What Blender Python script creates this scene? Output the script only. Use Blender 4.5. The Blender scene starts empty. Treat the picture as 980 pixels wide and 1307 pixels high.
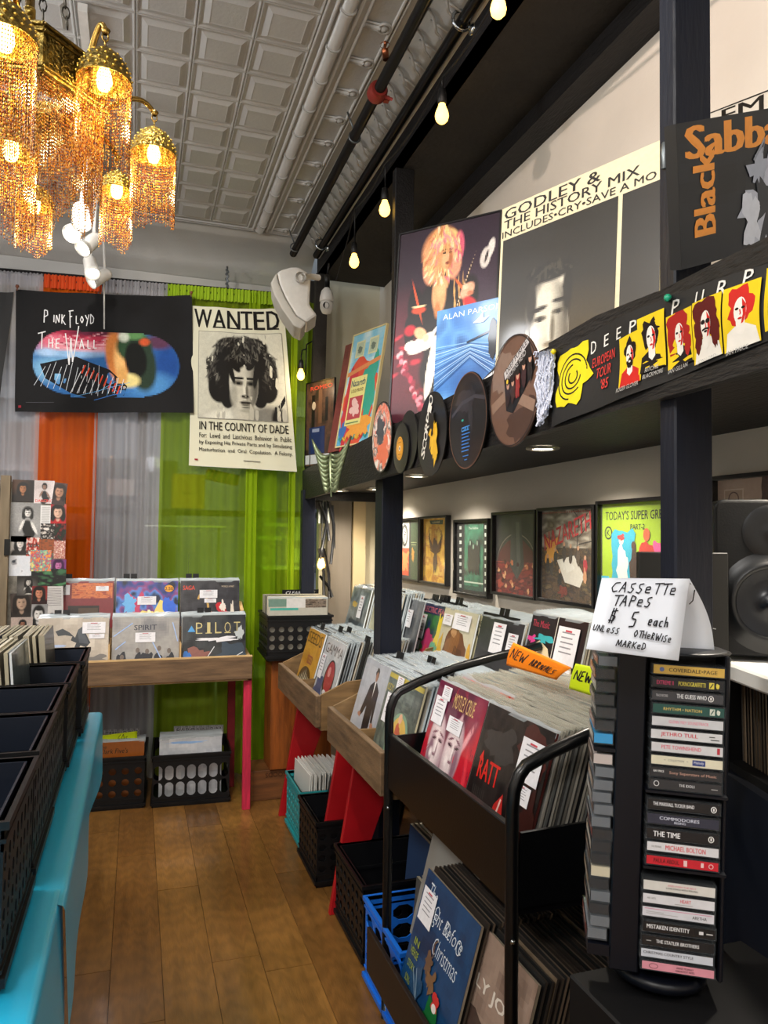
import bpy, math, random
from mathutils import Vector, Matrix, Euler, noise as mnoise
PI=math.pi; R=math.radians
SC=bpy.context.scene; COL=SC.collection
random.seed(7)
# ------------------------------------------------------------------ camera
FPX=950.; CH=1.37; YAW=R(18.35); PIT=R(2.2); ROL=R(0.7)
_F=Vector((math.sin(YAW)*math.cos(PIT),math.cos(YAW)*math.cos(PIT),math.sin(PIT)))
_R0=Vector((math.cos(YAW),-math.sin(YAW),0)); _U0=_R0.cross(_F)
_R=_R0*math.cos(ROL)+_U0*math.sin(ROL); _U=_U0*math.cos(ROL)-_R0*math.sin(ROL)
_O=Vector((0,0,CH))
def ray(x,y): return _F+_R*((x-490)/FPX)-_U*((y-653.5)/FPX)
def at(x,y,X=None,Y=None,Z=None,D=None):
    """point of the room seen at a pixel, on the plane X=, Y=, Z= or at view depth D"""
    r=ray(x,y)
    if X is not None: t=X/r.x
    elif Y is not None: t=Y/r.y
    elif Z is not None: t=(Z-CH)/r.z
    else: t=D
    return _O+r*t
cd=bpy.data.cameras.new('camera'); cam=bpy.data.objects.new('camera',cd); COL.objects.link(cam)
cd.sensor_fit='HORIZONTAL'; cd.sensor_width=36; cd.lens=36*FPX/980; cd.clip_start=.02
M3=Matrix((_R,_U,-_F)).transposed(); cam.matrix_world=Matrix.Translation(_O)@M3.to_4x4()
SC.camera=cam
# ------------------------------------------------------------------ world and lights
w=bpy.data.worlds.new('World'); SC.world=w; w.use_nodes=True
nt=w.node_tree; nt.nodes['Background'].inputs[0].default_value=(.50,.58,.68,1); nt.nodes['Background'].inputs[1].default_value=1.1
SC.view_settings.view_transform='Standard'; SC.view_settings.look='None'; SC.view_settings.exposure=0.30; SC.view_settings.gamma=1
SC.cycles.transparent_max_bounces=24
def area(name,loc,rot,size,power,col,sy=None,spread=None):
    l=bpy.data.lights.new(name,'AREA'); l.energy=power; l.color=col; l.size=size
    if sy: l.shape='RECTANGLE'; l.size_y=sy
    if spread: l.spread=spread
    o=bpy.data.objects.new(name,l); COL.objects.link(o); o.location=loc; o.rotation_euler=rot; return o
def spot(name,loc,tgt,power,col,ang=60,blend=.5,rad=.03):
    l=bpy.data.lights.new(name,'SPOT'); l.energy=power; l.color=col; l.spot_size=R(ang); l.spot_blend=blend; l.shadow_soft_size=rad
    o=bpy.data.objects.new(name,l); COL.objects.link(o); o.location=loc
    o.rotation_euler=(Vector(tgt)-Vector(loc)).to_track_quat('-Z','Y').to_euler(); return o
def point(name,loc,power,col,rad=.02):
    l=bpy.data.lights.new(name,'POINT'); l.energy=power; l.color=col; l.shadow_soft_size=rad
    o=bpy.data.objects.new(name,l); COL.objects.link(o); o.location=loc; return o
WARM=(1,.78,.52); NEU=(1,.93,.84); COOL=(.90,.95,1)
area('added_overhead_fill',(-1.3,-.9,3.05),(0,0,0),.9,38,NEU,.5)  # unseen area lights added overhead to light the shop
area('added_overhead_fill',(-1.5,1.6,3.05),(0,0,0),.8,30,NEU,.4)
for q in ((-1.2,2.6,2.72),(-1.1,1.2,2.72),(-1.0,-.6,2.6),(.2,-1.6,2.5)): point('added_fill_point',q,25,(.93,.96,1),.12)  # unseen point lights added to brighten the tin ceiling, no lamps modelled
area('added_overhead_fill',(.2,-1.3,3.05),(0,0,0),.6,12,NEU,.4)
spot('track_light_beam',(-.15,1.55,2.92),(.86,3.1,.9),70,NEU,70,.7)
spot('track_light_beam',(-.25,2.6,2.92),(.15,4.3,2.0),55,NEU,75,.7)
spot('track_light_beam',(-.15,2.2,2.92),(.1,4.1,.9),45,NEU,60,.7)
spot('track_light_beam',(.40,1.25,3.08),(1.43,1.7,2.35),34,(1,.80,.68),100,.5,.010)
spot('track_light_beam',(-.35,.6,2.92),(1.0,1.7,1.9),40,NEU,50,.6)
spot('track_light_beam',(-.1,.3,2.92),(.75,1.15,1.1),9,NEU,50,.7)
# ------------------------------------------------------------------ colour, materials
def lin(c):
    if isinstance(c,str):
        c=c.lstrip('#'); c=c if len(c)==6 else ''.join(k*2 for k in c); c=[int(c[i:i+2],16)/255 for i in (0,2,4)]
    return tuple((v/12.92 if v<=.04045 else ((v+.055)/1.055)**2.4) for v in c[:3])
MATS={}
def mat(name,col=None,rough=.5,metal=0,attr=False,noise=0,nscale=20,bump=0,bscale=60,coat=0,spec=.5,emit=0,emc=None,stretch=(1,1,1),sheen=0,wear=None,trans=0):
    if name in MATS: return MATS[name]
    m=bpy.data.materials.new(name); m.use_nodes=True; n=m.node_tree.nodes; L=m.node_tree.links
    b=n['Principled BSDF']; b.inputs['Roughness'].default_value=rough; b.inputs['Metallic'].default_value=metal
    b.inputs['Specular IOR Level'].default_value=spec; b.inputs['Coat Weight'].default_value=coat; b.inputs['Coat Roughness'].default_value=.08
    src=None
    if attr:
        a=n.new('ShaderNodeAttribute'); a.attribute_name='Col'; src=a.outputs['Color']
    else:
        c=lin(col); b.inputs['Base Color'].default_value=(*c,1)
        rgb=n.new('ShaderNodeRGB'); rgb.outputs[0].default_value=(*c,1); src=rgb.outputs[0]
    g=n.new('ShaderNodeNewGeometry'); mp=n.new('ShaderNodeMapping'); mp.inputs['Scale'].default_value=stretch
    L.new(g.outputs['Position'],mp.inputs['Vector'])
    if noise:
        t=n.new('ShaderNodeTexNoise'); t.inputs['Scale'].default_value=nscale; t.inputs['Detail'].default_value=6; L.new(mp.outputs[0],t.inputs['Vector'])
        r=n.new('ShaderNodeMapRange'); r.inputs['From Min'].default_value=.3; r.inputs['From Max'].default_value=.7
        r.inputs['To Min'].default_value=1-noise; r.inputs['To Max'].default_value=1+noise; L.new(t.outputs['Fac'],r.inputs['Value'])
        mx=n.new('ShaderNodeVectorMath'); mx.operation='SCALE'; L.new(src,mx.inputs[0]); L.new(r.outputs[0],mx.inputs['Scale']); src=mx.outputs[0]
    L.new(src,b.inputs['Base Color'])
    if bump:
        t=n.new('ShaderNodeTexNoise'); t.inputs['Scale'].default_value=bscale; t.inputs['Detail'].default_value=4; L.new(mp.outputs[0],t.inputs['Vector'])
        bp=n.new('ShaderNodeBump'); bp.inputs['Strength'].default_value=bump; bp.inputs['Distance'].default_value=.01
        L.new(t.outputs['Fac'],bp.inputs['Height']); L.new(bp.outputs[0],b.inputs['Normal'])
    if emit:
        b.inputs['Emission Color'].default_value=(*lin(emc or col),1); b.inputs['Emission Strength'].default_value=emit
    if trans:
        b.inputs['Transmission Weight'].default_value=trans
    MATS[name]=m; return m
def sheer(name,col,fac,trl=.5):
    if name in MATS: return MATS[name]
    m=bpy.data.materials.new(name); m.use_nodes=True; n=m.node_tree.nodes; L=m.node_tree.links
    for x in list(n):
        if x.type!='OUTPUT_MATERIAL': n.remove(x)
    out=[x for x in n if x.type=='OUTPUT_MATERIAL'][0]
    d=n.new('ShaderNodeBsdfDiffuse'); t=n.new('ShaderNodeBsdfTranslucent'); tr=n.new('ShaderNodeBsdfTransparent')
    c=(*lin(col),1); d.inputs[0].default_value=c; t.inputs[0].default_value=c; tr.inputs[0].default_value=(*[min(1,.35+.65*v/max(lin(col))) for v in lin(col)],1)
    a=n.new('ShaderNodeMixShader'); a.inputs[0].default_value=trl; L.new(d.outputs[0],a.inputs[1]); L.new(t.outputs[0],a.inputs[2])
    b=n.new('ShaderNodeMixShader'); 
    tx=n.new('ShaderNodeTexNoise'); tx.inputs['Scale'].default_value=9; g=n.new('ShaderNodeNewGeometry'); mp=n.new('ShaderNodeMapping'); mp.inputs['Scale'].default_value=(3,3,.15)
    L.new(g.outputs['Position'],mp.inputs[0]); L.new(mp.outputs[0],tx.inputs['Vector'])
    r=n.new('ShaderNodeMapRange'); r.inputs['To Min'].default_value=fac-.15; r.inputs['To Max'].default_value=min(1,fac+.15); L.new(tx.outputs['Fac'],r.inputs['Value'])
    L.new(r.outputs[0],b.inputs[0]); L.new(tr.outputs[0],b.inputs[1]); L.new(a.outputs[0],b.inputs[2]); L.new(b.outputs[0],out.inputs[0])
    MATS[name]=m; return m
def plastic_film(name,col,opac,rough=.12):
    if name in MATS: return MATS[name]
    m=bpy.data.materials.new(name); m.use_nodes=True; n=m.node_tree.nodes; L=m.node_tree.links; b=n['Principled BSDF']
    b.inputs['Base Color'].default_value=(*lin(col),1); b.inputs['Roughness'].default_value=rough; b.inputs['Specular IOR Level'].default_value=.8
    out=[x for x in n if x.type=='OUTPUT_MATERIAL'][0]; tr=n.new('ShaderNodeBsdfTransparent'); mx=n.new('ShaderNodeMixShader'); mx.inputs[0].default_value=opac
    L.new(tr.outputs[0],mx.inputs[1]); L.new(b.outputs[0],mx.inputs[2]); L.new(mx.outputs[0],out.inputs[0])
    MATS[name]=m; return m
PRINT=mat('printed_paper',attr=True,rough=.38,coat=.25,noise=.05,nscale=90)
COVER=mat('printed_card_in_plastic',attr=True,rough=.3,coat=.55,noise=.06,nscale=60,bump=.12,bscale=14)
CLOTHP=mat('printed_cloth',attr=True,rough=.8,noise=.07,nscale=30,bump=.25,bscale=7,spec=.3)
SLV=mat('record_jackets',attr=True,rough=.45,coat=.2)
FILM=plastic_film('clear_sleeve_film','#c4ced4',.42); FILMG=plastic_film('dull_sleeve_film','#b4b3a6',.42)
WHITEP=mat('painted_tin','#b4b3b0',rough=.3,noise=.05,nscale=3,bump=.12,bscale=90)
WALLM=mat('painted_plaster','#cfc9bf',rough=.75,noise=.04,nscale=4,bump=.1,bscale=80)
BLKW=mat('black_painted_wood','#131214',spec=.35,rough=.55,noise=.35,nscale=14,bump=.35,bscale=50,stretch=(3,.6,3))
BLKS=mat('black_painted_soffit','#211d18',rough=.8,noise=.3,nscale=9,bump=.3,bscale=40)
POSTM=mat('black_painted_post','#0b1120',spec=.35,rough=.45,noise=.2,nscale=9,bump=.15,bscale=60,stretch=(2,2,.3))
BLKMET=mat('black_powder_coated_steel','#060709',spec=.35,rough=.33,coat=.15,bump=.04,bscale=200)
BLKPL=mat('black_plastic','#0a0b0e',spec=.35,rough=.45,noise=.1,nscale=30)
NAVYPL=mat('dark_navy_plastic','#121a28',rough=.4)
TEALPL=mat('teal_plastic','#1f8f95',rough=.4); BLUEPL=mat('blue_plastic','#1668cf',rough=.4)
WOODF=mat('aged_board','#665038',rough=.6,noise=.4,nscale=7,bump=.25,bscale=60,stretch=(8,1,8))
WOODB=mat('aged_board_cross','#6f563d',rough=.6,noise=.35,nscale=7,bump=.25,bscale=60,stretch=(1,8,8))
PLY=mat('pale_plywood','#c9a877',rough=.6,noise=.2,nscale=12); PLYB=mat('brown_plywood','#7c613f',rough=.6,noise=.3,nscale=9,stretch=(1,6,6))
PINE=mat('stained_pine','#8a4a16',rough=.5,noise=.45,nscale=5,bump=.15,bscale=40,stretch=(7,7,.8))
PINEH=mat('stained_pine_crate','#6f4420',rough=.6,noise=.4,nscale=5,bump=.15,bscale=40,stretch=(1,1,8))
REDP=mat('red_painted_board','#a00914',rough=.45,noise=.12,nscale=8)
PINKP=mat('pink_red_painted_leg','#c02345',rough=.6,noise=.25,nscale=18,stretch=(6,6,.7))
DREDP=mat('dark_red_painted_leg','#7a0f1a',rough=.6,noise=.2,nscale=18)
BRASS=mat('aged_pierced_brass','#8a7438',rough=.34,metal=.9,noise=.5,nscale=45,bump=1.0,bscale=70)
BRASSP=mat('polished_brass','#a08040',rough=.25,metal=1,noise=.2,nscale=30)
CHROME=mat('galvanised_steel','#aab0b4',rough=.25,metal=1); GREYM=mat('grey_steel','#6c7276',rough=.4,metal=.8)
WHT=mat('white_plastic','#d9d7d2',rough=.4,noise=.05,nscale=40); PAPER=mat('white_paper','#dde2ec',rough=.7)
# ------------------------------------------------------------------ mesh builder
class MB:
    def __init__(s): s.v=[];s.f=[];s.c=[];s.s=[];s.m=[]
    def add(s,vs,fs,col=None,sm=False,mi=0):
        k=len(s.v); s.v+= [Vector(v) for v in vs]
        for f in fs: s.f.append([i+k for i in f]); s.c.append(col); s.s.append(sm); s.m.append(mi)
        return s
    def box(s,lo,hi,col=None,M=None,mi=0):
        x0,y0,z0=lo;x1,y1,z1=hi
        vs=[Vector(p) for p in ((x0,y0,z0),(x1,y0,z0),(x1,y1,z0),(x0,y1,z0),(x0,y0,z1),(x1,y0,z1),(x1,y1,z1),(x0,y1,z1))]
        if M: vs=[M@v for v in vs]
        return s.add(vs,[(0,3,2,1),(4,5,6,7),(0,1,5,4),(1,2,6,5),(2,3,7,6),(3,0,4,7)],col,False,mi)
    def cb(s,c,d,col=None,M=None,mi=0):
        return s.box([c[i]-d[i]/2 for i in range(3)],[c[i]+d[i]/2 for i in range(3)],col,M,mi)
    def tube(s,pts,r,n=8,col=None,caps=True,r2=None,mi=0):
        pts=[Vector(p) for p in pts]; k=len(s.v); N=len(pts); up=None
        for i,p in enumerate(pts):
            t=(pts[min(i+1,N-1)]-pts[max(i-1,0)]).normalized()
            if up is None or abs(up.dot(t))>.98: up=Vector((0,0,1)) if abs(t.z)<.9 else Vector((1,0,0))
            a=t.cross(up).normalized(); b=a.cross(t).normalized(); up=b
            rr=(r if r2 is None else r+(r2-r)*i/(N-1)) if not isinstance(r,(list,tuple)) else r[i]
            for j in range(n):
                an=2*PI*j/n; s.v.append(p+a*(rr*math.cos(an))+b*(rr*math.sin(an)))
        for i in range(N-1):
            for j in range(n):
                s.f.append([k+i*n+j,k+i*n+(j+1)%n,k+(i+1)*n+(j+1)%n,k+(i+1)*n+j]); s.c.append(col); s.s.append(True); s.m.append(mi)
        if caps:
            for q in (0,N-1):
                s.f.append([k+q*n+j for j in range(n)][::(1 if q==0 else -1)]); s.c.append(col); s.s.append(False); s.m.append(mi)
        return s
    def lathe(s,prof,c=(0,0,0),n=20,col=None,M=None,mi=0):
        """prof: (r,z) pairs"""
        k=len(s.v); c=Vector(c)
        for r,z in prof:
            for j in range(n):
                v=Vector((r*math.cos(2*PI*j/n),r*math.sin(2*PI*j/n),z)); 
                if M: v=M@v
                s.v.append(v+c)
        for i in range(len(prof)-1):
            for j in range(n):
                s.f.append([k+i*n+j,k+i*n+(j+1)%n,k+(i+1)*n+(j+1)%n,k+(i+1)*n+j]); s.c.append(col); s.s.append(True); s.m.append(mi)
        return s
    def prism(s,pts,vec,col=None,mi=0):
        pts=[Vector(p) for p in pts]; vec=Vector(vec); n=len(pts)
        return s.add(pts+[p+vec for p in pts],[list(range(n)),list(range(n,2*n))[::-1]]+[[i,i+n,(i+1)%n+n,(i+1)%n] for i in range(n)],col,False,mi)
    def grid(s,fn,nu,nv,col=None,sm=True,mi=0):
        k=len(s.v)
        for j in range(nv+1):
            for i in range(nu+1): s.v.append(Vector(fn(i/nu,j/nv)))
        for j in range(nv):
            for i in range(nu):
                a=k+j*(nu+1)+i; s.f.append([a,a+1,a+nu+2,a+nu+1]); s.c.append(col(( i+.5)/nu,(j+.5)/nv) if callable(col) else col); s.s.append(sm); s.m.append(mi)
        return s
    def mesh(s,name,mats):
        me=bpy.data.meshes.new(name); me.from_pydata([tuple(v) for v in s.v],[],s.f)
        if not isinstance(mats,(list,tuple)): mats=[mats]
        for m in mats: me.materials.append(m)
        me.polygons.foreach_set('use_smooth',s.s)
        if len(mats)>1: me.polygons.foreach_set('material_index',s.m)
        if any(c is not None for c in s.c):
            ca=me.color_attributes.new('Col','FLOAT_COLOR','CORNER'); buf=[]
            for f,c in zip(s.f,s.c):
                c=c or (.5,.5,.5); buf+=[c[0],c[1],c[2],1.]*len(f)
            ca.data.foreach_set('color',buf)
        me.update(); return me
def wm(o):
    m=o.matrix_basis.copy()
    while o.parent: o=o.parent; m=o.matrix_basis@m
    return m
def build(mb,name,m,parent=None,local=False,bev=0,label=None,cat=None,group=None,kind=None,seg=1,base=True):
    """link as one mesh object; vertices given in room coordinates unless local"""
    if parent is not None and not local:
        I=wm(parent).inverted(); mb.v=[I@v for v in mb.v]
    loc=None
    if parent is None and not local and base and mb.v:
        xs=[v.x for v in mb.v];ys=[v.y for v in mb.v];zs=[v.z for v in mb.v]
        loc=Vector(((min(xs)+max(xs))/2,(min(ys)+max(ys))/2,min(zs))); mb.v=[v-loc for v in mb.v]
    o=bpy.data.objects.new(name,mb.mesh(name,m)); COL.objects.link(o); o.parent=parent
    if loc is not None: o.location=loc
    if bev:
        b=o.modifiers.new('bevel','BEVEL'); b.width=bev; b.segments=seg; b.limit_method='ANGLE'
    tag(o,label,cat,group,kind); return o
def tag(o,label=None,cat=None,group=None,kind=None):
    if label: o['label']=label
    if cat: o['category']=cat
    if group: o['group']=group
    if kind: o['kind']=kind
    return o
def thing(name,label,cat,loc=(0,0,0),rz=0,group=None,rot=None):
    o=bpy.data.objects.new(name,None); COL.objects.link(o); o.location=loc; o.rotation_euler=rot or (0,0,rz); o.empty_display_size=.05
    return tag(o,label,cat,group)
def copy_tree(o,parent=None):
    c=o.copy(); COL.objects.link(c); c.parent=parent
    for ch in o.children: copy_tree(ch,c)
    return c
# ------------------------------------------------------------------ flat printed art
_tc={}
def glyphs(s,off=0,shear=0,res=2):
    k=(s,off,shear,res)
    if k not in _tc:
        c=bpy.data.curves.new('t','FONT'); c.body=s; c.offset=off; c.shear=shear; c.resolution_u=res; c.fill_mode='FRONT'; c.size=1
        o=bpy.data.objects.new('t',c); COL.objects.link(o); dg=bpy.context.evaluated_depsgraph_get(); me=bpy.data.meshes.new_from_object(o.evaluated_get(dg))
        vs=[(v.co.x,v.co.y) for v in me.vertices]; fs=[list(p.vertices) for p in me.polygons]
        bpy.data.objects.remove(o); bpy.data.curves.remove(c); bpy.data.meshes.remove(me)
        if not vs: vs=[(0,0)]; fs=[]
        x0=min(v[0] for v in vs);x1=max(v[0] for v in vs);y0=min(v[1] for v in vs);y1=max(v[1] for v in vs)
        _tc[k]=([(x-x0,y-y0) for x,y in vs],fs,x1-x0 or 1,y1-y0 or 1)
    return _tc[k]
def vn(x,y,seed=0): return mnoise.noise(Vector((x,y,seed*7.31)))
class Art:
    """flat print in the unit square, u to the right, v up; asp = width/height"""
    def __init__(s,asp=1): s.asp=asp; s.it=[]; s.l=0
    def _a(s,vs,fs,cols): s.it.append((vs,fs,cols,s.l)); s.l+=1; return s
    def poly(s,pts,c): return s._a(list(pts),[list(range(len(pts)))],lin(c))
    def rect(s,x0,y0,x1,y1,c): return s.poly([(x0,y0),(x1,y0),(x1,y1),(x0,y1)],c)
    def ell(s,cx,cy,rx,ry,c,n=18,rot=0,circ=False):
        if circ: ry=rx*s.asp
        ca,sa=math.cos(rot),math.sin(rot)
        return s.poly([(cx+rx*math.cos(t)*ca-ry*math.sin(t)*sa,cy+rx*math.cos(t)*sa+ry*math.sin(t)*ca) for t in [2*PI*i/n for i in range(n)]],c)
    def rag(s,cx,cy,rx,ry,c,seed=0,amp=.35,n=26):
        return s.poly([(cx+rx*q*math.cos(t),cy+ry*q*math.sin(t)) for t,q in [(2*PI*i/n,1+amp*vn(2.2*math.cos(2*PI*i/n)+i*.13,2.2*math.sin(2*PI*i/n),seed)*1.6) for i in range(n)]],c)
    def ring(s,cx,cy,rx,ry,wd,c,n=24,a0=0,a1=2*PI):
        pts=[(cx+rx*math.cos(a0+(a1-a0)*i/n),cy+ry*math.sin(a0+(a1-a0)*i/n)) for i in range(n+1)]; return s.line(pts,wd,c)
    def line(s,pts,wd,c):
        vs=[];fs=[]
        for i,(x,y) in enumerate(pts):
            x0,y0=pts[max(i-1,0)];x1,y1=pts[min(i+1,len(pts)-1)]
            dx=(x1-x0)*s.asp;dy=y1-y0;L=math.hypot(dx,dy) or 1; nx=-dy/L*wd/2/s.asp;ny=dx/L*wd/2
            vs+=[(x+nx,y+ny),(x-nx,y-ny)]
            if i: k=2*i; fs.append([k-2,k-1,k+1,k])
        return s._a(vs,fs,lin(c))
    def lines(s,segs,wd,c):
        vs=[];fs=[]
        for pts in segs:
            for i in range(len(pts)-1):
                (x0,y0),(x1,y1)=pts[i],pts[i+1]; dx=(x1-x0)*s.asp;dy=y1-y0;L=math.hypot(dx,dy) or 1; nx=-dy/L*wd/2/s.asp;ny=dx/L*wd/2; k=len(vs)
                vs+=[(x0+nx,y0+ny),(x0-nx,y0-ny),(x1-nx,y1-ny),(x1+nx,y1+ny)]; fs.append([k,k+1,k+2,k+3])
        return s._a(vs,fs,lin(c))
    def text(s,t,cx,cy,h,c,w=None,rot=0,bold=.0,shear=0,al='c',res=2):
        fat=max(0,bold); vs,fs,W,H=glyphs(t,min(0,bold),shear,res); W=W+2*fat*H; sc=h/H; sw=(w/W if w else sc/s.asp)
        if fat>0:
            n0=len(vs); v2=[];f2=[]; many=[]
            for k,dx in enumerate((0,.7*fat*H,1.4*fat*H,2*fat*H) if fat>.02 else (0,2*fat*H)): many.append([(x+dx,y) for x,y in vs])
            if many:
                ox={'c':-W/2,'l':0,'r':-W}[al]; ca,sa=math.cos(rot),math.sin(rot)
                for vv in many: s._a([(cx+((x+ox)*sw*s.asp*ca-(y-H/2)*sc*sa)/s.asp,cy+(x+ox)*sw*s.asp*sa+(y-H/2)*sc*ca) for x,y in vv],fs,lin(c))
                return s
        ox={'c':-W/2,'l':0,'r':-W}[al]; ca,sa=math.cos(rot),math.sin(rot); out=[]
        for x,y in vs:
            X=(x+ox)*sw*s.asp; Y=(y-H/2)*sc; out.append((cx+(X*ca-Y*sa)/s.asp,cy+X*sa+Y*ca))
        return s._a(out,fs,lin(c))
    def noise(s,pal,n=24,seed=0,f=4,x0=0,y0=0,x1=1,y1=1,con=1.6):
        n=int(n*2.6); pal=[lin(p) for p in pal]; vs=[];fs=[];cs=[]
        for j in range(n+1):
            for i in range(n+1): vs.append((x0+(x1-x0)*i/n,y0+(y1-y0)*j/n))
        for j in range(n):
            for i in range(n):
                a=j*(n+1)+i; fs.append([a,a+1,a+n+2,a+n+1])
                q=.5+con*.5*(vn(i/n*f,j/n*f,seed)+.5*vn(i/n*f*2.3+9,j/n*f*2.3,seed)); q=max(0,min(.9999,q))*(len(pal)-1); k=int(q); t=q-k
                cs.append(tuple(pal[k][z]*(1-t)+pal[min(k+1,len(pal)-1)][z]*t for z in range(3)))
        return s._a(vs,fs,cs)
    def sticker(s,x,y,w,h,red=True):
        s.rect(x,y,x+w,y+h,'#e4e4ea')
        n=5; s.lines([[(x+w*.2,y+h*(.85-.13*i)),(x+w*(.8-.07*(i%2)),y+h*(.85-.13*i))] for i in range(n)],h*.035,'#8a8a92')
        if red: s.lines([[(x+w*.35,y+h*.9),(x+w*.65,y+h*.9)]],h*.05,'#c04050')
        return s
    def build(s,fn,name,m,parent=None,local=True,gap=.00013,**kw):
        """fn(u,v,d): point of the print, d outwards"""
        mb=MB(); gap=min(gap,.005/(s.l+1)) if s.l else gap
        for vs,fs,c,l in s.it:
            k=len(mb.v); d=gap*(l+1); mb.v+=[Vector(fn(u,v,d)) for u,v in vs]
            for q,f in enumerate(fs): mb.f.append([i+k for i in f]); mb.c.append(c[q] if isinstance(c,list) else c); mb.s.append(False); mb.m.append(0)
        return build(mb,name,m,parent,local=local,**kw)
import numpy as np
class Soft:
    """small soft-edged picture: a grid of flat coloured cells"""
    def __init__(s,n,m,bg): s.n=n;s.m=m;s.c=np.empty((m,n,3));s.c[:]=lin(bg); x=(np.arange(n)+.5)/n; y=(np.arange(m)+.5)/m; s.X,s.Y=np.meshgrid(x,y)
    def mix(s,a,col): a=np.clip(a,0,1)[...,None]; s.c=s.c*(1-a)+np.array(lin(col))*a; return s
    def ell(s,cx,cy,rx,ry,col,soft=.25,rot=0,al=1):
        dx=s.X-cx;dy=s.Y-cy; ca,sa=math.cos(rot),math.sin(rot); u=(dx*ca+dy*sa)/rx; v=(-dx*sa+dy*ca)/ry; d=np.sqrt(u*u+v*v); return s.mix((1-d)/soft*.5*al+.5*al*(d<1)*0+0 if False else np.clip((1-d)/soft+.5,0,1)*al,col)
    def half(s,px,py,nx,ny,col,soft=.05,al=1,mask=None):
        d=((s.X-px)*nx+(s.Y-py)*ny)/soft; a=np.clip(d+.5,0,1)*al
        if mask is not None: a=a*mask
        return s.mix(a,col)
    def m_ell(s,cx,cy,rx,ry,soft=.2): d=np.sqrt(((s.X-cx)/rx)**2+((s.Y-cy)/ry)**2); return np.clip((1-d)/soft+.5,0,1)
    def hair(s,cx,cy,rx,ry,cols,n,seed,wd=.012,L=.08,a0=0,a1=2*PI,q0=.3):
        rn=random.Random(seed)
        for _ in range(n):
            t=rn.uniform(a0,a1);q=rn.uniform(q0,1); x=cx+rx*q*math.cos(t);y=cy+ry*q*math.sin(t); s.ell(x,y,wd*rn.uniform(.5,1.2),L*rn.uniform(.5,1.2),rn.choice(cols),.6,rn.uniform(-.7,.7)+(.5 if x>cx else -.5),.8)
        return s
    def speck(s,amt,seed=1): r=np.random.RandomState(seed); s.c=np.clip(s.c*(1+amt*(r.rand(s.m,s.n,1)-.5)),0,1); return s
    def to(s,a,x0=0,y0=0,x1=1,y1=1):
        n,m=s.n,s.m; vs=[(x0+(x1-x0)*i/n,y0+(y1-y0)*j/m) for j in range(m+1) for i in range(n+1)]; fs=[[j*(n+1)+i,j*(n+1)+i+1,(j+1)*(n+1)+i+1,(j+1)*(n+1)+i] for j in range(m) for i in range(n)]
        a._a(vs,fs,[tuple(float(q) for q in c) for c in s.c.reshape(-1,3)]); return a
def quadfn(TL,TR,BR,BL):
    TL,TR,BR,BL=[Vector(p) for p in (TL,TR,BR,BL)]; n=(TR-TL).cross(TL-BL).normalized()
    return lambda u,v,d=0: (BL*(1-u)+BR*u)*(1-v)+(TL*(1-u)+TR*u)*v + n*d
def head(a,cx,cy,s,skin,hair,cloth=None,long=True,seed=0,shade=None,ink='#15110f',curls=0):
    k=1/a.asp
    if cloth: a.poly([(cx-1.5*s*k,cy-2.3*s),(cx-1.25*s*k,cy-1.3*s),(cx-.4*s*k,cy-.95*s),(cx+.4*s*k,cy-.95*s),(cx+1.25*s*k,cy-1.3*s),(cx+1.5*s*k,cy-2.3*s)],cloth)
    a.rag(cx,cy+.12*s,(1.0 if long else .78)*s*k,(1.15 if long else .95)*s,hair,seed,.25)
    if long: a.rag(cx-.75*s*k,cy-.7*s,.42*s*k,.8*s,hair,seed+1,.3); a.rag(cx+.75*s*k,cy-.7*s,.42*s*k,.8*s,hair,seed+2,.3)
    rnd=random.Random(seed)
    a.poly([(cx-.25*s*k,cy-1.3*s),(cx-.28*s*k,cy-.5*s),(cx+.28*s*k,cy-.5*s),(cx+.25*s*k,cy-1.3*s)],shade or skin)
    a.ell(cx,cy-.1*s,.58*s*k,.8*s,skin)
    if shade: a.poly([(cx+.08*s*k,cy+.5*s),(cx+.42*s*k,cy+.42*s),(cx+.57*s*k,cy-.1*s),(cx+.42*s*k,cy-.65*s),(cx+.1*s*k,cy-.88*s),(cx+.16*s*k,cy-.3*s)],shade)
    a.poly([(cx-.6*s*k,cy+.25*s),(cx-.35*s*k,cy+.5*s),(cx,cy+.35*s),(cx+.35*s*k,cy+.5*s),(cx+.6*s*k,cy+.25*s),(cx+.45*s*k,cy+.85*s),(cx-.45*s*k,cy+.85*s)],hair)
    for q in (-1,1):
        a.ell(cx+q*.24*s*k,cy+.02*s,.12*s*k,.05*s,ink,10); a.line([(cx+q*.1*s*k,cy+.14*s),(cx+q*.4*s*k,cy+.17*s)],.06*s,ink)
    a.poly([(cx-.03*s*k,cy),(cx+.07*s*k,cy-.28*s),(cx-.09*s*k,cy-.3*s)],shade or hair)
    a.ell(cx,cy-.5*s,.2*s*k,.055*s,ink if shade is None else '#3a2a28',10)
    if curls:
        for i in range(curls):
            t=rnd.uniform(-.35,PI+.35); q=rnd.uniform(.75,1.18); x=cx+q*s*k*math.cos(t)*1.0; y=cy+.1*s+q*s*1.1*math.sin(t)
            a.ring(x,y,.14*s*k,.12*s,.022*s,rnd.choice(['#6b6762','#8d8880','#3b3936']),8,rnd.uniform(0,6),rnd.uniform(3,9))
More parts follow.
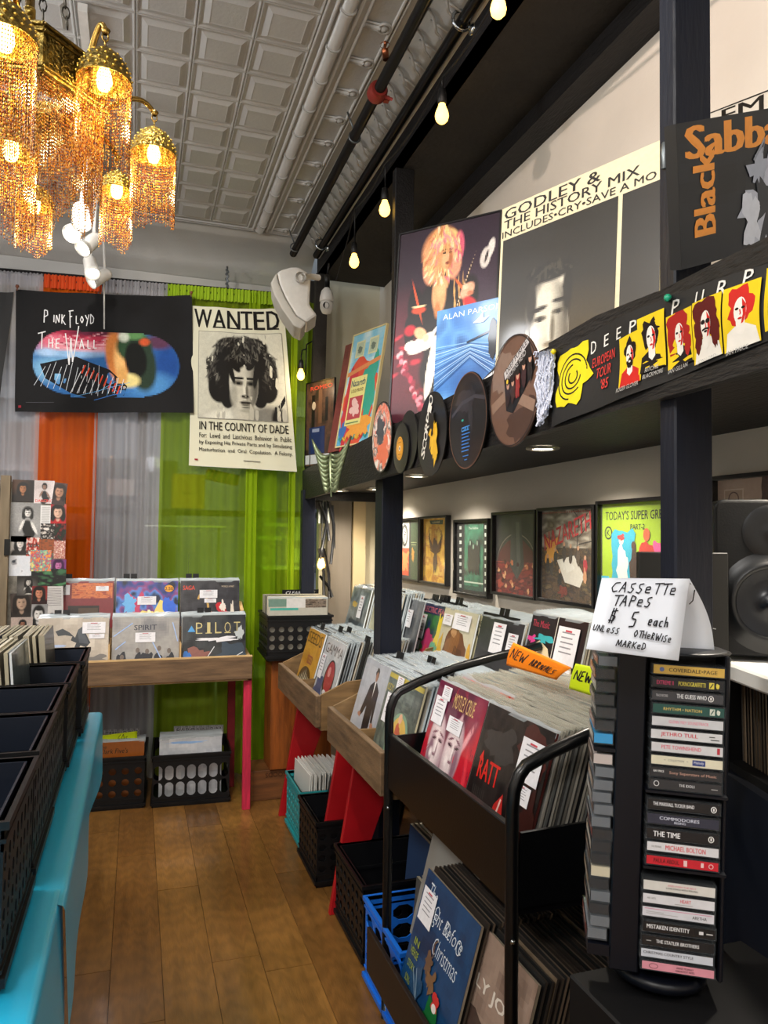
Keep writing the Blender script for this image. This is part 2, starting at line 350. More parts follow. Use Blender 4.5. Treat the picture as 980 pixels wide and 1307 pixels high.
# ------------------------------------------------------------------ records
SZ=.315
def sleeve_mb(edge,body,film=True,rnd=random,th=.0045):
    mb=MB(); b=lin(body); e=lin(edge)
    mb.box((-SZ/2,0,0),(SZ/2,th,SZ),b)
    mb.c[-5]=e  # top face
    mb.c[1]=e; mb.c[3]=e; mb.c[5]=e
    if film:
        n=7; top=[SZ+rnd.uniform(.003,.011) for _ in range(n+1)]; bow=[rnd.uniform(-.002,.003) for _ in range(n+1)]
        for y,s_ in ((-.0006,1),(th+.0006,1)):
            vs=[];fs=[]
            for i in range(n+1):
                x=-SZ/2-.002+(SZ+.004)*i/n; vs+=[(x,y,SZ-.012),(x,y+bow[i],top[i])]
                if i: fs.append([2*i-2,2*i,2*i+1,2*i-1])
            mb.add(vs,fs,(.8,.85,.9),True,1)
    return mb
def palette_meshes(tag_,edges,bodies,n,film=True,th=.0045,fm=None):
    rnd=random.Random(len(tag_)*13+n); out=[]
    for i in range(n): out.append(sleeve_mb(rnd.choice(edges),rnd.choice(bodies),film,rnd,th).mesh('record_sleeve',[SLV,fm or FILM]))
    return out
BODIES=['#2b2622','#6a6f72','#a9a59a','#3b3f4c','#7c6a55','#c3beb2','#20242c','#8c3a2f','#b8b4a4','#51606a']
M_PALE=palette_meshes('pale',['#c9d4da','#b9c6cd','#dfe6ea','#a7b4ba','#d9d2bf'],BODIES,9,th=.0062)
M_GREY=palette_meshes('grey',['#8f8b80','#a8a498','#77736a','#6d6f6c','#b7b2a4'],['#4b4a48','#8d8a84','#39404a','#a7a294','#1d1d20','#5c6a78'],9,th=.0058,fm=FILMG)
M_DARK=palette_meshes('dark',['#4a4036','#6b5c4c','#8d8270','#3a342e','#a0937c'],['#2a2420','#4a3a30','#151515','#6a5a48'],7,th=.0055,film=False)
M_CREAM=palette_meshes('cream',['#d8d2bd','#c6bfa8','#e6e1cf','#b3ac94','#a39c88'],['#b7b09a','#31466a','#8f8b7e','#57534c','#c9c3b2','#3c3a36'],8,film=False,th=.0098)
def record_front(label,art,M,group=None,film=True,body='#77736a',edge='#dfe6ea',price=None,divider=False):
    """a front record: sleeve with printed cover, sticker; M = room matrix (origin bottom centre of the front, -y outwards)"""
    o=build(sleeve_mb(edge,body,film,random.Random(hash(label)%999 if False else len(label)),.0062),'record_sleeve',[SLV,FILM],local=True,label=label,cat='record',group=group)
    o.matrix_basis=M
    art.build(lambda u,v,d:((u-.5)*SZ,-.0008-d,v*SZ),'cover_print',COVER,o)
    if price:
        for k,(x,y,w_,h_) in enumerate(price):
            a=Art(w_/h_); a.sticker(0,0,1,1)
            mb=MB()
            a.build(lambda u,v,d,x=x,y=y,w_=w_,h_=h_:((x+u*w_-.5)*SZ,-.0045-d,(y+v*h_)*SZ),'price_sticker',PRINT,o)
    return o
def RM(x,y,z,yaw,tilt,roll=0): return Matrix.Translation((x,y,z))@Matrix.Rotation(yaw,4,'Z')@Matrix.Rotation(roll,4,'Y')@Matrix.Rotation(-tilt,4,'X')
_STUFF=MB()
def to_stuff(me,M):
    k=len(_STUFF.v); _STUFF.v+=[M@v.co for v in me.vertices]; ca=me.color_attributes['Col'].data
    for p in me.polygons:
        c=ca[p.loop_start].color; _STUFF.f.append([i+k for i in p.vertices]); _STUFF.c.append((c[0],c[1],c[2])); _STUFF.s.append(False); _STUFF.m.append(p.material_index)
def stack(meshes,n,p0,step,yaw,tilt,label,group,seed=1,jit=.003,name='record_sleeve',stuff=False):
    rnd=random.Random(seed); p=Vector(p0)
    for i in range(n):
        me_=rnd.choice(meshes); q=p+Vector(step)*(i+1)
        Mx_=RM(q.x+rnd.uniform(-jit,jit)*.4*abs(step[1])/(abs(step[0])+abs(step[1])+1e-9),q.y+rnd.uniform(-jit,jit)*(abs(step[0])>abs(step[1])),q.z+rnd.uniform(0,jit),yaw+rnd.uniform(-.006,.006),tilt+rnd.uniform(-.008,.008))
        if stuff: to_stuff(me_,Mx_); continue
        o=bpy.data.objects.new(name,me_); COL.objects.link(o); o.matrix_basis=Mx_
        tag(o,label,'record',group)
def divider(p,yaw,tilt,x=0,label=None,group='black tab dividers between the records'):
    mb=MB(); mb.box((-SZ/2+.02,0,0),(SZ/2-.02,.0022,SZ+.004)); mb.box((x-.035,0,SZ),(x-.003,.0022,SZ+.03)); mb.box((x+.003,0,SZ),(x+.035,.0022,SZ+.03))
    o=build(mb,'record_divider',BLKPL,local=True,label=label,cat='divider'); o.matrix_basis=RM(*p,yaw,tilt); return o
# ================================================================== THE SETTING
ZC=3.15; XW=1.43; YB=4.62
# ---- floor of planks
FLM=mat('dark_floor_joint','#241408',rough=.7)
PLANK=[mat('oak_plank_%s'%n,c,rough=.34,noise=.22,nscale=3.2,bump=.12,bscale=30,stretch=(9,.9,1),coat=.15) for n,c in (('mid','#805a2a'),('warm','#88602e'),('dark','#765126'))]
fl=build(MB().box((-2.7,-2.6,-.12),(1.6,5.4,-.006)),'floor',FLM,kind='structure')
rnd=random.Random(3); pm=[]
PW,PLN=.155,1.18
for m_ in PLANK:
    mb=MB(); mb.box((0,0,-.008),(PW-.0016,PLN-.002,0)); pm.append(mb.mesh('plank',m_))
I=wm(fl).inverted(); cnt=0
for i in range(-4,11):
    x=-.2+i*PW; off=rnd.uniform(0,PLN)
    for j in range(-1,5):
        y=j*PLN+off-.3; o=bpy.data.objects.new('floor_plank',rnd.choice(pm)); COL.objects.link(o); o.parent=fl; o.matrix_basis=I@Matrix.Translation((x,y,rnd.uniform(0,.0006)))
mb=MB()
for i in range(-16,-4):
    x=-.2+i*PW; off=rnd.uniform(0,PLN)
    for j in range(-3,4): mb.box((x,j*PLN+off-.3,-.008),(x+PW-.0016,(j+1)*PLN+off-.302,0))
for i in range(-4,11):
    x=-.2+i*PW
    mb.box((x,-2.6,-.008),(x+PW-.0016,-1.5,0))
build(mb,'floor_plank_field',PLANK[0],fl,kind='stuff')
for m_ in PLANK:
    n=m_.node_tree.nodes; L=m_.node_tree.links; b=n['Principled BSDF']; src=b.inputs['Base Color'].links[0].from_socket
    g=n.new('ShaderNodeNewGeometry'); oi=n.new('ShaderNodeObjectInfo'); mp=n.new('ShaderNodeMapping'); mp.inputs['Scale'].default_value=(1,.16,1)
    ad=n.new('ShaderNodeVectorMath'); ad.operation='ADD'; sc=n.new('ShaderNodeVectorMath'); sc.operation='SCALE'; sc.inputs[0].default_value=(3.1,7.7,0); L.new(oi.outputs['Random'],sc.inputs['Scale'])
    L.new(g.outputs['Position'],mp.inputs[0]); L.new(mp.outputs[0],ad.inputs[0]); L.new(sc.outputs[0],ad.inputs[1])
    wv=n.new('ShaderNodeTexWave'); wv.wave_type='RINGS'; wv.inputs['Scale'].default_value=22; wv.inputs['Distortion'].default_value=9; wv.inputs['Detail'].default_value=3; wv.inputs['Detail Scale'].default_value=1.2; L.new(ad.outputs[0],wv.inputs['Vector'])
    mr=n.new('ShaderNodeMapRange'); mr.inputs['To Min'].default_value=.86; mr.inputs['To Max'].default_value=1.06; L.new(wv.outputs['Fac'],mr.inputs['Value'])
    mr2=n.new('ShaderNodeMapRange'); mr2.inputs['To Min'].default_value=.84; mr2.inputs['To Max'].default_value=1.16; L.new(oi.outputs['Random'],mr2.inputs['Value'])
    mu=n.new('ShaderNodeMath'); mu.operation='MULTIPLY'; L.new(mr.outputs[0],mu.inputs[0]); L.new(mr2.outputs[0],mu.inputs[1])
    v=n.new('ShaderNodeVectorMath'); v.operation='SCALE'; L.new(src,v.inputs[0]); L.new(mu.outputs[0],v.inputs['Scale']); L.new(v.outputs[0],b.inputs['Base Color'])
# ---- ceiling of pressed tin
ce=build(MB().box((-2.7,-2.6,ZC+.004),(1.04,4.4,ZC+.1)),'ceiling',WHITEP,kind='structure')
I=wm(ce).inverted(); TP=.2
def tin_tile():
    mb=MB(); h=TP/2; rings=[(h,0),(h-.003,-.005),(h-.006,-.005),(h-.011,0),(h-.020,0),(h-.040,-.011),(h-.044,-.010)]
    vs=[]; 
    for r,z in rings: vs+=[(-r,-r,z),(r,-r,z),(r,r,z),(-r,r,z)]
    fs=[]
    for i in range(len(rings)-1):
        for j in range(4): fs.append((4*i+j,4*i+4+j,4*i+4+(j+1)%4,4*i+(j+1)%4))
    k=4*(len(rings)-1); fs.append((k+3,k+2,k+1,k)); mb.add(vs,fs); return mb
tm=tin_tile().mesh('tin_tile',WHITEP); fm=MB()
X0=.555
for i in range(16):
    for j in range(-9,13):
        x=X0-TP/2-i*TP; y=2.0+TP*(j+.5)
        if y+TP/2>4.22: continue
        if y>1.3 and x>-1.9:
            o=bpy.data.objects.new('ceiling_tile',tm); COL.objects.link(o); o.parent=ce; o.matrix_basis=I@Matrix.Translation((x,y,ZC))
        else:
            t=tin_tile(); fm.add([v+Vector((x,y,ZC)) for v in t.v],t.f)
build(fm,'ceiling_tile_field',WHITEP,ce,kind='stuff')
mb=MB()   # ribs and half round moulding along the right border
for x,r in ((.562,.006),(.592,.007),(.672,.007),(.70,.006),(.80,.006),(.815,.004)):
    mb.tube([(x,-2.5,ZC),(x,4.25,ZC)],r,8)
mb.lathe([(0,0)],n=3) if False else None
mb.tube([(.632,-2.5,ZC+.006),(.632,4.25,ZC+.006)],.026,12)
for y_,r in ((4.235,.007),(4.26,.006)): mb.tube([(-2.6,y_,ZC),(.98,y_,ZC)],r,8)
build(mb,'ceiling_moulding',WHITEP,ce)
bead=MB(); bead.tube([(-.0,-.006,0),(-.0,.006,0)],.031,12)
bm_=bead.mesh('moulding_band',WHITEP)
key=MB()
key.tube([(-.045,0,0),(.012,0,0)],.009,8); key.tube([(-.045,.016,0),(.01,.016,0)],.004,6); key.tube([(-.045,-.016,0),(.01,-.016,0)],.004,6)
key.tube([(.028+.022*math.cos(t),.024*math.sin(t),0) for t in [2*PI*i/12 for i in range(13)]],.006,6,caps=False); key.lathe([(0.0001,-.010),(.012,-.007),(.016,0)],(.028,0,0),10)
km=key.mesh('keyhole_relief',WHITEP)
for j in range(0,15):
    y=1.35+TP*j
    if y>4.2: break
    o=bpy.data.objects.new('moulding_band',bm_); COL.objects.link(o); o.parent=ce; o.matrix_basis=I@Matrix.Translation((.632,y,ZC+.004))
    o=bpy.data.objects.new('keyhole_relief',km); COL.objects.link(o); o.parent=ce; o.matrix_basis=I@Matrix.Translation((.748,y+.05,ZC-.001))
# cornices: coved profile on the right and on the back
prof=[(0,0),(.012,-.004),(.016,-.014),(.03,-.016),(.06,-.028),(.09,-.052),(.11,-.082),(.116,-.11),(.13,-.112),(.134,-.13),(.15,-.135)]
mb=MB(); N=len(prof)
def corn(mb,pa,pb,lift=0):
    vs=[pa(*p) for p in prof]+[pb(*p) for p in prof]; mb.add(vs,[(i,i+1,N+i+1,N+i) for i in range(N-1)],None,True)
corn(mb,lambda a,b:(.845+a*1.1,-2.5,ZC+b*.75),lambda a,b:(.845+a*1.1,4.3,ZC+b*.75))
build(mb,'trim_1',WHITEP,kind='structure')
mb=MB()      # leaf relief running along the cornice
for j in range(26):
    y=1.5+j*.105
    mb.tube([(.865,y,ZC-.010),(.90,y+.018,ZC-.03),(.925,y+.055,ZC-.052),(.945,y+.05,ZC-.075)],[.004,.006,.006,.003],6)
    mb.tube([(.90,y+.045,ZC-.022),(.93,y+.03,ZC-.05),(.955,y+.01,ZC-.08)],[.003,.005,.002],6)
build(mb,'cornice_leaf_relief',WHITEP,bpy.data.objects['trim_1'],kind='stuff')
mb=MB(); corn(mb,lambda a,b:(-2.6,4.28+a*2.2,ZC+b*1.5),lambda a,b:(1.0,4.28+a*2.2,ZC+b*1.5))
mb.box((-2.6,4.60,2.86),(1.05,4.66,2.96)); mb.box((-2.7,4.60,2.96),(1.43,4.66,3.3)); build(mb,'trim_2',WHITEP,kind='structure')
# ---- bulkhead over the record wall: black fascia, soffit, header against the wall
mb=MB(); mb.box((1.0,-2.5,2.95),(1.035,4.36,ZC)); build(mb,'wall_bulkhead',BLKW,kind='structure')
build(MB().box((1.0,-2.5,2.95),(XW+.05,4.36,2.975)),'ceiling_soffit',BLKS,kind='structure')
build(MB().box((1.33,-2.5,2.885),(XW,3.95,2.95)),'trim_3',BLKW,kind='structure')
# ---- walls
build(MB().box((.97,4.40,1.62),(1.059,4.447,2.949)),'trim_4',BLKS,kind='structure')
build(MB().box((XW,-2.6,0),(XW+.1,5.3,3.2)),'wall_right',WALLM,kind='structure')
build(MB().box((-2.8,-2.6,0),(-2.7,5.3,3.2)),'wall_left',WALLM,kind='structure')
build(MB().box((-2.8,-2.7,0),(1.6,-2.6,3.2)),'wall_front',WALLM,kind='structure')
BACKW=mat('cream_painted_wall','#c4bda4',rough=.8,noise=.04,nscale=5)
mb=MB(); mb.box((1.06,4.45,0),(XW,4.52,3.0)); mb.box((-2.7,5.2,2.55),(1.1,5.25,3.2)); mb.box((-2.7,4.62,2.95),(1.1,5.25,3.0)); mb.box((-2.7,5.14,0),(1.43,5.2,.35)); build(mb,'wall_back',BACKW,kind='structure')
# shop window behind the curtains
wn=build(MB().box((-2.7,5.10,.35),(1.2,5.16,.42)),'window_1',mat('dark_window_frame','#23211f',rough=.5),kind='structure')
mb=MB()
for x in (-2.66,-1.3,.02,1.14): mb.box((x-.03,5.09,.4),(x+.03,5.15,2.56))
mb.box((-2.7,5.09,2.5),(1.2,5.15,2.58)); mb.box((-2.7,5.10,1.52),(1.2,5.14,1.56)); build(mb,'window_frame',MATS['dark_window_frame'],wn)
GL=plastic_film('window_glass','#c8d4d2',.12,.02)
for a,b in ((-2.63,-1.33),(-1.27,-.01),(.05,1.11)): build(MB().box((a,5.115,.4),(b,5.12,2.5)),'window_pane',GL,wn)
# street outside
build(MB().box((-12,5.3,-.35),(12,14,-.3)),'floor_street',mat('grey_paving','#77767a',rough=.9,noise=.2,nscale=3),kind='structure')
fb=thing('building','grey brick building across the street, seen through the white curtain','building',(0,10.4,-.3))
mb=MB(); mb.box((-9,10.4,-.3),(9,11,6)); build(mb,'facade',mat('grey_render','#8f8d8c',rough=.9,noise=.2,nscale=2),fb)
for i in range(9):
    for j in range(2):
        x=-8.4+i*1.95; z=.9+j*2.6
        build(MB().box((x,10.33,z),(x+1.1,10.42,z+1.5)),'window',mat('dark_far_window','#2c3034',rough=.2),fb)
for z in (.5,3.1): build(MB().box((-9,10.28,z),(9,10.42,z+.14)),'ledge',mat('pale_stone','#b5b2ac',rough=.9),fb)
# ================================================================== OVERHEAD
mb=MB(); pa=at(575,-60,Z=3.05); pipe=[(.80,-1.0,3.06),(.817,2.1,3.06),(.84,4.30,3.06)]
t=thing('sprinkler_pipe','long straight black pipe under the tin ceiling, with a red coupling','pipe',(.82,2.9,3.06))
build(MB().tube(pipe,.021,12),'pipe',BLKMET,t)
c=Vector((.822,2.62,3.06)); RC=mat('red_pipe_coupling','#8d2a22',rough=.5)
mb=MB().tube([c-Vector((0,.03,0)),c-Vector((0,.02,0)),c+Vector((0,.02,0)),c+Vector((0,.03,0))],[.03,.036,.036,.03],14); mb.cb((c.x+.036,c.y,c.z-.02),(.02,.02,.02)); mb.tube([(c.x+.02,c.y-.03,c.z-.03),(c.x+.05,c.y-.03,c.z-.035)],.006)
build(mb,'coupling',RC,t)
mb=MB().tube([(.80,2.45,3.075),(.795,2.45,3.11)],.012,10).tube([(.795,2.45,3.11),(.795,2.45,3.14)],.005).lathe([(.018,0),(.018,.003)],(.795,2.45,3.125),12)
build(mb,'sprinkler_head',mat('copper','#b06a4a',rough=.3,metal=1),t)
for y in (2.95,4.2):
    mb=MB().tube([(.828,y,3.08),(.79,y-.02,ZC)],.004); mb.tube([(.828+.024*math.cos(a),y,3.06+.024*math.sin(a)) for a in [2*PI*i/12 for i in range(13)]],.004,6,caps=False)
    build(mb,'hanger',GREYM,t)
t=thing('conduit_pipe','black pipe running along the edge of the black bulkhead, held by a steel ring','pipe',(.965,2.9,3.0))
build(MB().tube([(.955,-1.0,3.06),(.965,2.0,3.06),(.975,4.28,3.06)],.020,12),'pipe',BLKMET,t)
for y in (2.16,4.1):
    mb=MB().tube([(.962+.032*math.cos(a),y,3.06+.032*math.sin(a)) for a in [2*PI*i/14 for i in range(15)]],.006,8,caps=False)
    mb.tube([(.985,y,3.045),(1.0,y,3.04)],.008); mb.lathe([(.001,-.008),(.02,-.004),(.02,.004)],(.998,y,3.04),12,M=Matrix.Rotation(PI/2,4,'Y'))
    build(mb,'ring_hanger',CHROME,t)
build(MB().tube([(.985,-1,3.11),(.99,2,3.11),(1.0,4.3,3.11)],.008,8),'white_cable',WHT,label='thin white cable beside the black pipe at the bulkhead',cat='cable')
# string of filament bulbs
GLOW=mat('bulb_glow','#ffdf8c',emit=4.5,emc='#ffc558'); SOCK=mat('black_socket','#08080a',rough=.5)
def bulb(p,drop,label,s=1,grp='filament bulbs on the string along the bulkhead'):
    p=Vector(p); t=thing('string_bulb',label,'light bulb',p+Vector((0,0,-.0)),group=grp)
    build(MB().tube([p+Vector((0,0,drop+.055*s)),p+Vector((.002,0,.05*s))],.0035,6),'cord',SOCK,t)
    build(MB().lathe([(.004,.058),(.013,.052),(.016,.03),(.017,.004),(.014,0),(.0,0)],p,14) if s==1 else MB().lathe([(.004*s,.058*s),(.013*s,.052*s),(.016*s,.03*s),(.017*s,.004*s),(.014*s,0),(.0,0)],p,14),'socket',SOCK,t)
    build(MB().lathe([(.011*s,.002),(.014*s,-.010*s),(.021*s,-.026*s),(.024*s,-.042*s),(.021*s,-.056*s),(.012*s,-.066*s),(.0005,-.069*s)],p,16),'glass_bulb',GLOW,t)
    return t
sb=[((636,-6),.985,'topmost, cut by the frame edge'),((564,133),.985,'second from the top of the string'),((491,256),.985,'third from the top by the black upright'),((452,324),.99,'fourth, above the white wall end')]
ends=[]
for (x,y),X,d in sb:
    p=at(x,y,X=X); p.x=.97
    q=at(x,y,X=.97); bulb(q,2.97-q.z-.055,'lit filament bulb on the black string, '+d); ends.append(Vector((.97,q.y,2.98)))
pts=[]; ends=[Vector((.97,.8,2.99))]+ends+[at(426,366,X=.985)]
ends.sort(key=lambda v:v.y)
for a,b in zip(ends,ends[1:]):
    for i in range(8):
        u=i/8; q=a.lerp(b,u); q.z-=.05*4*u*(1-u)*min(1,(b-a).length); pts.append(q)
build(MB().tube(pts,.0035,6),'string_light_cord',SOCK,label='black cord of the bulb string sagging along the bulkhead',cat='cord')
q=at(384,471,Y=4.2); bulb(q,.03,'small lit bulb hanging beside the green curtain, left of the shelf end',.95,None)
mb=MB().tube([q+Vector((0,0,.07)),q+Vector((.005,0,.11)),q+Vector((.03,0,.12)),at(391,440,Y=4.22),at(390,480,Y=4.22)],.004,6); build(mb.tube([at(391,440,Y=4.22),Vector((.985,4.37,at(391,430,Y=4.3).z))],.004,6),'looping_cord',SOCK,bpy.data.objects['string_bulb.004'])
q=at(410,712,Y=4.26); bulb(q,1.655-q.z-.052,'lit bulb glowing low behind the far black post',1.0,None)
point('bulb_light',q+Vector((-.05,-.06,-.05)),1.2,WARM,.03)
point('bulb_light',at(384,478,Y=4.12)+Vector((0,0,-.05)),1.0,WARM,.03)
# security camera bulb
q=at(417,372,Y=4.0); t=thing('security_camera','white bulb shaped security camera hanging beside the white wall speaker','camera',q)
build(MB().tube([q+Vector((0,0,.02)),q+Vector((0,0,.09))],.017,12),'socket',SOCK,t); build(MB().tube([q+Vector((0,0,.08)),q+Vector((.01,.0,.16))],.006,8),'cord',SOCK,t)
build(MB().lathe([(.012,.022),(.03,.002),(.038,-.03),(.040,-.055),(.037,-.06)],q,20),'housing',WHT,t)
build(MB().lathe([(.034,-.06),(.037,-.075),(.035,-.1),(.024,-.122),(.001,-.13)],q,20),'dome',WHT,t)
build(MB().lathe([(.018,0),(.016,-.008),(.0,-.01)],q+Vector((-.012,-.040,-.09)),14,M=Matrix.Rotation(-PI/2+.1,4,'X')@Matrix.Rotation(PI,4,'X')),'lens',BLKPL,t)
# white wall loudspeaker
t=thing('wall_speaker','white angled loudspeaker on a bracket under the ceiling above the green curtain','speaker',at(375,415,Y=3.6))
def outl(pts,Y): return [at(346+(x-40)*.1735*1.0,330+y*.1735,Y=Y) for x,y in pts]
body=outl([(80,100),(120,78),(185,60),(240,60),(300,95),(330,140),(322,340),(380,415),(300,470),(225,420),(150,300),(100,190)],3.56)
build(MB().prism(body[::-1],(.04,.20,0)),'cabinet',WHT,t,bev=.012,seg=2)
gr=outl([(80,100),(100,190),(150,300),(225,420),(300,470),(262,520),(205,492),(120,372),(60,260),(35,178)],3.55)
build(MB().prism(gr[::-1],(.04,.22,0)),'grille',mat('white_speaker_grille','#bdbab2',rough=.6,bump=.3,bscale=900),t,bev=.008,seg=2)
b0=at(346+(255-40)*.1735,330+140*.1735,Y=3.535); build(MB().lathe([(.001,-.01),(.026,-.01),(.026,.012)],b0,16,M=Matrix.Rotation(PI/2,4,'X')),'pivot',WHT,t)
mb=MB(); b1=at(404,352,Y=3.6); mb.tube([b0+Vector((0,.0,.0)),b0.lerp(b1,.6),b1+Vector((.02,.05,.01))],.016,8); build(mb,'bracket',WHT,t)
# track lights: a white rail with five heads
t=thing('track_light','white ceiling track with small lit cylinder heads behind the beaded chandelier','track light',(-.25,3.2,ZC-.03))
mb=MB(); 
heads=[(104,280,3.0,(.1,-.6,-.8)),(95,296,3.25,(-.3,-.7,-.6)),(110,314,3.45,(-.5,-.5,-.7)),(117,345,3.8,(.2,-.5,-.85)),(122,357,4.02,(-.7,-.3,-.6))]
P=[at(x,y,Y=Y) for x,y,Y,_ in heads]
hz=2.9
LED=mat('led_face','#fff6e6',emit=7,emc='#fff2dc')
rail0=P[0]+Vector((.02,0,0));
mb.box((P[0].x-.0,2.6,ZC-.04),(P[0].x+.03,4.2,ZC-.012)); build(mb,'rail',WHT,t)
for (x,y,Y,dr),p in zip(heads,P):
    d=Vector(dr).normalized(); q=d.to_track_quat('-Z','Y').to_matrix().to_4x4()
    hd=build(MB().lathe([(.0,.09),(.022,.088),(.03,.07),(.034,0),(.038,-.03),(.036,-.03),(.03,-.012)],p,18,M=q),'lamp_head',WHT,t)
    build(MB().lathe([(.030,-.014),(.0,-.014)],p,16,M=q),'led_lens',LED,hd)
    top=Vector((P[0].x+.015,Y+.03,ZC-.03)); k=q@Vector((0,0,.06))+p; build(MB().tube([k,k.lerp(top,.5)+Vector((0,.0,0)),top],.007,6),'stem',WHT,hd)
build(MB().tube([at(133,420,Y=4.1),at(133,282,Y=4.1)],.004,6),'ceiling_rod',WHT,label='thin white hanging rod in front of the left flag',cat='rod')
mb=MB().tube([at(290,340,Y=4.4),at(290,382,Y=4.4)],.006,6)
for i in range(9): mb.tube([at(288+(i%2)*4,344+i*3,Y=4.4),at(292-(i%2)*4,347+i*3,Y=4.4)],.005,6)
build(mb,'spring_hook',GREYM,label='dark coiled spring hanger above the green curtain',cat='hook')
# ================================================================== CHANDELIER
AMBM=mat('amber_beads','#d18a1c',attr=True,rough=.2,coat=.5)
def chz(x,y,D): return at(x,y,D=D)
CC=at(20,110,D=1.72); CC.z=0
t=thing('chandelier','large brass chandelier with beaded amber fringes and lit domed shades','chandelier',(CC.x,CC.y,ZC-.02))
rb=random.Random(5)
AMB=[tuple(v*.62 for v in lin(c)) for c in ('#d88a20','#b8641a','#e8a838','#8a4210','#c87820','#6a300c','#f4c870')]
def fringe(parent,pts,z0,lens,r=.00125,name='bead_fringe'):
    mb=MB()
    for i,(x,y) in enumerate(pts):
        L=lens(i/len(pts)); z=z0; n=max(3,int(L/.0068)); jx=0;jy=0
        for k in range(n):
            jx+=rb.uniform(-.0003,.0003); jy+=rb.uniform(-.0003,.0003); zz=z0-L*k/n; zn=z0-L*(k+.86)/n; c=rb.choice(AMB); rr=r*rb.uniform(.75,1.35)
            X=x+jx;Y_=y+jy
            vs=[(X,Y_,zz),(X+rr,Y_,(zz+zn)/2),(X,Y_+rr,(zz+zn)/2),(X-rr,Y_,(zz+zn)/2),(X,Y_-rr,(zz+zn)/2),(X,Y_,zn)]
            mb.add(vs,[(0,1,2),(0,2,3),(0,3,4),(0,4,1),(5,2,1),(5,3,2),(5,4,3),(5,1,4)],c,False)
    return build(mb,name,AMBM,parent,kind='stuff')
FIL=mat('chandelier_bulb_glow','#ffe9a0',emit=16,emc='#ffc862')
LINM=mat('shade_lining_brass','#c9a344',rough=.3,metal=.6)
def shade(x,y,D,rad,L,zig=3,ph=0):
    c=at(x,y,D=D)                       # centre of the rim
    s_=build(MB().lathe([(.004,rad*1.25),(.012,rad*1.22),(.35*rad,rad*1.12),(.62*rad,rad*.9),(.84*rad,rad*.58),(.96*rad,rad*.25),(rad,.0),(1.03*rad,-.004),(.98*rad,-.004),(.94*rad,.1*rad),(.8*rad,rad*.5),(.55*rad,rad*.8),(.0,rad*1.02)],c,28),'domed_shade',BRASS,t)
    mb=MB()
    for row,(q,z) in enumerate(((.99,.14),(.93,.38),(.80,.64),(.62,.88))):
        m=int(22*q)
        for i in range(m):
            a=2*PI*(i+.5*(row%2))/m; mb.lathe([(.0001,.003),(.0035,.0),(.0001,-.003)],(c.x+q*rad*math.cos(a),c.y+q*rad*math.sin(a),c.z+z*rad),5)
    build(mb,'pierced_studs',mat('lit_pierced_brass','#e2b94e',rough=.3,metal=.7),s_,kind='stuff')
    n=int(2*PI*rad/.0040); pts=[(c.x+rad*.97*math.cos(2*PI*i/n),c.y+rad*.97*math.sin(2*PI*i/n)) for i in range(n)]
    fringe(s_,pts,c.z-.004,lambda u:L*(.80+.2*abs(((u+ph)*zig*2)%2-1))*rb.uniform(.97,1.03))
    build(MB().lathe([(.0001,.035),(.008,.03),(.014,.012),(.016,-.004),(.011,-.018),(.0001,-.024)],(c.x,c.y,c.z-.0),12),'bulb',FIL,s_)
    build(MB().tube([(c.x,c.y,c.z+rad*1.0),(c.x,c.y,c.z+.03)],.010,8),'lamp_holder',BRASSP,s_)
    point('chandelier_bulb_light',(c.x,c.y,c.z-.055),1.5,(1,.74,.36),.014)
    top=Vector((c.x,c.y,c.z+rad*1.25)); mb=MB()
    for k in range(2): 
        zc=top.z+.008+k*.016; mb.tube([(c.x+(.006*math.cos(a) if k%2 else 0),c.y+(0 if k%2 else .006*math.cos(a)),zc+.010*math.sin(a)) for a in [2*PI*i/10 for i in range(11)]],.0018,6,caps=False)
    build(mb,'chain_link',BRASSP,s_)
    return c,top+Vector((0,0,.034))
DR=.20; dz0=at(55,92,D=1.42).z; dz1=at(55,25,D=1.42).z
V0=at(55,60,D=1.45)      # near corner of the hexagonal drum
Ct=Vector((V0.x,V0.y,0)); Ct+=(Vector((CC.x,CC.y,0))-Ct).normalized()*.165; a0=math.atan2(V0.y-Ct.y,V0.x-Ct.x); DR=(Vector((V0.x,V0.y,0))-Ct).length
z1=at(55,25,D=1.45).z; z0=at(55,92,D=1.45).z
hexp=lambda r,z,k: Vector((Ct.x+r*math.cos(a0+k*PI/3),Ct.y+r*math.sin(a0+k*PI/3),z))
for k in range(6):
    A,B=hexp(DR,z0,k),hexp(DR,z0,k+1); A1,B1=hexp(DR,z1,k),hexp(DR,z1,k+1); nrm=Vector(((A+B).x/2-Ct.x,(A+B).y/2-Ct.y,0)).normalized()
    mb=MB().prism([A,B,B1,A1],-nrm*.006)
    for f in (.03,.12,.80,.93): 
        a=A.lerp(A1,f);b=B.lerp(B1,f); mb.tube([a+nrm*.003,b+nrm*.003],.004 if f not in(.12,.8) else .0025,6)
    rnd=random.Random(k); 
    for i in range(9):
        for j in range(5):
            u=.1+.1*i;v=.2+.125*j; p_=(A.lerp(B,u)).lerp(A1.lerp(B1,u),v); tx=(B-A).normalized()
            mb.tube([p_+nrm*.002+tx*(.007*math.cos(q+i))+Vector((0,0,.006*math.sin(q+i))) for q in (0,1.3,2.6,3.9)],.0018,5)
    build(mb,'drum_panel',BRASS,t)
for k in range(6):
    A,B=hexp(DR-.004,z0,k),hexp(DR-.004,z0,k+1); n=int((B-A).length/.0034)
    fringe(t,[(A.lerp(B,(i+.5)/n).x,A.lerp(B,(i+.5)/n).y) for i in range(n)],z0,lambda u:.155+.065*abs((u*4)%2-1)+rb.uniform(-.005,.005))
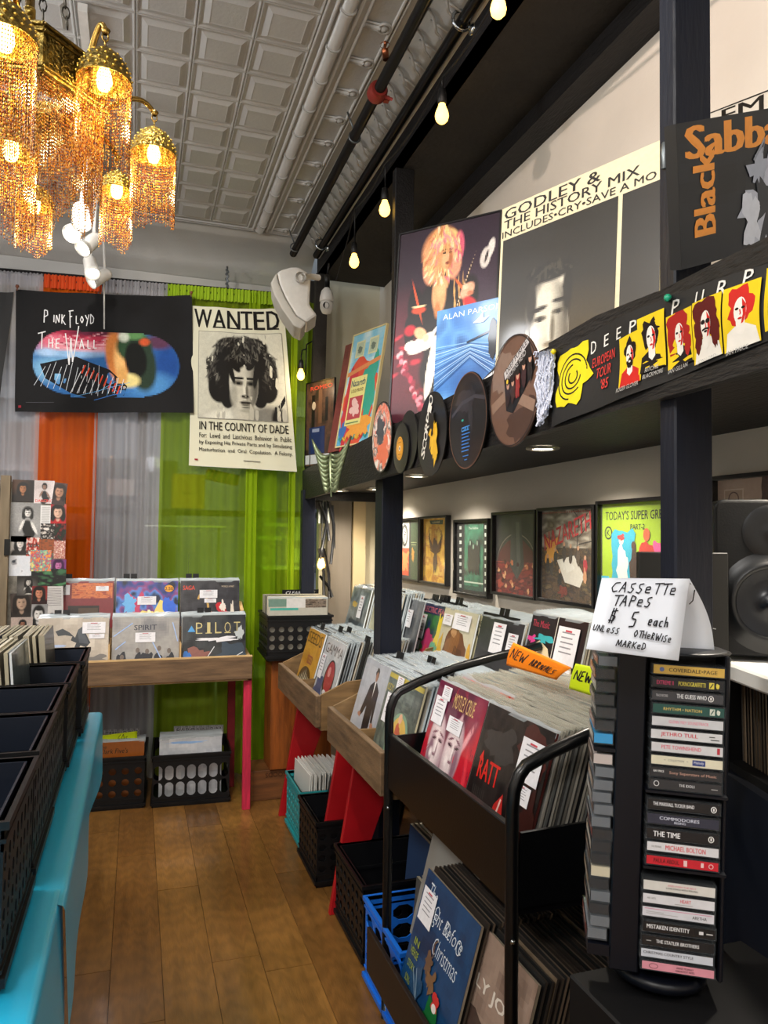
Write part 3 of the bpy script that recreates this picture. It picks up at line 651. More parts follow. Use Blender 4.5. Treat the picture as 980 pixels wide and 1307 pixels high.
# lower tier
z2=at(60,185,D=1.75).z
mb=MB().lathe([(.07,.02),(.118,.012),(.123,0),(.118,-.012),(.09,-.015)],(Ct.x,Ct.y,z2),30); mb.tube([(Ct.x,Ct.y,z2),(Ct.x,Ct.y,z1+.12)],.012,10); build(mb,'lower_ring',BRASS,t)
n=200; fringe(t,[(Ct.x+.118*math.cos(2*PI*i/n),Ct.y+.118*math.sin(2*PI*i/n)) for i in range(n)],z2-.01,lambda u:.13+.06*abs((u*12)%2-1)+rb.uniform(-.005,.005))
SH=[(133,103,1.52,.054,.190),(196,197,1.83,.054,.175),(149,243,1.98,.042,.155),(14,192,1.50,.050,.185),(6,50,1.25,.052,.20),(44,262,1.9,.044,.12)]
for x,y,D,r_,L in SH:
    c,top=shade(x,y,D,r_,L,3,x*.01)
    d=Vector((top.x-Ct.x,top.y-Ct.y,0)); base=Ct+d.normalized()*(DR*.93 if y<200 and y!=192 else .14); base.z=(z0+z1)/2 if (y<200 and y!=192) else z2
    if (top-base).length>.6: base.z=z2
    m1=base.lerp(top,.45)+Vector((0,0,.06)); m2=base.lerp(top,.8)+Vector((0,0,.055))
    pts=[]
    for i in range(11):
        u=i/10; pts.append(base*(1-u)**3+m1*3*u*(1-u)**2+m2*3*u*u*(1-u)+(top+Vector((0,0,.0)))*u**3)
    build(MB().tube(pts,.0075,8,r2=.0055).lathe([(.001,.012),(.010,.004),(.006,-.004)],top,10),'curved_arm',BRASSP,t)
mb=MB()
for ex in ((38,-10,1.6),(113,-10,1.62),(175,-10,1.62)) : pass
for k,(p0,p1) in enumerate((((20,18),(17,-30)),((55,27),(44,-30)),((86,36),(57,-30)))):
    a=at(*p0,D=1.5);b=Vector((Ct.x,Ct.y,ZC-.05)); n=int((b-a).length/.024)
    for i in range(n):
        q=a.lerp(b,(i+.5)/n); d=(b-a).normalized(); s_=d.cross(Vector((0,1,0) if i%2 else (1,.2,0))).normalized()
        mb.tube([q+d*(.015*math.cos(w_))+s_*(.007*math.sin(w_)) for w_ in [2*PI*j/8 for j in range(9)]],.0018,5,caps=False)
build(mb,'hanging_chain',mat('dark_iron_chain','#3a362e',rough=.4,metal=.8),t)
mb=MB().tube([(Ct.x,Ct.y,z1),(Ct.x,Ct.y,ZC-.03)],.010,10); mb.lathe([(.0,-.05),(.03,-.045),(.06,-.01),(.06,0)],(Ct.x,Ct.y,ZC-.004),20); build(mb,'stem_and_rose',BRASSP,t)
# ================================================================== BACK WINDOW: RODS, CURTAINS, FLAGS
def rodp(x,y): # curtain plane leans from Y 4.5 (left) to 4.3 (right)
    r=ray(x,y); t=(4.4)/(r.y+ r.x*.13); return _O+r*t
RL,RR=rodp(-40,350),rodp(372,382)
build(MB().tube([RL,RR],.010,10),'curtain_rod',BLKMET,label='black curtain rod across the top of the back window',cat='curtain rod')
build(MB().tube([RL+Vector((0,.05,.045)),RR+Vector((0,.05,.03))],.022,8),'window_rail',BLKW,label='dark wooden rail just above the curtain rod',cat='rail')
def curtain(label,xa,xb,ybot,m,folds,amp,seed=0,dy=0,top=None,colr=None,group=None,ztop=None):
    a=rodp(xa,365); b=rodp(xb,365); L=(b-a).length; n=max(30,int(L*130)); rnd=random.Random(seed)
    ph=[rnd.uniform(0,6) for _ in range(4)]
    zb=ybot; d=Vector((b.x-a.x,b.y-a.y,0)).normalized(); nr=Vector((d.y,-d.x,0))
    def zt(u): p=a.lerp(b,u); f=(p.x-RL.x)/(RR.x-RL.x); return RL.z+(RR.z-RL.z)*f+.012
    def fn(u,v):
        p=a.lerp(b,u); z=zb+(zt(u)-zb)*v
        s=u*L; w1=math.sin(s*folds*6.28+ph[0]+.7*math.sin(s*9+ph[1])); w2=math.sin(s*folds*15+ph[2]); k=.45+.55*(1-v)
        w3=math.sin(s*folds*2.3+ph[3]); o=nr*(amp*1.5*(w1*k*(.6+.5*w3)+.3*w2)+(.004*math.sin(s*260) if v>.95 else 0))
        q=p+o+Vector((0,dy,0)); q.z=z; return q
    mb=MB().grid(fn,n,26)
    return build(mb,'curtain',m,label=label,cat='curtain',group=group)
WS=sheer('white_voile','#e2e1e6',.52,.5); OS=sheer('orange_voile','#f5701a',.80,.55); GS=sheer('green_voile','#a8c62a',.50,.6); GS2=sheer('green_voile_double','#b4d22c',.86,.6)
CU1=curtain('white sheer curtain at the far left, ending above the collage board',-60,56,1.47,WS,9,.016,1,-.03)
CU2=curtain('bright orange sheer curtain hanging left of the white one',50,129,.03,OS,9,.016,2,.0)
CU3=curtain('long white sheer curtain between the orange and green curtains',118,214,.03,WS,10,.02,3,.02)
CU4=curtain('lime green sheer curtain behind the wanted banner',210,358,.03,GS,6,.018,4,.01)
curtain('second lime green sheer curtain at the right end of the window',330,404,.03,GS,8,.02,6,.07)
for k,(x0,x1) in enumerate(((318,332),(372,380))):
    a=rodp(x0,400);b=rodp(x1,400)
    curtain(['narrow gathered fold of green curtain, darker stripe beside the wanted banner','narrow gathered fold of green curtain beside the shelf end'][k],x0,x1,.05,GS2,14,.012,8+k,-.02)
# ruffled headings
def heading(par,xa,xb,m,seed):
    a=rodp(xa,365);b=rodp(xb,365);L=(b-a).length
    def fn(u,v):
        p=a.lerp(b,u); f=(p.x-RL.x)/(RR.x-RL.x); z=RL.z+(RR.z-RL.z)*f+.028-.075*(1-v); s=u*L
        return Vector((p.x,p.y-.018+.008*math.sin(s*330+seed)+.004*math.sin(s*190),z))
    build(MB().grid(fn,max(20,int(L*330)),4),'curtain_heading',m,par)
heading(CU1,-50,55,WS,1); heading(CU2,56,130,mat('orange_cloth','#c9480f',rough=.8),2)
heading(CU3,131,214,WS,3); heading(CU4,214,372,mat('green_cloth','#8fae12',rough=.8),4)
# things in the window bay, seen through the sheers
CB=mat('cardboard','#b5904a',rough=.8,noise=.1,nscale=20); CB2=mat('brown_cardboard','#94723f',rough=.8)
def px_box(x0,y0,x1,y1,Y,dp,m,name,label,cat,**k):
    a=at(x0,y1,Y=Y);b=at(x1,y0,Y=Y); return build(MB().box((a.x,Y,a.z),(b.x,Y+dp,b.z)),name,m,label=label,cat=cat,**k)
bx_=px_box(220,606,262,648,4.72,.2,CB,'cardboard_box','plain tan cardboard box behind the green curtain, left one','box')
c0=at(226,628,Y=4.718); a=Art(2.2); a.line([(.1,.6),(.3,.42),(.5,.38),(.72,.45),(.9,.62)],.08,'#6b5026'); a.build(lambda u,v,d:(c0.x+u*.15,4.7195-d,c0.z-.03+v*.06),'curved_mark',PRINT,bx_,local=False)
b2=thing('cardboard_box','long cardboard box with diagonal green stripes behind the green curtain','box',at(283,620,Y=4.72))
a_,b_=at(262,618,Y=4.72),at(306,600,Y=4.72); M_=Matrix.Translation(((a_.x+b_.x)/2,4.75,(a_.z+b_.z)/2))@Matrix.Rotation(.18,4,'Y')
build(MB().cb((0,0,0),(.20,.1,.062),M=M_),'carton',CB,b2)
a=Art(3); [a.poly([(.02+.16*i,0),(.10+.16*i,0),(.16+.16*i,1),(.08+.16*i,1)],'#5d7a2a') for i in range(6)]
a.build(lambda u,v,d:M_@Vector((-.1+u*.2,-.0505-d,-.03+v*.06)),'striped_tape',PRINT,b2,local=False)
px_box(326,633,347,651,4.75,.01,PAPER,'paper_notice','small white notice taped in the window behind the green curtain','notice')
GLS=mat('clear_acrylic','#cfd8d4',rough=.1,trans=.7)
t=thing('glass_display_table','long clear glass table seen through the sheer curtains','table',(.0,4.75,.02))
a_=at(185,670,Y=4.7);b_=at(288,672,Y=4.7)
build(MB().box((a_.x,4.68,a_.z-.008),(b_.x,4.9,a_.z)),'glass_top',mat('bright_glass_edge','#d7e2dc',rough=.15,coat=.5),t)
for x in (a_.x+.05,b_.x-.04): build(MB().tube([(x,4.72,.02),(x,4.72,a_.z-.008)],.009,8),'leg',GLS,t)
build(MB().box((a_.x,4.68,.50),(b_.x,4.9,.508)),'lower_shelf',MATS['bright_glass_edge'],t)
t=thing('display_stand','white curved plastic display stand behind the green curtain at right','stand',at(355,715,Y=4.72))
mb=MB(); 
for x0,y0,x1,y1 in ((340,668,378,672),(329,684,360,689),(378,660,384,690),(371,700,384,718)):
    a_=at(x0,y1,Y=4.72);b_=at(x1,y0,Y=4.72); mb.box((a_.x,4.72,a_.z),(b_.x,4.80,b_.z))
mb.tube([at(349,689,Y=4.75),at(349,720,Y=4.75)],.008,8); mb.tube([at(352,672,Y=4.75),at(362,684,Y=4.75),at(372,690,Y=4.75)],.006,6)
mb.box((at(335,722,Y=4.72).x,4.70,at(335,725,Y=4.72).z-.01),(at(385,722,Y=4.72).x,4.84,at(335,722,Y=4.72).z-.002))
build(mb,'frame',mat('pale_mint_plastic','#cfe6d0',rough=.4),t)
px_box(330,724,386,850,4.78,.25,mat('dark_olive_cabinet','#2c3320',rough=.6),'low_cabinet','dark low cabinet under the display stand behind the green curtain','cabinet')
px_box(340,640,352,668,4.9,.05,mat('teal_bottle','#2f8a86',rough=.4),'display_card','small teal card on the display stand behind the curtain','card')
px_box(-200,690,212,1010,4.95,.12,mat('dark_low_partition','#3a3837',rough=.7),'low_partition','dark low partition in the shop window behind the curtains','partition')
for k,(x0,y0,x1,y1) in enumerate(((0,540,48,600),(136,612,172,632))): px_box(x0,y0,x1,y1,4.9,.02,mat('window_sign_grey','#b5b6bb',rough=.6),'window_sign',['pale sign in the window behind the far left curtain','small pale sign in the window behind the middle white curtain'][k],'sign')
# flags
def cloth(TL,TR,BR,BL,wav=.008,sag=.0,seed=0):
    q=quadfn(TL,TR,BR,BL); n=(Vector(TR)-Vector(TL)).cross(Vector(TL)-Vector(BL)).normalized()
    def f(u,v,d=0):
        p=q(u,v,d); p+=n*(wav*(math.sin(u*9+seed+v*3)+.6*math.sin(u*21+v*5+seed)+.5*math.sin(v*8+seed)));
        p.z-=sag*4*u*(1-u)*v; return p
    return f
def cloth_obj(name,f,m,label,cat,nu=40,nv=24,col=None,back=.0):
    return build(MB().grid(lambda u,v:f(u,v,-.001),nu,nv,col=col),name,m,label=label,cat=cat)
def denseart(A,f,name,parent,m):
    """print draped on cloth: long edges are cut so that it follows the folds"""
    import itertools
    it=[]
    for vs,fs,c,l in A.it:
        if isinstance(c,list) and len(c)>3000: it.append((vs,fs,c,l)); continue
        vs=list(vs); out=[]; cc=[]
        st=[(list(f_),c[q] if isinstance(c,list) else c,0) for q,f_ in enumerate(fs)]
        while st:
            f_,c_,dp=st.pop()
            xs=[vs[i][0] for i in f_]; ys=[vs[i][1] for i in f_]
            if max(xs)-min(xs)>.06 or max(ys)-min(ys)>.09:
                ax=0 if (max(xs)-min(xs))/.06>(max(ys)-min(ys))/.09 else 1
                vals=xs if ax==0 else ys; cut=(max(vals)+min(vals))/2; A_=[];B_=[]
                for k in range(len(f_)):
                    i,j=f_[k],f_[(k+1)%len(f_)]; pi,pj=vs[i][ax],vs[j][ax]
                    (A_ if pi<=cut else B_).append(i)
                    if pi==cut: B_.append(i)
                    if (pi-cut)*(pj-cut)<0:
                        t_=(cut-pi)/(pj-pi); vs.append((vs[i][0]+(vs[j][0]-vs[i][0])*t_,vs[i][1]+(vs[j][1]-vs[i][1])*t_)); A_.append(len(vs)-1);B_.append(len(vs)-1)
                if len(A_)>2 and dp<14: st.append((A_,c_,dp+1))
                if len(B_)>2 and dp<14: st.append((B_,c_,dp+1))
            else: out.append(f_); cc.append(c_)
        it.append((vs,out,cc,l))
    B=Art(A.asp); B.it=it; mx=max(q[3] for q in it)+1; return B.build(f,name,m,parent,local=False,gap=min(.0003,.006/mx))
def rp(x,y,off=.06): p=rodp(x,y); return _O+(p-_O)*(1-off/4.4)
BLKCL=mat('black_flag_cloth','#131315',rough=.7,bump=.3,bscale=8,sheen=.3)
F=cloth(rp(20,369),rp(245,377),rp(247,527),rp(20,526),.007,.012,1)
fo=cloth_obj('wall_flag',F,BLKCL,'black cloth flag with a red and blue oval picture and white scratchy lettering','flag',60,30)
a=Art(1.5)
def ovalpts(cx,cy,rx,ry,n=40,a0=0,a1=2*PI): return [(cx+rx*math.cos(a0+(a1-a0)*i/n),cy+ry*math.sin(a0+(a1-a0)*i/n)) for i in range(n+1)]
S_=Soft(120,80,'#131315')
ov=np.maximum(S_.m_ell(.30,.42,.21,.27,.03),np.maximum(S_.m_ell(.72,.40,.20,.26,.03),((S_.X>.30)&(S_.X<.72)&(S_.Y>.13)&(S_.Y<.68)).astype(float))); 
T_=Soft(120,80,'#2f68a8'); T_.ell(.20,.36,.12,.10,'#7fb6dc',.8).ell(.85,.40,.08,.2,'#1d4a94',.8).ell(.74,.24,.14,.10,'#4d8cc8',.8).ell(.36,.62,.24,.10,'#b0304a',.5).ell(.34,.54,.22,.05,'#e09aa6',.8).ell(.44,.67,.16,.03,'#5c1c34',.7).ell(.20,.60,.08,.05,'#d86a80',.8).ell(.30,.49,.2,.03,'#8fb8e0',.9).ell(.80,.60,.08,.06,'#5a3550',.7).ell(.17,.50,.05,.03,'#a8c8ec',.8)
T_.hair(.40,.60,.22,.06,['#e8b0b8','#7a1c34','#c84a60'],40,3,.05,.006)
T_.ell(.565,.46,.065,.22,'#d88442',.25,.1).ell(.58,.40,.030,.16,'#f2bf78',.7,.1).ell(.66,.56,.10,.13,'#2c4a30',.25).ell(.70,.42,.085,.24,'#26382a',.25,.1).ell(.66,.66,.06,.04,'#5a8a52',.7).ell(.60,.64,.03,.04,'#c8d0c0',.7).ell(.67,.45,.062,.15,'#0a0d0b',.2,.08).ell(.63,.27,.06,.06,'#e8d890',.5,.3).ell(.59,.30,.03,.08,'#e0a860',.6).ell(.72,.60,.03,.03,'#c8542c',.6)
a_=ov[...,None]; S_.c=S_.c*(1-a_)+T_.c*a_; S_.speck(.12); S_.to(a,0,0,1,1)
rnd=random.Random(2)
a.poly([(.13,.40),(.33,.47),(.52,.36),(.62,.22),(.60,.14),(.45,.10),(.3,.16),(.16,.28)],'#15161b')
a.lines([[(.16+.03*i,.38+.02*(i%3)),(.10+.035*i,.22-.008*i)] for i in range(11)],.004,'#cfd5dd'); a.lines([[(.36+.03*i,.36-.01*i),(.30+.035*i,.16)] for i in range(9)],.006,'#d9dbe0')
a.lines([[(.38+.025*i,.40-.022*i),(.36+.025*i,.33-.022*i)] for i in range(9)],.012,'#d8492c'); a.lines([[(.30+rnd.random()*.35,.12+rnd.random()*.14)]*1+[(.30+rnd.random()*.35,.12+rnd.random()*.14)] for i in range(4)],.003,'#6fb2e8')
a.lines([[(.42+rnd.uniform(0,.25),.1+rnd.uniform(0,.15))] + [(.43+rnd.uniform(0,.25),.12+rnd.uniform(0,.1))] for i in range(3)],.005,'#3b78c8')
# hand scratched lettering
def strokes(a,segs,ox,oy,sx,sy,wd,c): a.lines([[(ox+x*sx,oy+y*sy) for x,y in s_] for s_ in segs],wd,c)
LET={'P':[[(0,0),(.1,1),(.55,.95),(.6,.6),(.1,.45)]],'I':[[(.2,.1),(.25,.8)]],'N':[[(0,0),(.1,.8),(.5,.1),(.6,.9)]],'K':[[(0,0),(.05,.9)],[(.5,.85),(.05,.4),(.6,-.1)]],'F':[[(.1,-.3),(.1,1)],[(-.1,1),(.7,1.05)],[(.1,.55),(.45,.6)]],'L':[[(.1,.8),(.05,.05),(.45,.05)]],'O':[[(.3,.1),(.05,.4),(.3,.75),(.55,.4),(.3,.1)]],'Y':[[(0,.85),(.3,.45)],[(.6,.9),(.15,-.2)]],'D':[[(.05,0),(.1,.95),(.6,.6),(.5,.15),(.05,0)]],'T':[[(-.2,.9),(.8,1.05)],[(.35,1),(.25,-.1)]],'H':[[(0,0),(.05,.8)],[(.5,0),(.5,.85)],[(0,.4),(.5,.45)]],'E':[[(.45,0),(0,0),(.05,.8),(.5,.85)],[(0,.4),(.4,.45)]],'W':[[(-.3,1.0),(.15,-1.1),(.4,.7),(.6,-.9),(1.5,1.5)]],'A':[[(0,0),(.3,.85),(.6,0)],[(.1,.35),(.5,.35)]]}
x=.155
for ch,wd_ in zip('PINK FLOYD',(1.3,.5,.9,.9,.3,1,.7,.85,.75,.9)):
    if ch!=' ': strokes(a,LET[ch],x,.74,.034,.105 if ch in 'PF' else .085,.008,'#e8e8ea')
    x+=.036*wd_
x=.13
for ch,wd_ in zip('THE WALL',(1.0,.8,.8,.5,1.3,.9,.7,.7)):
    if ch!=' ': strokes(a,LET[ch],x,.535,.042,.125 if ch in 'TW' else .09,.009,'#e8e8ea')
    x+=.05*wd_
a.line([(.06,.075),(.21,.08)],.004,'#55555c'); a.rect(.02,.03,.035,.05,'#8c2734')
denseart(a,F,'printed_picture',fo,CLOTHP)
for (x,y),n_ in (((22,366),1),((244,374),2)): build(MB().lathe([(.0,.012),(.008,.01),(.01,0),(.004,-.006),(.003,-.02)],rp(x,y,.09),10),'push_pin',mat('brown_pin','#6b3a22',rough=.4),fo)
F2=cloth(rp(-90,372),rp(17,372),rp(-2,530),rp(-90,545),.008,.01,5)
cloth_obj('wall_flag',F2,BLKCL,'plain black flag corner cut by the left edge of the picture','flag',20,20)
# wanted banner
CREAMC=mat('cream_cloth','#d6d4bc',rough=.8,bump=.2,bscale=9)
F3=cloth(rp(245,390,.05),rp(362,394,.05),rp(379,602,.05),rp(241,594,.05),.006,.006,3)
wo=cloth_obj('wanted_banner',F3,CREAMC,'cream cloth wanted banner with a black and white portrait on the green curtain','banner',30,40)
a=Art(.64)
for i,ch in enumerate('WANTED'):
    x=[.12,.29,.445,.585,.72,.87][i]; a.text(ch,x,.925,.115,'#141210',w=[.19,.14,.14,.13,.12,.14][i],bold=.03)
    if ch!='W' : a.rect(x-.06,.868,x+.06,.876,'#141210')
a.rect(.075,.30,.955,.845,'#8d8b82'); a.rect(.081,.304,.949,.841,'#c9c7b6')
a.poly([(.081,.304),(.15,.37),(.33,.40),(.40,.45),(.68,.45),(.72,.40),(.88,.40),(.949,.45),(.949,.304)],'#b7b4a6')
a.poly([(.081,.304),(.2,.375),(.34,.39),(.42,.36),(.5,.33),(.6,.31),(.6,.304)],'#dcdac9')
a.poly([(.70,.41),(.86,.39),(.949,.47),(.949,.43),(.84,.33),(.74,.32)],'#1a1817')
S_=Soft(110,82,'#c9c7b6'); SX=lambda x:(x-.081)/.868; SY=lambda y:(y-.304)/.537
K_='#16130f'
S_.ell(.5,-.12,.62,.26,'#b9b6a8',.2).ell(.30,-.02,.24,.12,'#dddbcb',.4).ell(.78,.02,.20,.14,'#7c7a72',.5).ell(.90,.0,.08,.16,'#1a1817',.4)
for cx,cy,rx,ry in ((.50,.70,.34,.26),(.30,.50,.20,.30),(.72,.52,.20,.30),(.24,.36,.13,.18),(.79,.36,.12,.16),(.40,.85,.20,.10),(.62,.84,.20,.11),(.33,.24,.08,.12),(.70,.24,.08,.10)): S_.ell(cx,cy,rx,ry,K_,.14)
S_.hair(.50,.62,.42,.34,['#55524b','#2c2a26','#7d7a70','#3c3934'],150,5,.010,.045,-.7,PI+.7,.72)
S_.hair(.50,.60,.41,.33,[K_,'#26231f'],90,6,.012,.03,-.9,PI+.9,.84)
S_.ell(.505,.12,.12,.16,'#8a877c',.4).ell(.47,.05,.10,.12,'#c4c1b2',.4)
mk=S_.m_ell(.515,.42,.165,.33,.12); S_.mix(mk,'#cbc8b9'); S_.half(.56,.42,1,-.10,'#7c786d',.12,.85,mk); S_.half(.62,.42,1,-.05,'#4a473f',.07,.8,mk)
S_.ell(.455,.42,.07,.03,'#5a564c',.8).ell(.60,.42,.06,.03,'#3a372f',.8).ell(.455,.415,.022,.016,'#100e0c',.4).ell(.60,.415,.020,.016,'#0c0b09',.4).ell(.455,.475,.075,.016,'#1c1a16',.5,.06).ell(.60,.475,.065,.016,'#14120f',.5,-.06)
S_.ell(.525,.34,.02,.10,'#e0ddce',.9).ell(.55,.33,.016,.09,'#6a665b',.8).ell(.53,.265,.045,.020,'#4a463d',.7).ell(.50,.27,.010,.010,'#1c1a16',.5).ell(.555,.27,.010,.010,'#1c1a16',.5)
S_.ell(.53,.195,.065,.018,'#2c2822',.5).ell(.53,.172,.050,.014,'#6e6a5f',.6).ell(.53,.14,.04,.01,'#5d5a50',.8).ell(.53,.10,.06,.02,'#a5a294',.8).ell(.40,.28,.04,.12,'#a9a698',.8)
for cx,cy,rx,ry,ro in ((.42,.69,.12,.12,.3),(.58,.71,.12,.10,-.3),(.50,.75,.16,.08,0),(.37,.56,.030,.16,.25),(.665,.54,.030,.18,-.15),(.43,.60,.035,.07,.7),(.60,.62,.04,.06,-.8),(.50,.645,.05,.03,.1)): S_.ell(cx,cy,rx,ry,K_,.25,ro)
S_.hair(.50,.66,.22,.20,['#4e4b44','#6b685e','#2a2824'],50,8,.008,.05,.2,PI-.2,.2)
S_.speck(.10); S_.to(a,.081,.304,.949,.841)
a.text('IN THE COUNTY OF DADE',.52,.255,.052,'#151310',w=.86,bold=.022)
for i,l in enumerate(('For:  Lewd  and  Lascivious  Behavior  in  Public','by Exposing His Private Parts and by Simulating','Masturbation  and  Oral  Copulation.  A Felony.')): a.text(l,.53,.195-.046*i,.03,'#1c1a17',w=.88,bold=.012)
a.line([(.5,.047),(.66,.047)],.004,'#555'); a.rect(.05,.035,.08,.045,'#9b2a35')
denseart(a,F3,'printed_portrait',wo,CLOTHP)
# ------------------------------------------------------------------ collage board and post at the left
t=thing('collage_board','tall folding board covered with magazine portraits behind the left crates','board',at(50,1000,Y=4.12))
BY=4.12
e0,e1=at(-60,612,Y=BY),at(84,617,Y=BY); zb=.35
build(MB().box((e0.x,BY,zb),(e1.x,BY+.03,e1.z)),'panel',mat('mottled_grey_board','#77736a',rough=.8,noise=.35,nscale=40),t)
def pic(x0,y0,x1,y1,fn,rot=0,i=0):
    a=Art(max(.3,(x1-x0)/(y1-y0))); fn(a); TLp=at(x0,y0,Y=BY-.001-i*.0005);BRp=at(x1,y1,Y=BY-.001-i*.0005); w_=BRp.x-TLp.x;h_=TLp.z-BRp.z; c=Vector(((TLp.x+BRp.x)/2,BY-.0015-i*.0006,(TLp.z+BRp.z)/2)); Mx=Matrix.Translation(c)@Matrix.Rotation(rot,4,'Y')
    a.build(lambda u,v,d:Mx@Vector(((u-.5)*w_,-d*.3,(v-.5)*h_)),'magazine_clipping',PRINT,t,local=False)
def portrait(bg,skin,hair,cloth_,s=.28,cy=.62,cx=.5,seed=1,long=True,txt=None,tc='#c0203a',full=False):
    def f(a):
        k=1/a.asp; S=Soft(30,34,bg); rn=random.Random(seed); S.ell(rn.random(),rn.random(),.5,.4,skin,.9,0,.18); S.ell(rn.random(),.9,.5,.3,'#000000',.9,0,.25); ox=rn.uniform(-.06,.06); lean=rn.uniform(-.25,.25)
        x=cx+ox
        if full:
            S.ell(x,.36,.13*k,.20,cloth_,.3,lean); S.ell(x+.04,.14,.20*k,.12,cloth_,.3,lean+.5); S.ell(x-.14*k,.42,.035*k,.16,skin,.5,-.5); S.ell(x+.16*k,.36,.035*k,.18,skin,.5,.6); S.ell(x+.02,.08,.16*k,.03,skin,.5)
        else: S.ell(x,-.02,1.7*s*k,1.35*s*.9,cloth_,.3); S.ell(x,cy-1.0*s,.26*s*k,.4*s,skin,.4,0,.8)
        S.ell(x,cy+.1*s,(1.05 if long else .8)*s*k,1.1*s,hair,.25); 
        if long: S.ell(x-.7*s*k,cy-.6*s,.4*s*k,.8*s,hair,.35); S.ell(x+.7*s*k,cy-.6*s,.4*s*k,.8*s,hair,.35)
        S.ell(x,cy-.1*s,.55*s*k,.76*s,skin,.25,lean*.5); S.ell(x+.3*s*k,cy-.1*s,.25*s*k,.6*s,hair,.9,0,.35); S.ell(x,cy+.65*s,.5*s*k,.25*s,hair,.4)
        for q in (-1,1): S.ell(x+q*.24*s*k,cy+.02*s,.14*s*k,.07*s,'#1a1512',.7,0,.85)
        S.ell(x,cy-.5*s,.2*s*k,.07*s,'#6a2a28',.7,0,.7); S.speck(.2,seed); S.to(a)
        if txt: a.text(txt,.5,.12,.13,tc,w=.85,bold=.02)
    return f
def portrait_flat(bg,skin,hair,cloth_,s=.28,cy=.62,cx=.5,seed=1,long=True,txt=None,tc='#c0203a',full=False):
    def f(a):
        a.rect(0,0,1,1,bg)
        if full: 
            a.rag(cx,.3,.20/a.asp*.8,.32,cloth_,seed+3,.5); a.line([(cx-.12/a.asp,.55),(cx-.25/a.asp,.25)],.07,skin); a.line([(cx+.1/a.asp,.5),(cx+.3/a.asp,.15)],.08,skin)
        head(a,cx,cy,s,skin,hair,None if full else cloth_,long,seed)
        if txt: a.text(txt,.5,.12,.13,tc,w=.85,bold=.02)
    return f
def artpic(pal,seed,f=4): return lambda a:a.noise(pal,10,seed,f)
PCS=[(-20,612,-1,700,portrait('#8b7d6e','#c9a98a','#2a1d16','#b09a80'),0),(-30,705,2,790,portrait('#1c1a1a','#bfa890','#111','#333'),0),
(16,612,44,641,portrait('#16100d','#a8704a','#0c0908','#1c120e',.24,.62),0),(44,613,69,643,portrait('#d8cfcf','#8a6a5c','#111','#16161a',.14,.74,seed=3,long=False,txt='DANCING',tc='#d02a2a',full=True),0),(68,616,84,645,portrait('#5b3a34','#b58468','#1b1210','#3b2a28',.3,seed=4),.12),
(14,641,52,692,portrait('#8f8f8f','#e3e1dd','#151515','#0d0d0d',.13,.75,seed=5,full=True),0),(52,645,65,675,lambda a:(a.rect(0,0,1,1,'#dadada'),a.lines([[(.12,.92-.05*i),(.85,.92-.05*i)] for i in range(17)],.018,'#999')),0),
(65,643,84,670,portrait('#c5202c','#d9b29a','#0d0b0b','#b3161f',.33,seed=6),0),(52,668,74,688,artpic(['#e7e2dc','#1b1716','#1b1716','#d9d0c8'],3),0),(70,668,84,690,artpic(['#14301c','#101010','#7a1818'],4),0),
(14,684,40,708,portrait('#cfcac4','#e8e2dc','#171717','#222',.3,seed=7),0),(34,686,52,710,artpic(['#f0ece8','#222','#c03a2a','#e8e2da'],5),0),(50,688,72,706,artpic(['#6a4630','#a0522a','#5d3a28'],6),0),(69,690,83,713,artpic(['#ead6cc','#c89a86','#a8504a','#ead6cc'],7,7),0),
(39,702,65,729,artpic(['#3a6fc0','#f0a030','#c03a6a','#60b0a0','#e8d080'],8,6),0),(12,709,40,735,artpic(['#dde2ea','#dde2ea','#e6e8ee','#343a48'],9,3),0),(64,714,84,733,portrait('#7a3a78','#c070a8','#3c1040','#5a2060',.36,seed=8),0),(40,726,84,748,artpic(['#3a6a48','#15181a','#15181a','#4f8a5c'],10,3),0),
(22,735,48,760,portrait('#24221f','#c9c5bf','#0d0d0d','#191919',.2,.68,seed=9,full=True),0),(41,748,60,771,portrait('#8c1f28','#c88466','#120d0d','#2a1216',.33,seed=10),0),(58,748,80,800,lambda a:(a.rect(0,0,1,1,'#c9c7c6'),a.lines([[(.1,.93-.04*i),(.9,.93-.04*i)] for i in range(11)],.014,'#8c8888'),a.rag(.5,.2,.35,.15,'#2a2a2c',3)),-.04),
(14,757,41,788,portrait('#3a3230','#b79a84','#181210','#262220',.34,seed=11),-.05),(40,771,60,799,portrait('#9a9a9c','#dddbd8','#151515','#1d1d1f',.34,.55,seed=12,long=False),.04),(14,788,41,818,portrait('#cfbfb6','#9a6a54','#141010','#0f0f10',.16,.72,seed=13,full=True),0),(41,799,64,822,artpic(['#2a1a14','#6a4030','#120c0a'],13,3),0),(64,798,84,822,artpic(['#33302c','#a08060','#201a16'],14,3),0),(-30,795,-2,900,portrait('#9a9288','#cdb8a4','#2a2018','#4a4038',seed=14),0)]
for i,p in enumerate(PCS): pic(*p[:4],p[4],p[5],i%5)
mb=MB(); a_=at(2,612,Y=BY-.03);b_=at(14,612,Y=BY-.03); mb.box((a_.x,BY-.05,.3),(b_.x,BY-.012,a_.z+.02)); build(mb,'upright_batten',mat('weathered_batten','#7a6c56',rough=.7,noise=.3,nscale=6,stretch=(5,5,.6)),t)
mb=MB(); a_=at(3,688,Y=BY-.052); mb.box((a_.x+.01,BY-.06,a_.z-.08),(a_.x+.035,BY-.05,a_.z)); build(mb,'latch',BLKMET,t)
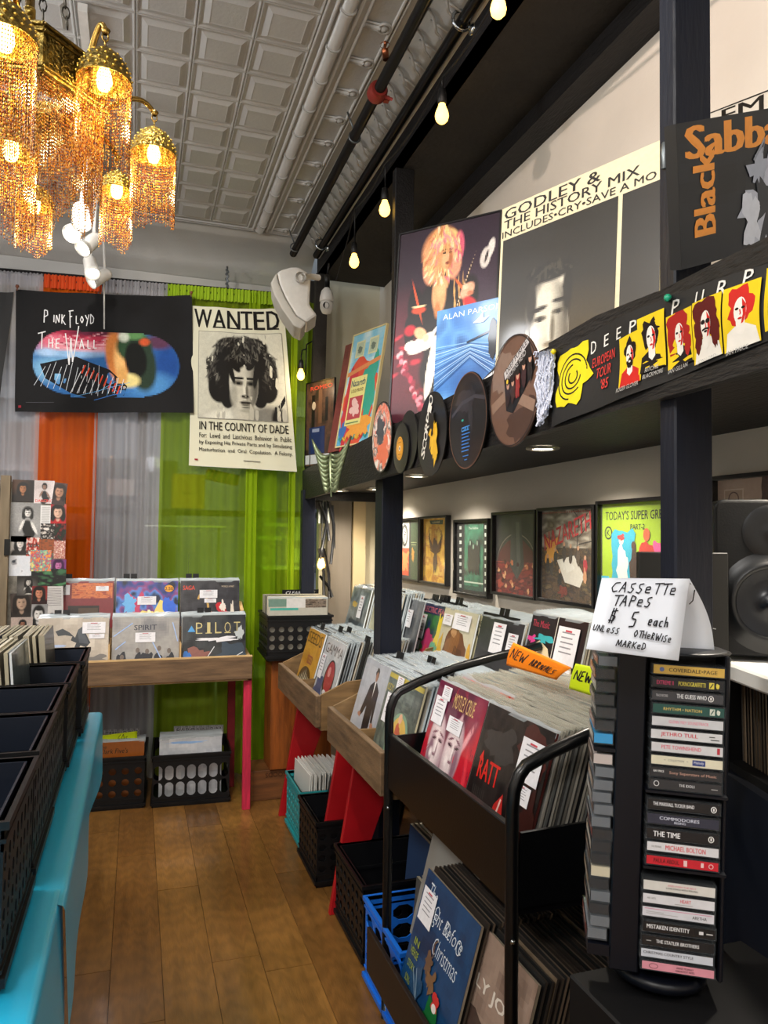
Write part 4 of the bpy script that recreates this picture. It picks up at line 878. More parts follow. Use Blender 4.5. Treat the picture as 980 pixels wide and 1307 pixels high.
# ------------------------------------------------------------------ back record table
t=thing('record_table','two tier wooden record table with pink red legs standing before the curtains','table',(.07,3.95,0))
TX0,TX1,TY=-.44,.57,3.80
build(MB().box((TX0,TY,.665),(TX1,TY+.02,.775)),'front_board',WOODB,t,bev=.002)
build(MB().box((TX0,TY-.001,.7755),(TX1,TY+.026,.782)),'plywood_edge',PLY,t)
build(MB().box((TX0,TY+.02,.655),(TX1,TY+.42,.668)),'lower_shelf',PLY,t); build(MB().box((TX0,TY+.30,.80),(TX1,TY+.455,.812)),'upper_shelf',PLY,t)
for x in (TX0,TX1-.018):
    build(MB().prism([(x,TY+.02,.655),(x,TY+.455,.655),(x,TY+.455,1.02),(x,TY+.36,.98),(x,TY+.34,.80),(x,TY+.02,.765)],(.018,0,0)),'side_board',PLY,t)
for x in (TX0+.323,TX0+.655): build(MB().box((x,TY+.03,.668),(x+.008,TY+.36,.85)),'divider_board',PLY,t)
build(MB().box((TX0,TY+.32,.812),(TX1,TY+.332,.90)),'step_board',WOODB,t)
lx=at(313,1022,Y=3.88).x
for x,y,m in ((lx-.02,3.84,PINKP),(TX0+.04,3.84,PINKP),(lx-.055,4.21,DREDP),(TX0+.06,4.21,DREDP)):
    M_=Matrix.Translation((x,y,0)); build(MB().prism([(x,y,0),(x+.04,y,0),(x+.036,y,.66),(x-.004,y,.66)],(0,.03,0)),'leg',m,t,bev=.002)
# printed fronts ----------------------------------------------------
def C(fn,asp=1): a=Art(asp); fn(a); return a
def c_maroon(a): a.rect(0,0,1,1,'#7c2a30'); a.noise(['#b4502f','#d27a44','#8c2f2f'],10,3,7,.35,.72,.98,.97); a.rect(.30,.1,.78,.60,'#2a211f'); a.rect(.46,.32,.76,.56,'#4c3a2c'); head(a,.42,.30,.08,'#b08c72','#1a1412','#2b2b33'); head(a,.52,.22,.08,'#c49c80','#241812','#5a3a2a'); head(a,.63,.24,.07,'#a98768','#15100f','#33261f')
def c_cosmic(a): a.noise(['#10152c','#2a3c8c','#8a3a78','#4f86d8','#101a3a'],20,5,5); a.rag(.30,.45,.12,.30,'#c43a62',2,.6); a.rag(.22,.62,.10,.18,'#6ab0e8',3,.6); a.rag(.62,.35,.2,.3,'#f0d878',4,.6); a.rag(.58,.3,.1,.2,'#fff6c8',5,.6); a.rag(.86,.45,.1,.26,'#2f66d8',6,.6); a.rag(.44,.25,.08,.12,'#e8a0c0',7,.5); a.ell(.85,.87,.075,.06,'#e8a01c'); a.text('2.50',.85,.87,.055,'#15100c',bold=.03)
def c_saga(a): a.noise(['#22242b','#3b3a40','#191a20'],12,6,4); a.text('SAGA',.14,.88,.075,'#d8442c',w=.2,bold=.03); a.text('WORLDS APART',.80,.9,.03,'#c9b9a0',w=.22); a.ring(.37,.45,.10,.34,.035,'#c9a25a',20,-1.2,2.4); a.rag(.70,.42,.12,.12,'#c02a34',8,.7); a.rag(.72,.55,.05,.09,'#e8ddd4',9,.5); a.rag(.48,.30,.08,.12,'#d88a6a',10,.6); a.rag(.18,.3,.1,.12,'#6a6e7a',11,.6); a.rag(.88,.5,.03,.12,'#d8cfc4',12,.5)
def c_eagle(a): a.rect(0,0,1,1,'#c3b9ab'); a.noise(['#c3b9ab','#b0a597','#cdc4b6'],8,2,3); 
def c_eagle2(a):
    c_eagle(a); a.poly([(.24,.80),(.34,.84),(.44,.78),(.52,.70),(.56,.82),(.66,.90),(.70,.84),(.66,.78),(.74,.62),(.68,.55),(.60,.58),(.52,.42),(.50,.52),(.54,.62),(.46,.66),(.48,.72),(.38,.74),(.28,.73)],'#33383e'); a.poly([(.55,.80),(.68,.92),(.66,.74),(.72,.60),(.58,.62)],'#4a5058'); a.rag(.80,.36,.2,.08,'#7a7672',4,.5); a.rag(.60,.28,.06,.1,'#55524f',5,.5); a.rag(.30,.58,.1,.02,'#aebfe0',6,.4)
def c_spirit(a):
    a.noise(['#8f8d8c','#a19e9a','#7b7a7c'],10,7,3); a.text('SPIRIT',.49,.83,.08,'#23283a',w=.34,bold=.02)
    for i,(x,h_) in enumerate(((.15,.42),(.38,.52),(.52,.5),(.70,.54),(.85,.50))): a.rag(x,.22,.09,.22,'#20222c',i,.3); a.ell(x,h_-.04,.03,.04,'#6b5f58')
    a.lines([[(.02,.7),(.3,.9)],[(.05,.5),(.2,.62)],[(.9,.9),(.98,.6)],[(.6,.6),(.75,.3)]],.015,'#9db8e8')
def c_pilot(a):
    a.noise(['#20242a','#3a3d40','#15171b'],12,8,4)
    for i,ch in enumerate('PILOT'): a.text(ch,.26+.15*i,.80,.17,'#cdbf86',w=.05 if ch=='I' else .10,bold=-.012); a.line([(.21+.15*i,.715),(.31+.15*i,.715)],.012,'#cdbf86')
    a.poly([(.08,.74),(.2,.74),(.14,.84)],'#4a9ad8'); a.rag(.25,.35,.18,.16,'#8c5a52',3,.7); a.rag(.58,.62,.28,.04,'#e8e8ee',4,.6); a.rag(.75,.4,.18,.16,'#3d4a58',5,.6); a.rag(.08,.3,.06,.14,'#2f74c8',6,.5); a.rag(.9,.7,.06,.1,'#b8c0c4',7,.5); a.lines([[(.6,.2),(.95,.4)],[(.65,.12),(.97,.2)],[(.3,.2),(.5,.5)]],.012,'#dfe3ea')
fr=[]
SP1=[(.62,.66,.32,.16),(.70,.57,.2,.08)]
for i,(lab,fn,st,gx) in enumerate((('cream record with a dark flying bird, lower left on the back table',c_eagle2,[(.62,.76,.33,.17),(.72,.68,.22,.07)],-.285),('grey record titled with five standing dark figures, lower middle on the back table',c_spirit,[(.34,.60,.30,.15)],.045),('dark record with tall thin cream letters, lower right on the back table',c_pilot,[],.375))):
    x=TX0+.165+i*.331; record_front(lab,C(fn),RM(x,TY+.045,.668,0,.16),price=st,edge='#e6e4da')
    stack(M_PALE,6,(x,TY+.045,.668),(0,.014,.0005),0,.16,'plastic sleeved record behind the front covers, lower tier of the back table','records in the lower tier of the back table',seed=i,stuff=True)
for i,(lab,fn,st) in enumerate((('maroon record with a dark group photo, upper left on the back table',c_maroon,[(.02,.78,.30,.16),(.72,.84,.2,.08)]),('blue and pink cosmic record with orange price dot, upper middle on the back table',c_cosmic,[(.34,.60,.3,.14)]),('black record with red title and curved golden horn, upper right on the back table',c_saga,[(.32,.70,.3,.14),(.40,.62,.2,.07)]))):
    x=TX0+.175+i*.328; record_front(lab,C(fn),RM(x,TY+.36,.825,0,.12),price=st,edge='#e6e4da')
    stack(M_PALE,5,(x,TY+.36,.825),(0,.014,.0005),0,.12,'plastic sleeved record behind the front covers, upper tier of the back table','records in the upper tier of the back table',seed=i+9,stuff=True)
    if i!=5: divider((x,TY+.45,.83),0,.12,-.09 if i!=2 else -.09,'black tab divider in the upper %s bin of the back table'%('left','middle','right')[i])
divider((TX0+.175,TY+.10,.672),0,.16,-.07,'black tab divider in the lower left bin of the back table'); divider((TX0+.83,TY+.10,.672),0,.16,-.05,'black tab divider in the lower right bin of the back table')
# ================================================================== RECORD WALL: SHELF, POSTS, FRAMES
FXS=.0393
def FX(Y): return .741+FXS*Y
def fp(x,y,e=.0):       # on the front of the slightly slanting shelf board
    r=ray(x,y); t=(.741-e)/(r.x-FXS*r.y); return _O+r*t
sh=thing('display_shelf','long black wooden shelf board carrying posters above the record bins','shelf',(1.1,2.2,1.6))
def slab(y0,y1,z0,z1,d): return [(FX(y0),y0,z0),(FX(y1),y1,z0),(FX(y1),y1,z1),(FX(y0),y0,z1)]
build(MB().prism(slab(-.6,4.235,1.60,1.772,0),(.02,0,0)),'front_board',BLKW,sh)
build(MB().prism([(FX(-.6)+.021,-.6,1.655),(FX(4.235)+.021,4.235,1.655),(XW-.002,4.235,1.655),(XW-.002,-.6,1.655)],(0,0,.02)),'shelf_board',BLKW,sh)
build(MB().prism([(FX(4.235)+.001,4.236,1.60),(XW-.002,4.236,1.60),(XW-.002,4.236,1.772),(FX(4.235)+.001,4.236,1.772)],(0,.018,0)),'end_board',BLKW,sh)
build(MB().box((1.0,2.3,1.676),(1.22,4.1,1.79)).box((.99,1.2,1.676),(1.25,2.29,1.82)),'riser_step',BLKW,sh)
LEDC=mat('downlight_face','#fff3d8',emit=25,emc='#fff0d0')
for Y in (4.12,3.90,3.02,1.962,1.0,.2):
    x=1.15 if Y!=3.9 else 1.24
    if Y==4.12: x=1.10
    pk=build(MB().lathe([(.050,.0),(.050,-.004),(.036,-.007),(.033,-.002)],(x,Y,1.654),24),'downlight_ring',mat('downlight_trim','#8f8c84',rough=.3,metal=.6),sh); build(MB().lathe([(.033,-.003),(.0,-.0031)],(x,Y,1.654),20),'downlight_lens',LEDC,pk)
    spot('downlight_beam',(x,Y,1.640),(x+.10,Y-.02,0),17,(1,.90,.76),135,.6,.03)
post=thing('black_post','near black square post running from floor to bulkhead, in front of the lime framed picture','post',(.84,1.0,0))
build(MB().box((.800,.962,0),(.874,1.0,1.654)).box((.800,.962,1.676),(.874,1.0,2.949)),'shaft',POSTM,post,bev=.003)
build(MB().tube([(.800,.985,1.98),(.795,.98,2.0),(.80,.985,2.02)],.006,6).tube([(.803,.98,2.5),(.797,.98,2.5)],.003,6),'nail',GREYM,post)
xx=at(487,700,Y=2.74).x; build(MB().box((xx,2.74,0),(xx+.087,2.83,1.654)),'black_post',POSTM,label='middle black square post rising between the wooden record bins to the shelf',cat='post',bev=.003)
xx=at(505,209,Y=2.92).x; build(MB().box((xx,2.92,1.676),(xx+.085,2.96,2.949)),'black_upright',BLKW,label='black upright from shelf to bulkhead behind the guitarist poster',cat='upright',bev=.003)
xx=at(386,660,Y=4.16).x; build(MB().box((xx,4.16,.0),(xx+.075,4.22,1.654)),'black_post',POSTM,label='far black post at the curtain end of the shelf',cat='post',bev=.003)
xx=at(396,450,Y=4.26).x; build(MB().prism([(xx,4.26,1.55),(xx+.085,4.26,1.55),(xx+.10,4.26,2.949),(xx+.03,4.26,2.949)],(0,.05,0)),'black_upright',BLKS,label='black leaning upright behind the security camera at the curtain end',cat='upright')
# framed records on the wall
FRM=mat('black_picture_frame','#0d0d0f',rough=.35,coat=.2)
def frame(y0,y1,z0,z1,fn,label,group=None,mat_w=.012):
    t=thing('framed_picture',label,'framed picture',(XW,(y0+y1)/2,z0),group=group); b=.011; X0=XW-.030; X1=XW-.001
    mb=MB(); mb.box((X0,y0,z0),(X1,y0+b,z1)); mb.box((X0,y1-b,z0),(X1,y1,z1)); mb.box((X0,y0+b,z0),(X1,y1-b,z0+b)); mb.box((X0,y0+b,z1-b),(X1,y1-b,z1)); build(mb,'frame',FRM,t,bev=.0015)
    a=C(fn,(y1-y0)/(z1-z0)); a.build(lambda u,v,d:(X1-.008-d,y1-b-u*(y1-y0-2*b),z0+b+v*(z1-z0-2*b)),'picture',PRINT,t,local=False)
    build(MB().box((X1-.007,y0+b,z0+b),(X1,y1-b,z1-b)),'backing',BLKPL,t)
    build(MB().box((X1-.0135,y0+b,z0+b),(X1-.013,y1-b,z1-b)),'glass',plastic_film('frame_glass','#ffffff',.03,.05),t)
def f_orange(a): a.rect(0,0,1,1,'#15181a'); a.rect(.5,.0,.82,1,'#2c4626'); a.rect(.0,.52,.42,.97,'#b8bab4'); a.ring(.2,.74,.13,.17,.05,'#2a2c2a'); a.text('CAD',.2,.74,.1,'#2a2c2a',rot=1.2,bold=.02); a.rect(0,.05,.42,.52,'#c4471c'); a.rag(.25,.3,.16,.14,'#e08a4a',2,.6); a.rag(.62,.42,.06,.12,'#c08a2c',3,.6); a.lines([[(.52,.62),(.78,.62)],[(.54,.58),(.76,.58)]],.012,'#9aa878')
def f_yellow(a):
    a.noise(['#d69a18','#eebf3a','#c07812','#f3d05a'],14,5,5); a.poly([(.25,.97),(.8,.97),(.78,.90),(.3,.91)],'#31452c'); a.text('SUMMER',.52,.935,.03,'#e8d8a0',w=.3)
    a.rag(.5,.47,.09,.22,'#4c2d12',6,.5)
    for q in (-1,1):
        for i in range(6): a.line([(.5+q*.04,.45+.01*i),(.5+q*(.20+.015*i),.50+.045*i),(.5+q*(.18+.01*i),.56+.05*i)],.022,'#5a3616')
    a.poly([(.42,.3),(.58,.3),(.53,.14),(.5,.2),(.46,.13)],'#4c2d12')
def f_film(a):
    a.rect(0,0,1,1,'#0f1412'); a.rect(.22,.04,.80,.97,'#1c4a3a'); a.noise(['#0c2018','#1f5a44','#2f7a5c','#0a1613'],14,6,3,.22,.10,.80,.97); a.rect(.22,.14,.80,.16,'#c8d4c4')
    for i in range(9):
        for x in (.10,.885): a.rect(x-.035,.055+.105*i,x+.035,.105+.105*i,'#cfd8d2')
    for i,x in enumerate((.42,.52,.64)): a.ell(x,.70-.05*(i%2),.045,.055,'#0b0f0d'); a.rag(x,.48,.08,.2,'#0a0e0c',i,.3); a.ell(x,.70-.05*(i%2),.022,.035,'#7c9a88')
    a.text('The Hollow',.52,.91,.035,'#c9d8cc',w=.3)
def f_darkred(a):
    a.noise(['#2b2d2a','#3a3c38','#20221f'],10,7,3); a.ring(.5,.33,.48,.42,.012,'#8a7f76',30,.1,PI-.1); a.noise(['#6b1414','#8e2420','#4a0f10','#b04a38'],16,8,6,0,0,1,.40); a.poly([(.03,.40),(.12,.55),(.3,.66),(.5,.70),(.7,.66),(.88,.55),(.97,.40)],'#5a2826'); a.poly([(.40,.98),(.62,.98),(.70,.35),(.53,.18),(.36,.35)],'#3f4242'); a.poly([(.5,.9),(.58,.9),(.62,.4),(.54,.26)],'#5b5e5c')
    rnd=random.Random(4); [a.rag(rnd.uniform(.05,.95),rnd.uniform(.05,.42),.03,.03,rnd.choice(['#c8744c','#e0a878','#3a0a0c']),i,.6,10) for i in range(18)]
def f_naz(a):
    a.noise(['#c9c3b4','#8d8577','#5c4f40','#a89c88'],16,9,5,0,.55,1,1); a.noise(['#3a2a1a','#5c4426','#241a12','#6f5a34'],18,3,7,0,0,1,.58); a.lines([[(.66,.5),(.7,.9),(.6,.99)],[(.7,.8),(.85,.95)],[(.7,.7),(.9,.85),(.98,.97)],[(.7,.62),(.95,.66)]],.015,'#2c2118'); a.rag(.2,.55,.12,.12,'#e0a03c',2,.6)
    a.poly([(.30,.44),(.62,.50),(.80,.28),(.72,.16),(.45,.20)],'#e2ded4'); a.rag(.5,.4,.12,.08,'#eceae2',4,.4)
    for i,(x,y,c) in enumerate(((.12,.42,'#2b2622'),(.2,.38,'#3a352f'),(.44,.56,'#3a302a'),(.56,.54,'#453a30'),(.36,.26,'#1f1b18'),(.82,.42,'#b02a38'),(.70,.52,'#5a4a3c'),(.28,.5,'#2a2420'))): a.rag(x,y-.04,.035,.09,c,i,.3,12); a.ell(x,y+.06,.02,.025,'#c79a78')
    a.rag(.82,.28,.03,.08,'#cf9a70',9,.3); a.text('NAZARETH',.49,.76,.19,'#c01d26',w=.92,rot=.26,bold=.025,shear=.25); a.rag(.42,.1,.07,.06,'#7a2c18',5,.5)
    a.lines([[(.02+.04*i,.975),(.04+.04*i,.975)] for i in range(24)],.015,'#a84a3a')
def f_lime(a):
    a.rect(0,0,1,1,'#9fc21a'); a.text("TODAY'S SUPER GREATS",.53,.885,.085,'#11200c',w=.96,bold=.03); a.text('PART-2',.53,.775,.05,'#11200c',w=.2,bold=.02)
    a.ell(.10,.72,.06,.065,'#11200c'); a.ell(.10,.72,.045,.05,'#9fc21a'); a.text('K',.10,.72,.06,'#11200c',bold=.03)
    a.rag(.33,.42,.18,.33,'#2aa7c4',2,.3); a.rag(.32,.36,.08,.26,'#e8e4dc',3,.4); a.ell(.30,.65,.035,.045,'#e8c8c0'); a.rag(.30,.68,.05,.03,'#b8383a',4,.4)
    a.rag(.80,.45,.08,.2,'#e8589a',5,.3); a.rag(.67,.40,.12,.24,'#c03222',6,.3); a.ell(.66,.70,.045,.06,'#d05a34'); a.rag(.48,.38,.05,.2,'#3a2412',7,.3); a.ell(.48,.60,.03,.04,'#4c3018')
    a.rag(.17,.10,.12,.11,'#e8c830',8,.4); a.rag(.55,.08,.10,.12,'#d8621c',9,.4); a.rect(0,.0,.12,.30,'#3ab0d0')
def f_beige(a): a.rect(0,0,1,1,'#a88f80'); a.noise(['#a88f80','#b59c8c','#9a8072'],8,4,3); a.rect(.06,.78,.24,.93,'#c9b4a4'); a.rect(.07,.79,.23,.92,'#a8907f'); a.ring(.15,.855,.045,.05,.01,'#5c4038'); a.rag(.52,.82,.13,.22,'#3d1c16',2,.2); a.rect(.70,.3,.78,1,'#5e2e24'); a.noise(['#5a2c1c','#7a3c22','#32180f'],10,5,5,0,0,1,.18)
frame(3.642,3.985,1.152,1.495,f_orange,'framed orange and black print partly hidden behind the middle post')
frame(3.285,3.634,1.155,1.496,f_yellow,'framed yellow print with a dark winged bird')
frame(2.838,3.196,1.130,1.470,f_film,'framed dark green print edged with white film perforations')
frame(2.447,2.806,1.155,1.492,f_darkred,'framed dark grey and red print with a curved horizon')
frame(2.072,2.436,1.158,1.496,f_naz,'framed picnic scene print with slanting red lettering')
frame(1.705,2.062,1.158,1.505,f_lime,'framed lime green print with psychedelic black lettering and colourful figures')
frame(1.18,1.560,1.185,1.545,f_beige,'framed beige and brown print above the black monitor speaker')
# posters standing on the shelf
def pm_(c,yaw,tilt,roll=0): return Matrix.Translation(c)@Matrix.Rotation(R(yaw),4,'Z')@Matrix.Rotation(R(tilt),4,'X')@Matrix.Rotation(R(roll),4,'Y')
def board(name,label,cat,M,w_,h_,fn,th=.01,edge=None,rim=.006,artmat=None,down=0):
    t=thing(name,label,cat,tuple(M@Vector((0,0,-h_/2))))
    build(MB().box((-w_/2,0,-h_/2-down),(w_/2,th,h_/2),M=M),'backing_board',edge or FRM,t)
    if rim: 
        mb=MB(); 
        for lo,hi in (((-w_/2,-.004,-h_/2),(-w_/2+rim,0,h_/2)),((w_/2-rim,-.004,-h_/2),(w_/2,0,h_/2)),((-w_/2+rim,-.004,h_/2-rim),(w_/2-rim,0,h_/2)),((-w_/2+rim,-.004,-h_/2),(w_/2-rim,0,-h_/2+rim))): mb.box(lo,hi,M=M)
        build(mb,'rim',edge or FRM,t)
    a=C(fn,w_/h_); a.build(lambda u,v,d:M@Vector(((u-.5)*(w_-2*rim),-d,(v-.5)*(h_-2*rim))),'poster_print',artmat or PRINT,t,local=False); return t
def p_guitar(a):
    S=Soft(96,170,'#2a1b28'); S.ell(.1,.3,.5,.3,'#5a1c2a',.9).ell(.8,.2,.4,.3,'#3a2430',.9).ell(.6,.9,.5,.2,'#2c1e30',.9).ell(.75,.6,.3,.2,'#38263a',.9)
    rn=random.Random(3)
    for i in range(26): S.ell(rn.uniform(.0,.4),rn.uniform(.02,.55),.05,.010,rn.choice(['#8a1828','#c02c40','#5a1018']),.8,rn.uniform(-.3,.3),.8)
    for i in range(34): S.ell(.05+.010*i+rn.uniform(-.03,.03),.36-.0105*i,.022,.014,rn.choice(['#b83450','#e08898','#8c2038','#f0b0b8']),.6)
    J='#171318'
    for e in ((.44,.56,.22,.17,0),(.22,.56,.09,.14,.35),(.15,.46,.05,.09,.2),(.72,.58,.10,.14,-.5),(.50,.38,.20,.12,0),(.45,.25,.17,.12,0)): S.ell(e[0],e[1],e[2],e[3],J,.2,e[4])
    S.ell(.44,.64,.07,.10,'#dca070',.3,.1).ell(.46,.68,.05,.05,'#eab684',.6).ell(.43,.56,.03,.04,'#b87848',.6)
    for q in range(3): S.ell(.60+.045*q,.60,.008,.12,'#d0a060',.5,.15)
    S.ell(.22,.62,.010,.12,'#c8502c',.5,.5).ell(.24,.575,.07,.018,'#c8482c',.4).ell(.24,.595,.07,.006,'#e8d0a0',.5).ell(.66,.66,.08,.010,'#d86a34',.5,-.6)
    for e,c in (((.44,.87,.19,.12),'#e8a070'),((.34,.79,.08,.09),'#e89a78'),((.57,.80,.08,.09),'#e8a080'),((.46,.93,.14,.05),'#f7d28a'),((.62,.87,.05,.08),'#d8607c')): S.ell(*e,c,.25)
    S.hair(.45,.84,.19,.15,['#f9dd9a','#e8a868','#f2b080','#c87a48','#fff0c8','#e07088'],160,4,.009,.035,0,2*PI,.35)
    S.ell(.50,.835,.062,.068,'#e09a68',.25).ell(.48,.82,.03,.04,'#f0b888',.8).ell(.475,.852,.016,.006,'#2a1410',.5).ell(.535,.850,.015,.006,'#2a1410',.5).ell(.48,.868,.024,.005,'#7a4828',.6).ell(.54,.866,.02,.005,'#7a4828',.6).ell(.515,.828,.010,.018,'#f4c49a',.7).ell(.51,.797,.022,.007,'#7a2a1c',.5).ell(.54,.81,.02,.04,'#b87048',.9)
    S.hair(.47,.90,.13,.05,['#fbe4a8','#f0b878','#e898a0'],40,7,.010,.03)
    # white pointed guitar
    for e in ((.30,.40,.16,.040,.22),(.44,.44,.15,.035,.5),(.40,.27,.045,.17,-.25),(.17,.395,.06,.025,.1)): S.ell(e[0],e[1],e[2],e[3],'#e6e0d6',.12,e[4])
    S.ell(.46,.455,.05,.012,'#2a2020',.4,.5); S.ell(.54,.49,.10,.006,'#222',.5,.45)
    S.ell(.66,.615,.20,.011,'#3a2418',.3,1.02).ell(.66,.62,.20,.003,'#d8c0a0',.5,1.02)
    S.ell(.88,.785,.055,.045,'#dcd6d2',.25,.9).ell(.93,.83,.03,.05,'#e8e4e0',.3,-.5).ell(.89,.79,.012,.035,'#3a3032',.5,-.5)
    S.ell(.72,.635,.07,.035,'#eeb090',.3,.3).ell(.70,.655,.03,.014,'#f8ccae',.5).ell(.75,.62,.03,.012,'#c87858',.6).ell(.75,.57,.07,.03,'#c82a34',.4,-.3).ell(.16,.475,.06,.028,'#b02030',.4).ell(.27,.452,.065,.03,'#e8b088',.3,-.2).ell(.33,.425,.03,.02,'#f4c8a4',.5)
    S.speck(.18); S.to(a); a.text('M.',.90,.53,.018,'#d02c3a',w=.05,rot=.12)
board('guitarist_poster','tall poster of a blond guitarist playing a white pointed guitar','poster',pm_((1.03,2.452,2.164),-50.5,-4.6,.3),.418,.742,p_guitar)
def p_history(a):
    a.rect(0,0,1,1,'#d8cfae'); a.rect(.02,0,.765,.80,'#1d1a15'); a.noise(['#1a1712','#2c271e','#211d16'],12,4,2.5,.02,0,.765,.80); a.rect(.79,0,1,.80,'#1e1b16'); 
    a.text('GODLEY &',.34,.955,.062,'#14110d',w=.64,bold=.02); a.text('THE HISTORY MIX',.45,.893,.052,'#14110d',w=.86,bold=.015); a.text('INCLUDES•CRY•SAVE A MO',.49,.835,.040,'#14110d',w=.96,bold=.01)
    S=Soft(90,96,'#1f1c15'); S.ell(.5,.15,.6,.3,'#3a3222',.9).ell(.3,.8,.4,.3,'#242019',.9)
    S.ell(.47,.16,.17,.44,'#c9c4b4',.10).ell(.42,.40,.13,.16,'#dcd8c8',.7).ell(.50,.58,.10,.06,'#cfcabb',.6)
    mk=S.m_ell(.47,.16,.17,.44,.12); S.half(.545,.2,1,.06,'#3c372c',.12,.85,mk)
    S.ell(.46,.65,.20,.07,'#1c1914',.3).ell(.30,.46,.05,.16,'#2a2620',.5).ell(.62,.50,.04,.18,'#1a1712',.5).ell(.27,.20,.022,.08,'#8d8878',.5)
    S.ell(.385,.335,.060,.020,'#4c4639',.6).ell(.385,.33,.020,.018,'#0f0d0a',.4).ell(.545,.36,.055,.018,'#4a4538',.6).ell(.548,.355,.018,.016,'#0f0d0a',.4)
    S.ell(.375,.405,.075,.018,'#1c1813',.5,.12).ell(.555,.435,.065,.016,'#15120e',.5,-.02).ell(.47,.25,.018,.13,'#e4e0d0',.8,.05).ell(.50,.24,.020,.11,'#6a6454',.8).ell(.47,.145,.045,.02,'#6a6454',.8)
    S.ell(.47,.02,.16,.07,'#4a4434',.6).ell(.45,.03,.07,.02,'#2a241c',.7)
    S.hair(.46,.66,.20,.05,['#3a352b','#15120e'],40,4,.012,.03)
    S.speck(.12); S.to(a,.02,0,.765,.80)
board('pop_poster','large cream and black folded poster of a man in shadow behind the near post','poster',pm_((1.05,1.651,2.079),-69.0,-3.0,.2),.50,.486,p_history,edge=mat('cream_card','#cfc49a',rough=.6),rim=.0)
def p_blue(a):
    a.noise(['#2f62a8','#3f78c0','#5a94d4','#2a5698'],14,5,2.5); a.text('ALAN PARSONS',.52,.92,.055,'#dfe8f2',w=.86,bold=-.01)
    for i in range(14): a.line([(.0,.62-.035*i),(.5,.62-.012*i),(.95,.55-.03*i)],.006,['#8fc0ee','#1f4c90','#b8daf6'][i%3])
    a.line([(.45,.62),(.8,.70)],.02,'#12233f'); a.poly([(.52,.80),(.60,.84),(.66,.90),(.66,.83),(.74,.84),(.66,.79)],'#e4eef8'); a.rag(.80,.62,.06,.20,'#0c1424',3,.2); 
    for i in range(9): a.poly([(.50-.05*i,.10+.0*i-.01*i),(.96,.42-.045*i),(.98,.385-.045*i),(.50-.05*i,.075-.01*i)],'#e4eaf0' if i%2 else '#10182a')
c=at(600,452,D=2.30); M_=pm_(c,-66,0,3); t=board('record_sleeve','blue record sleeve with light streaks leaning against the guitarist poster','record',M_,.300,.315,p_blue,th=.004,edge=mat('blue_card','#2c5a9c',rough=.5),rim=0)
def p_live(a):
    a.rect(0,0,1,1,'#5aa8cc'); a.noise(['#5aa8cc','#84c4dc','#c8e0e4'],8,2,3); a.rag(.5,.38,.5,.42,'#d8553c',3,.3); a.rag(.75,.5,.22,.3,'#3aa28c',4,.4); a.rag(.2,.35,.16,.36,'#c83c44',5,.3); a.rag(.6,.15,.4,.10,'#e8a044',6,.4); a.poly([(0,.62),(1,.70),(1,.74),(0,.66)],'#d88a54'); a.rag(.12,.13,.1,.08,'#3a6fb4',7,.4)
    for x in (.14,.56): a.rect(x,.78,x+.28,.93,'#d8d8a8'); a.rect(x+.03,.795,x+.25,.915,'#b7c4a8'); a.rag(x+.14,.85,.07,.035,'#6a7a6c',3,.4)
    a.rect(.16,.17,.66,.60,'#e4dc8c'); a.rect(.20,.22,.62,.42,'#b84a50'); a.rag(.40,.32,.14,.06,'#e8c0b8',8,.5); a.text('Nazareth',.41,.545,.06,'#23506a',w=.44,bold=.03); a.text('LOUD PROUD',.41,.475,.03,'#5a2a20',w=.38,bold=.01); a.lines([[(.2,.19-.0),(.6,.19)]],.01,'#6a8a5a')
    for i in range(7): a.line([(.05+.13*i,.07),(.12+.13*i,.04),(.17+.13*i,.08)],.02,['#2f8f8a','#e0b03c','#b83a3a'][i%3])
NAZM=pm_((1.0,3.386,2.103),-69.8,-10.8,-.9)
board('framed_poster','bright multicoloured framed concert poster leaning left of the guitarist poster','poster',NAZM,.266,.585,p_live,edge=mat('pale_gold_frame','#d9c890',rough=.4),rim=.007)
board('poster_board','plain brown red board leaning behind the bright framed concert poster','board',NAZM@Matrix.Translation((-.10,.03,-.01)),.28,.57,lambda a:(a.rect(0,0,1,1,'#6e332c'),a.noise(['#6e332c','#7c3c33','#5f2a24'],6,3,3)),edge=mat('brown_board','#5e2b25',rough=.5),rim=0)
board('poster_board','grey patterned board hindmost of the leaning stack at the far end','board',NAZM@Matrix.Translation((-.135,.055,-.02)),.26,.56,lambda a:a.noise(['#3a3c3c','#8a8c88','#2a2a2a'],12,5,9),rim=0)
def p_room(a): a.noise(['#2c201a','#4a3226','#5c4030','#1d1512'],12,6,4); a.rect(.2,.45,.32,.85,'#1a120e'); a.rect(.45,.5,.58,.9,'#6a4a36'); a.rect(.70,.52,.80,.80,'#161010'); a.ell(.28,.72,.07,.05,'#b8a890'); a.rect(0,.02,1,.13,'#c8ccd0'); a.rect(.12,.14,.7,.46,'#1c2c5c'); a.text('ROMEO',.55,.93,.05,'#c84430',w=.8,bold=.01); a.rect(.24,.40,.5,.44,'#8a94b0')
board('small_poster','small dark poster with a navy lower corner at the curtain end of the shelf','poster',pm_((.99,4.19,2.045),-64.5,-.4),.262,.50,p_room,down=.02)
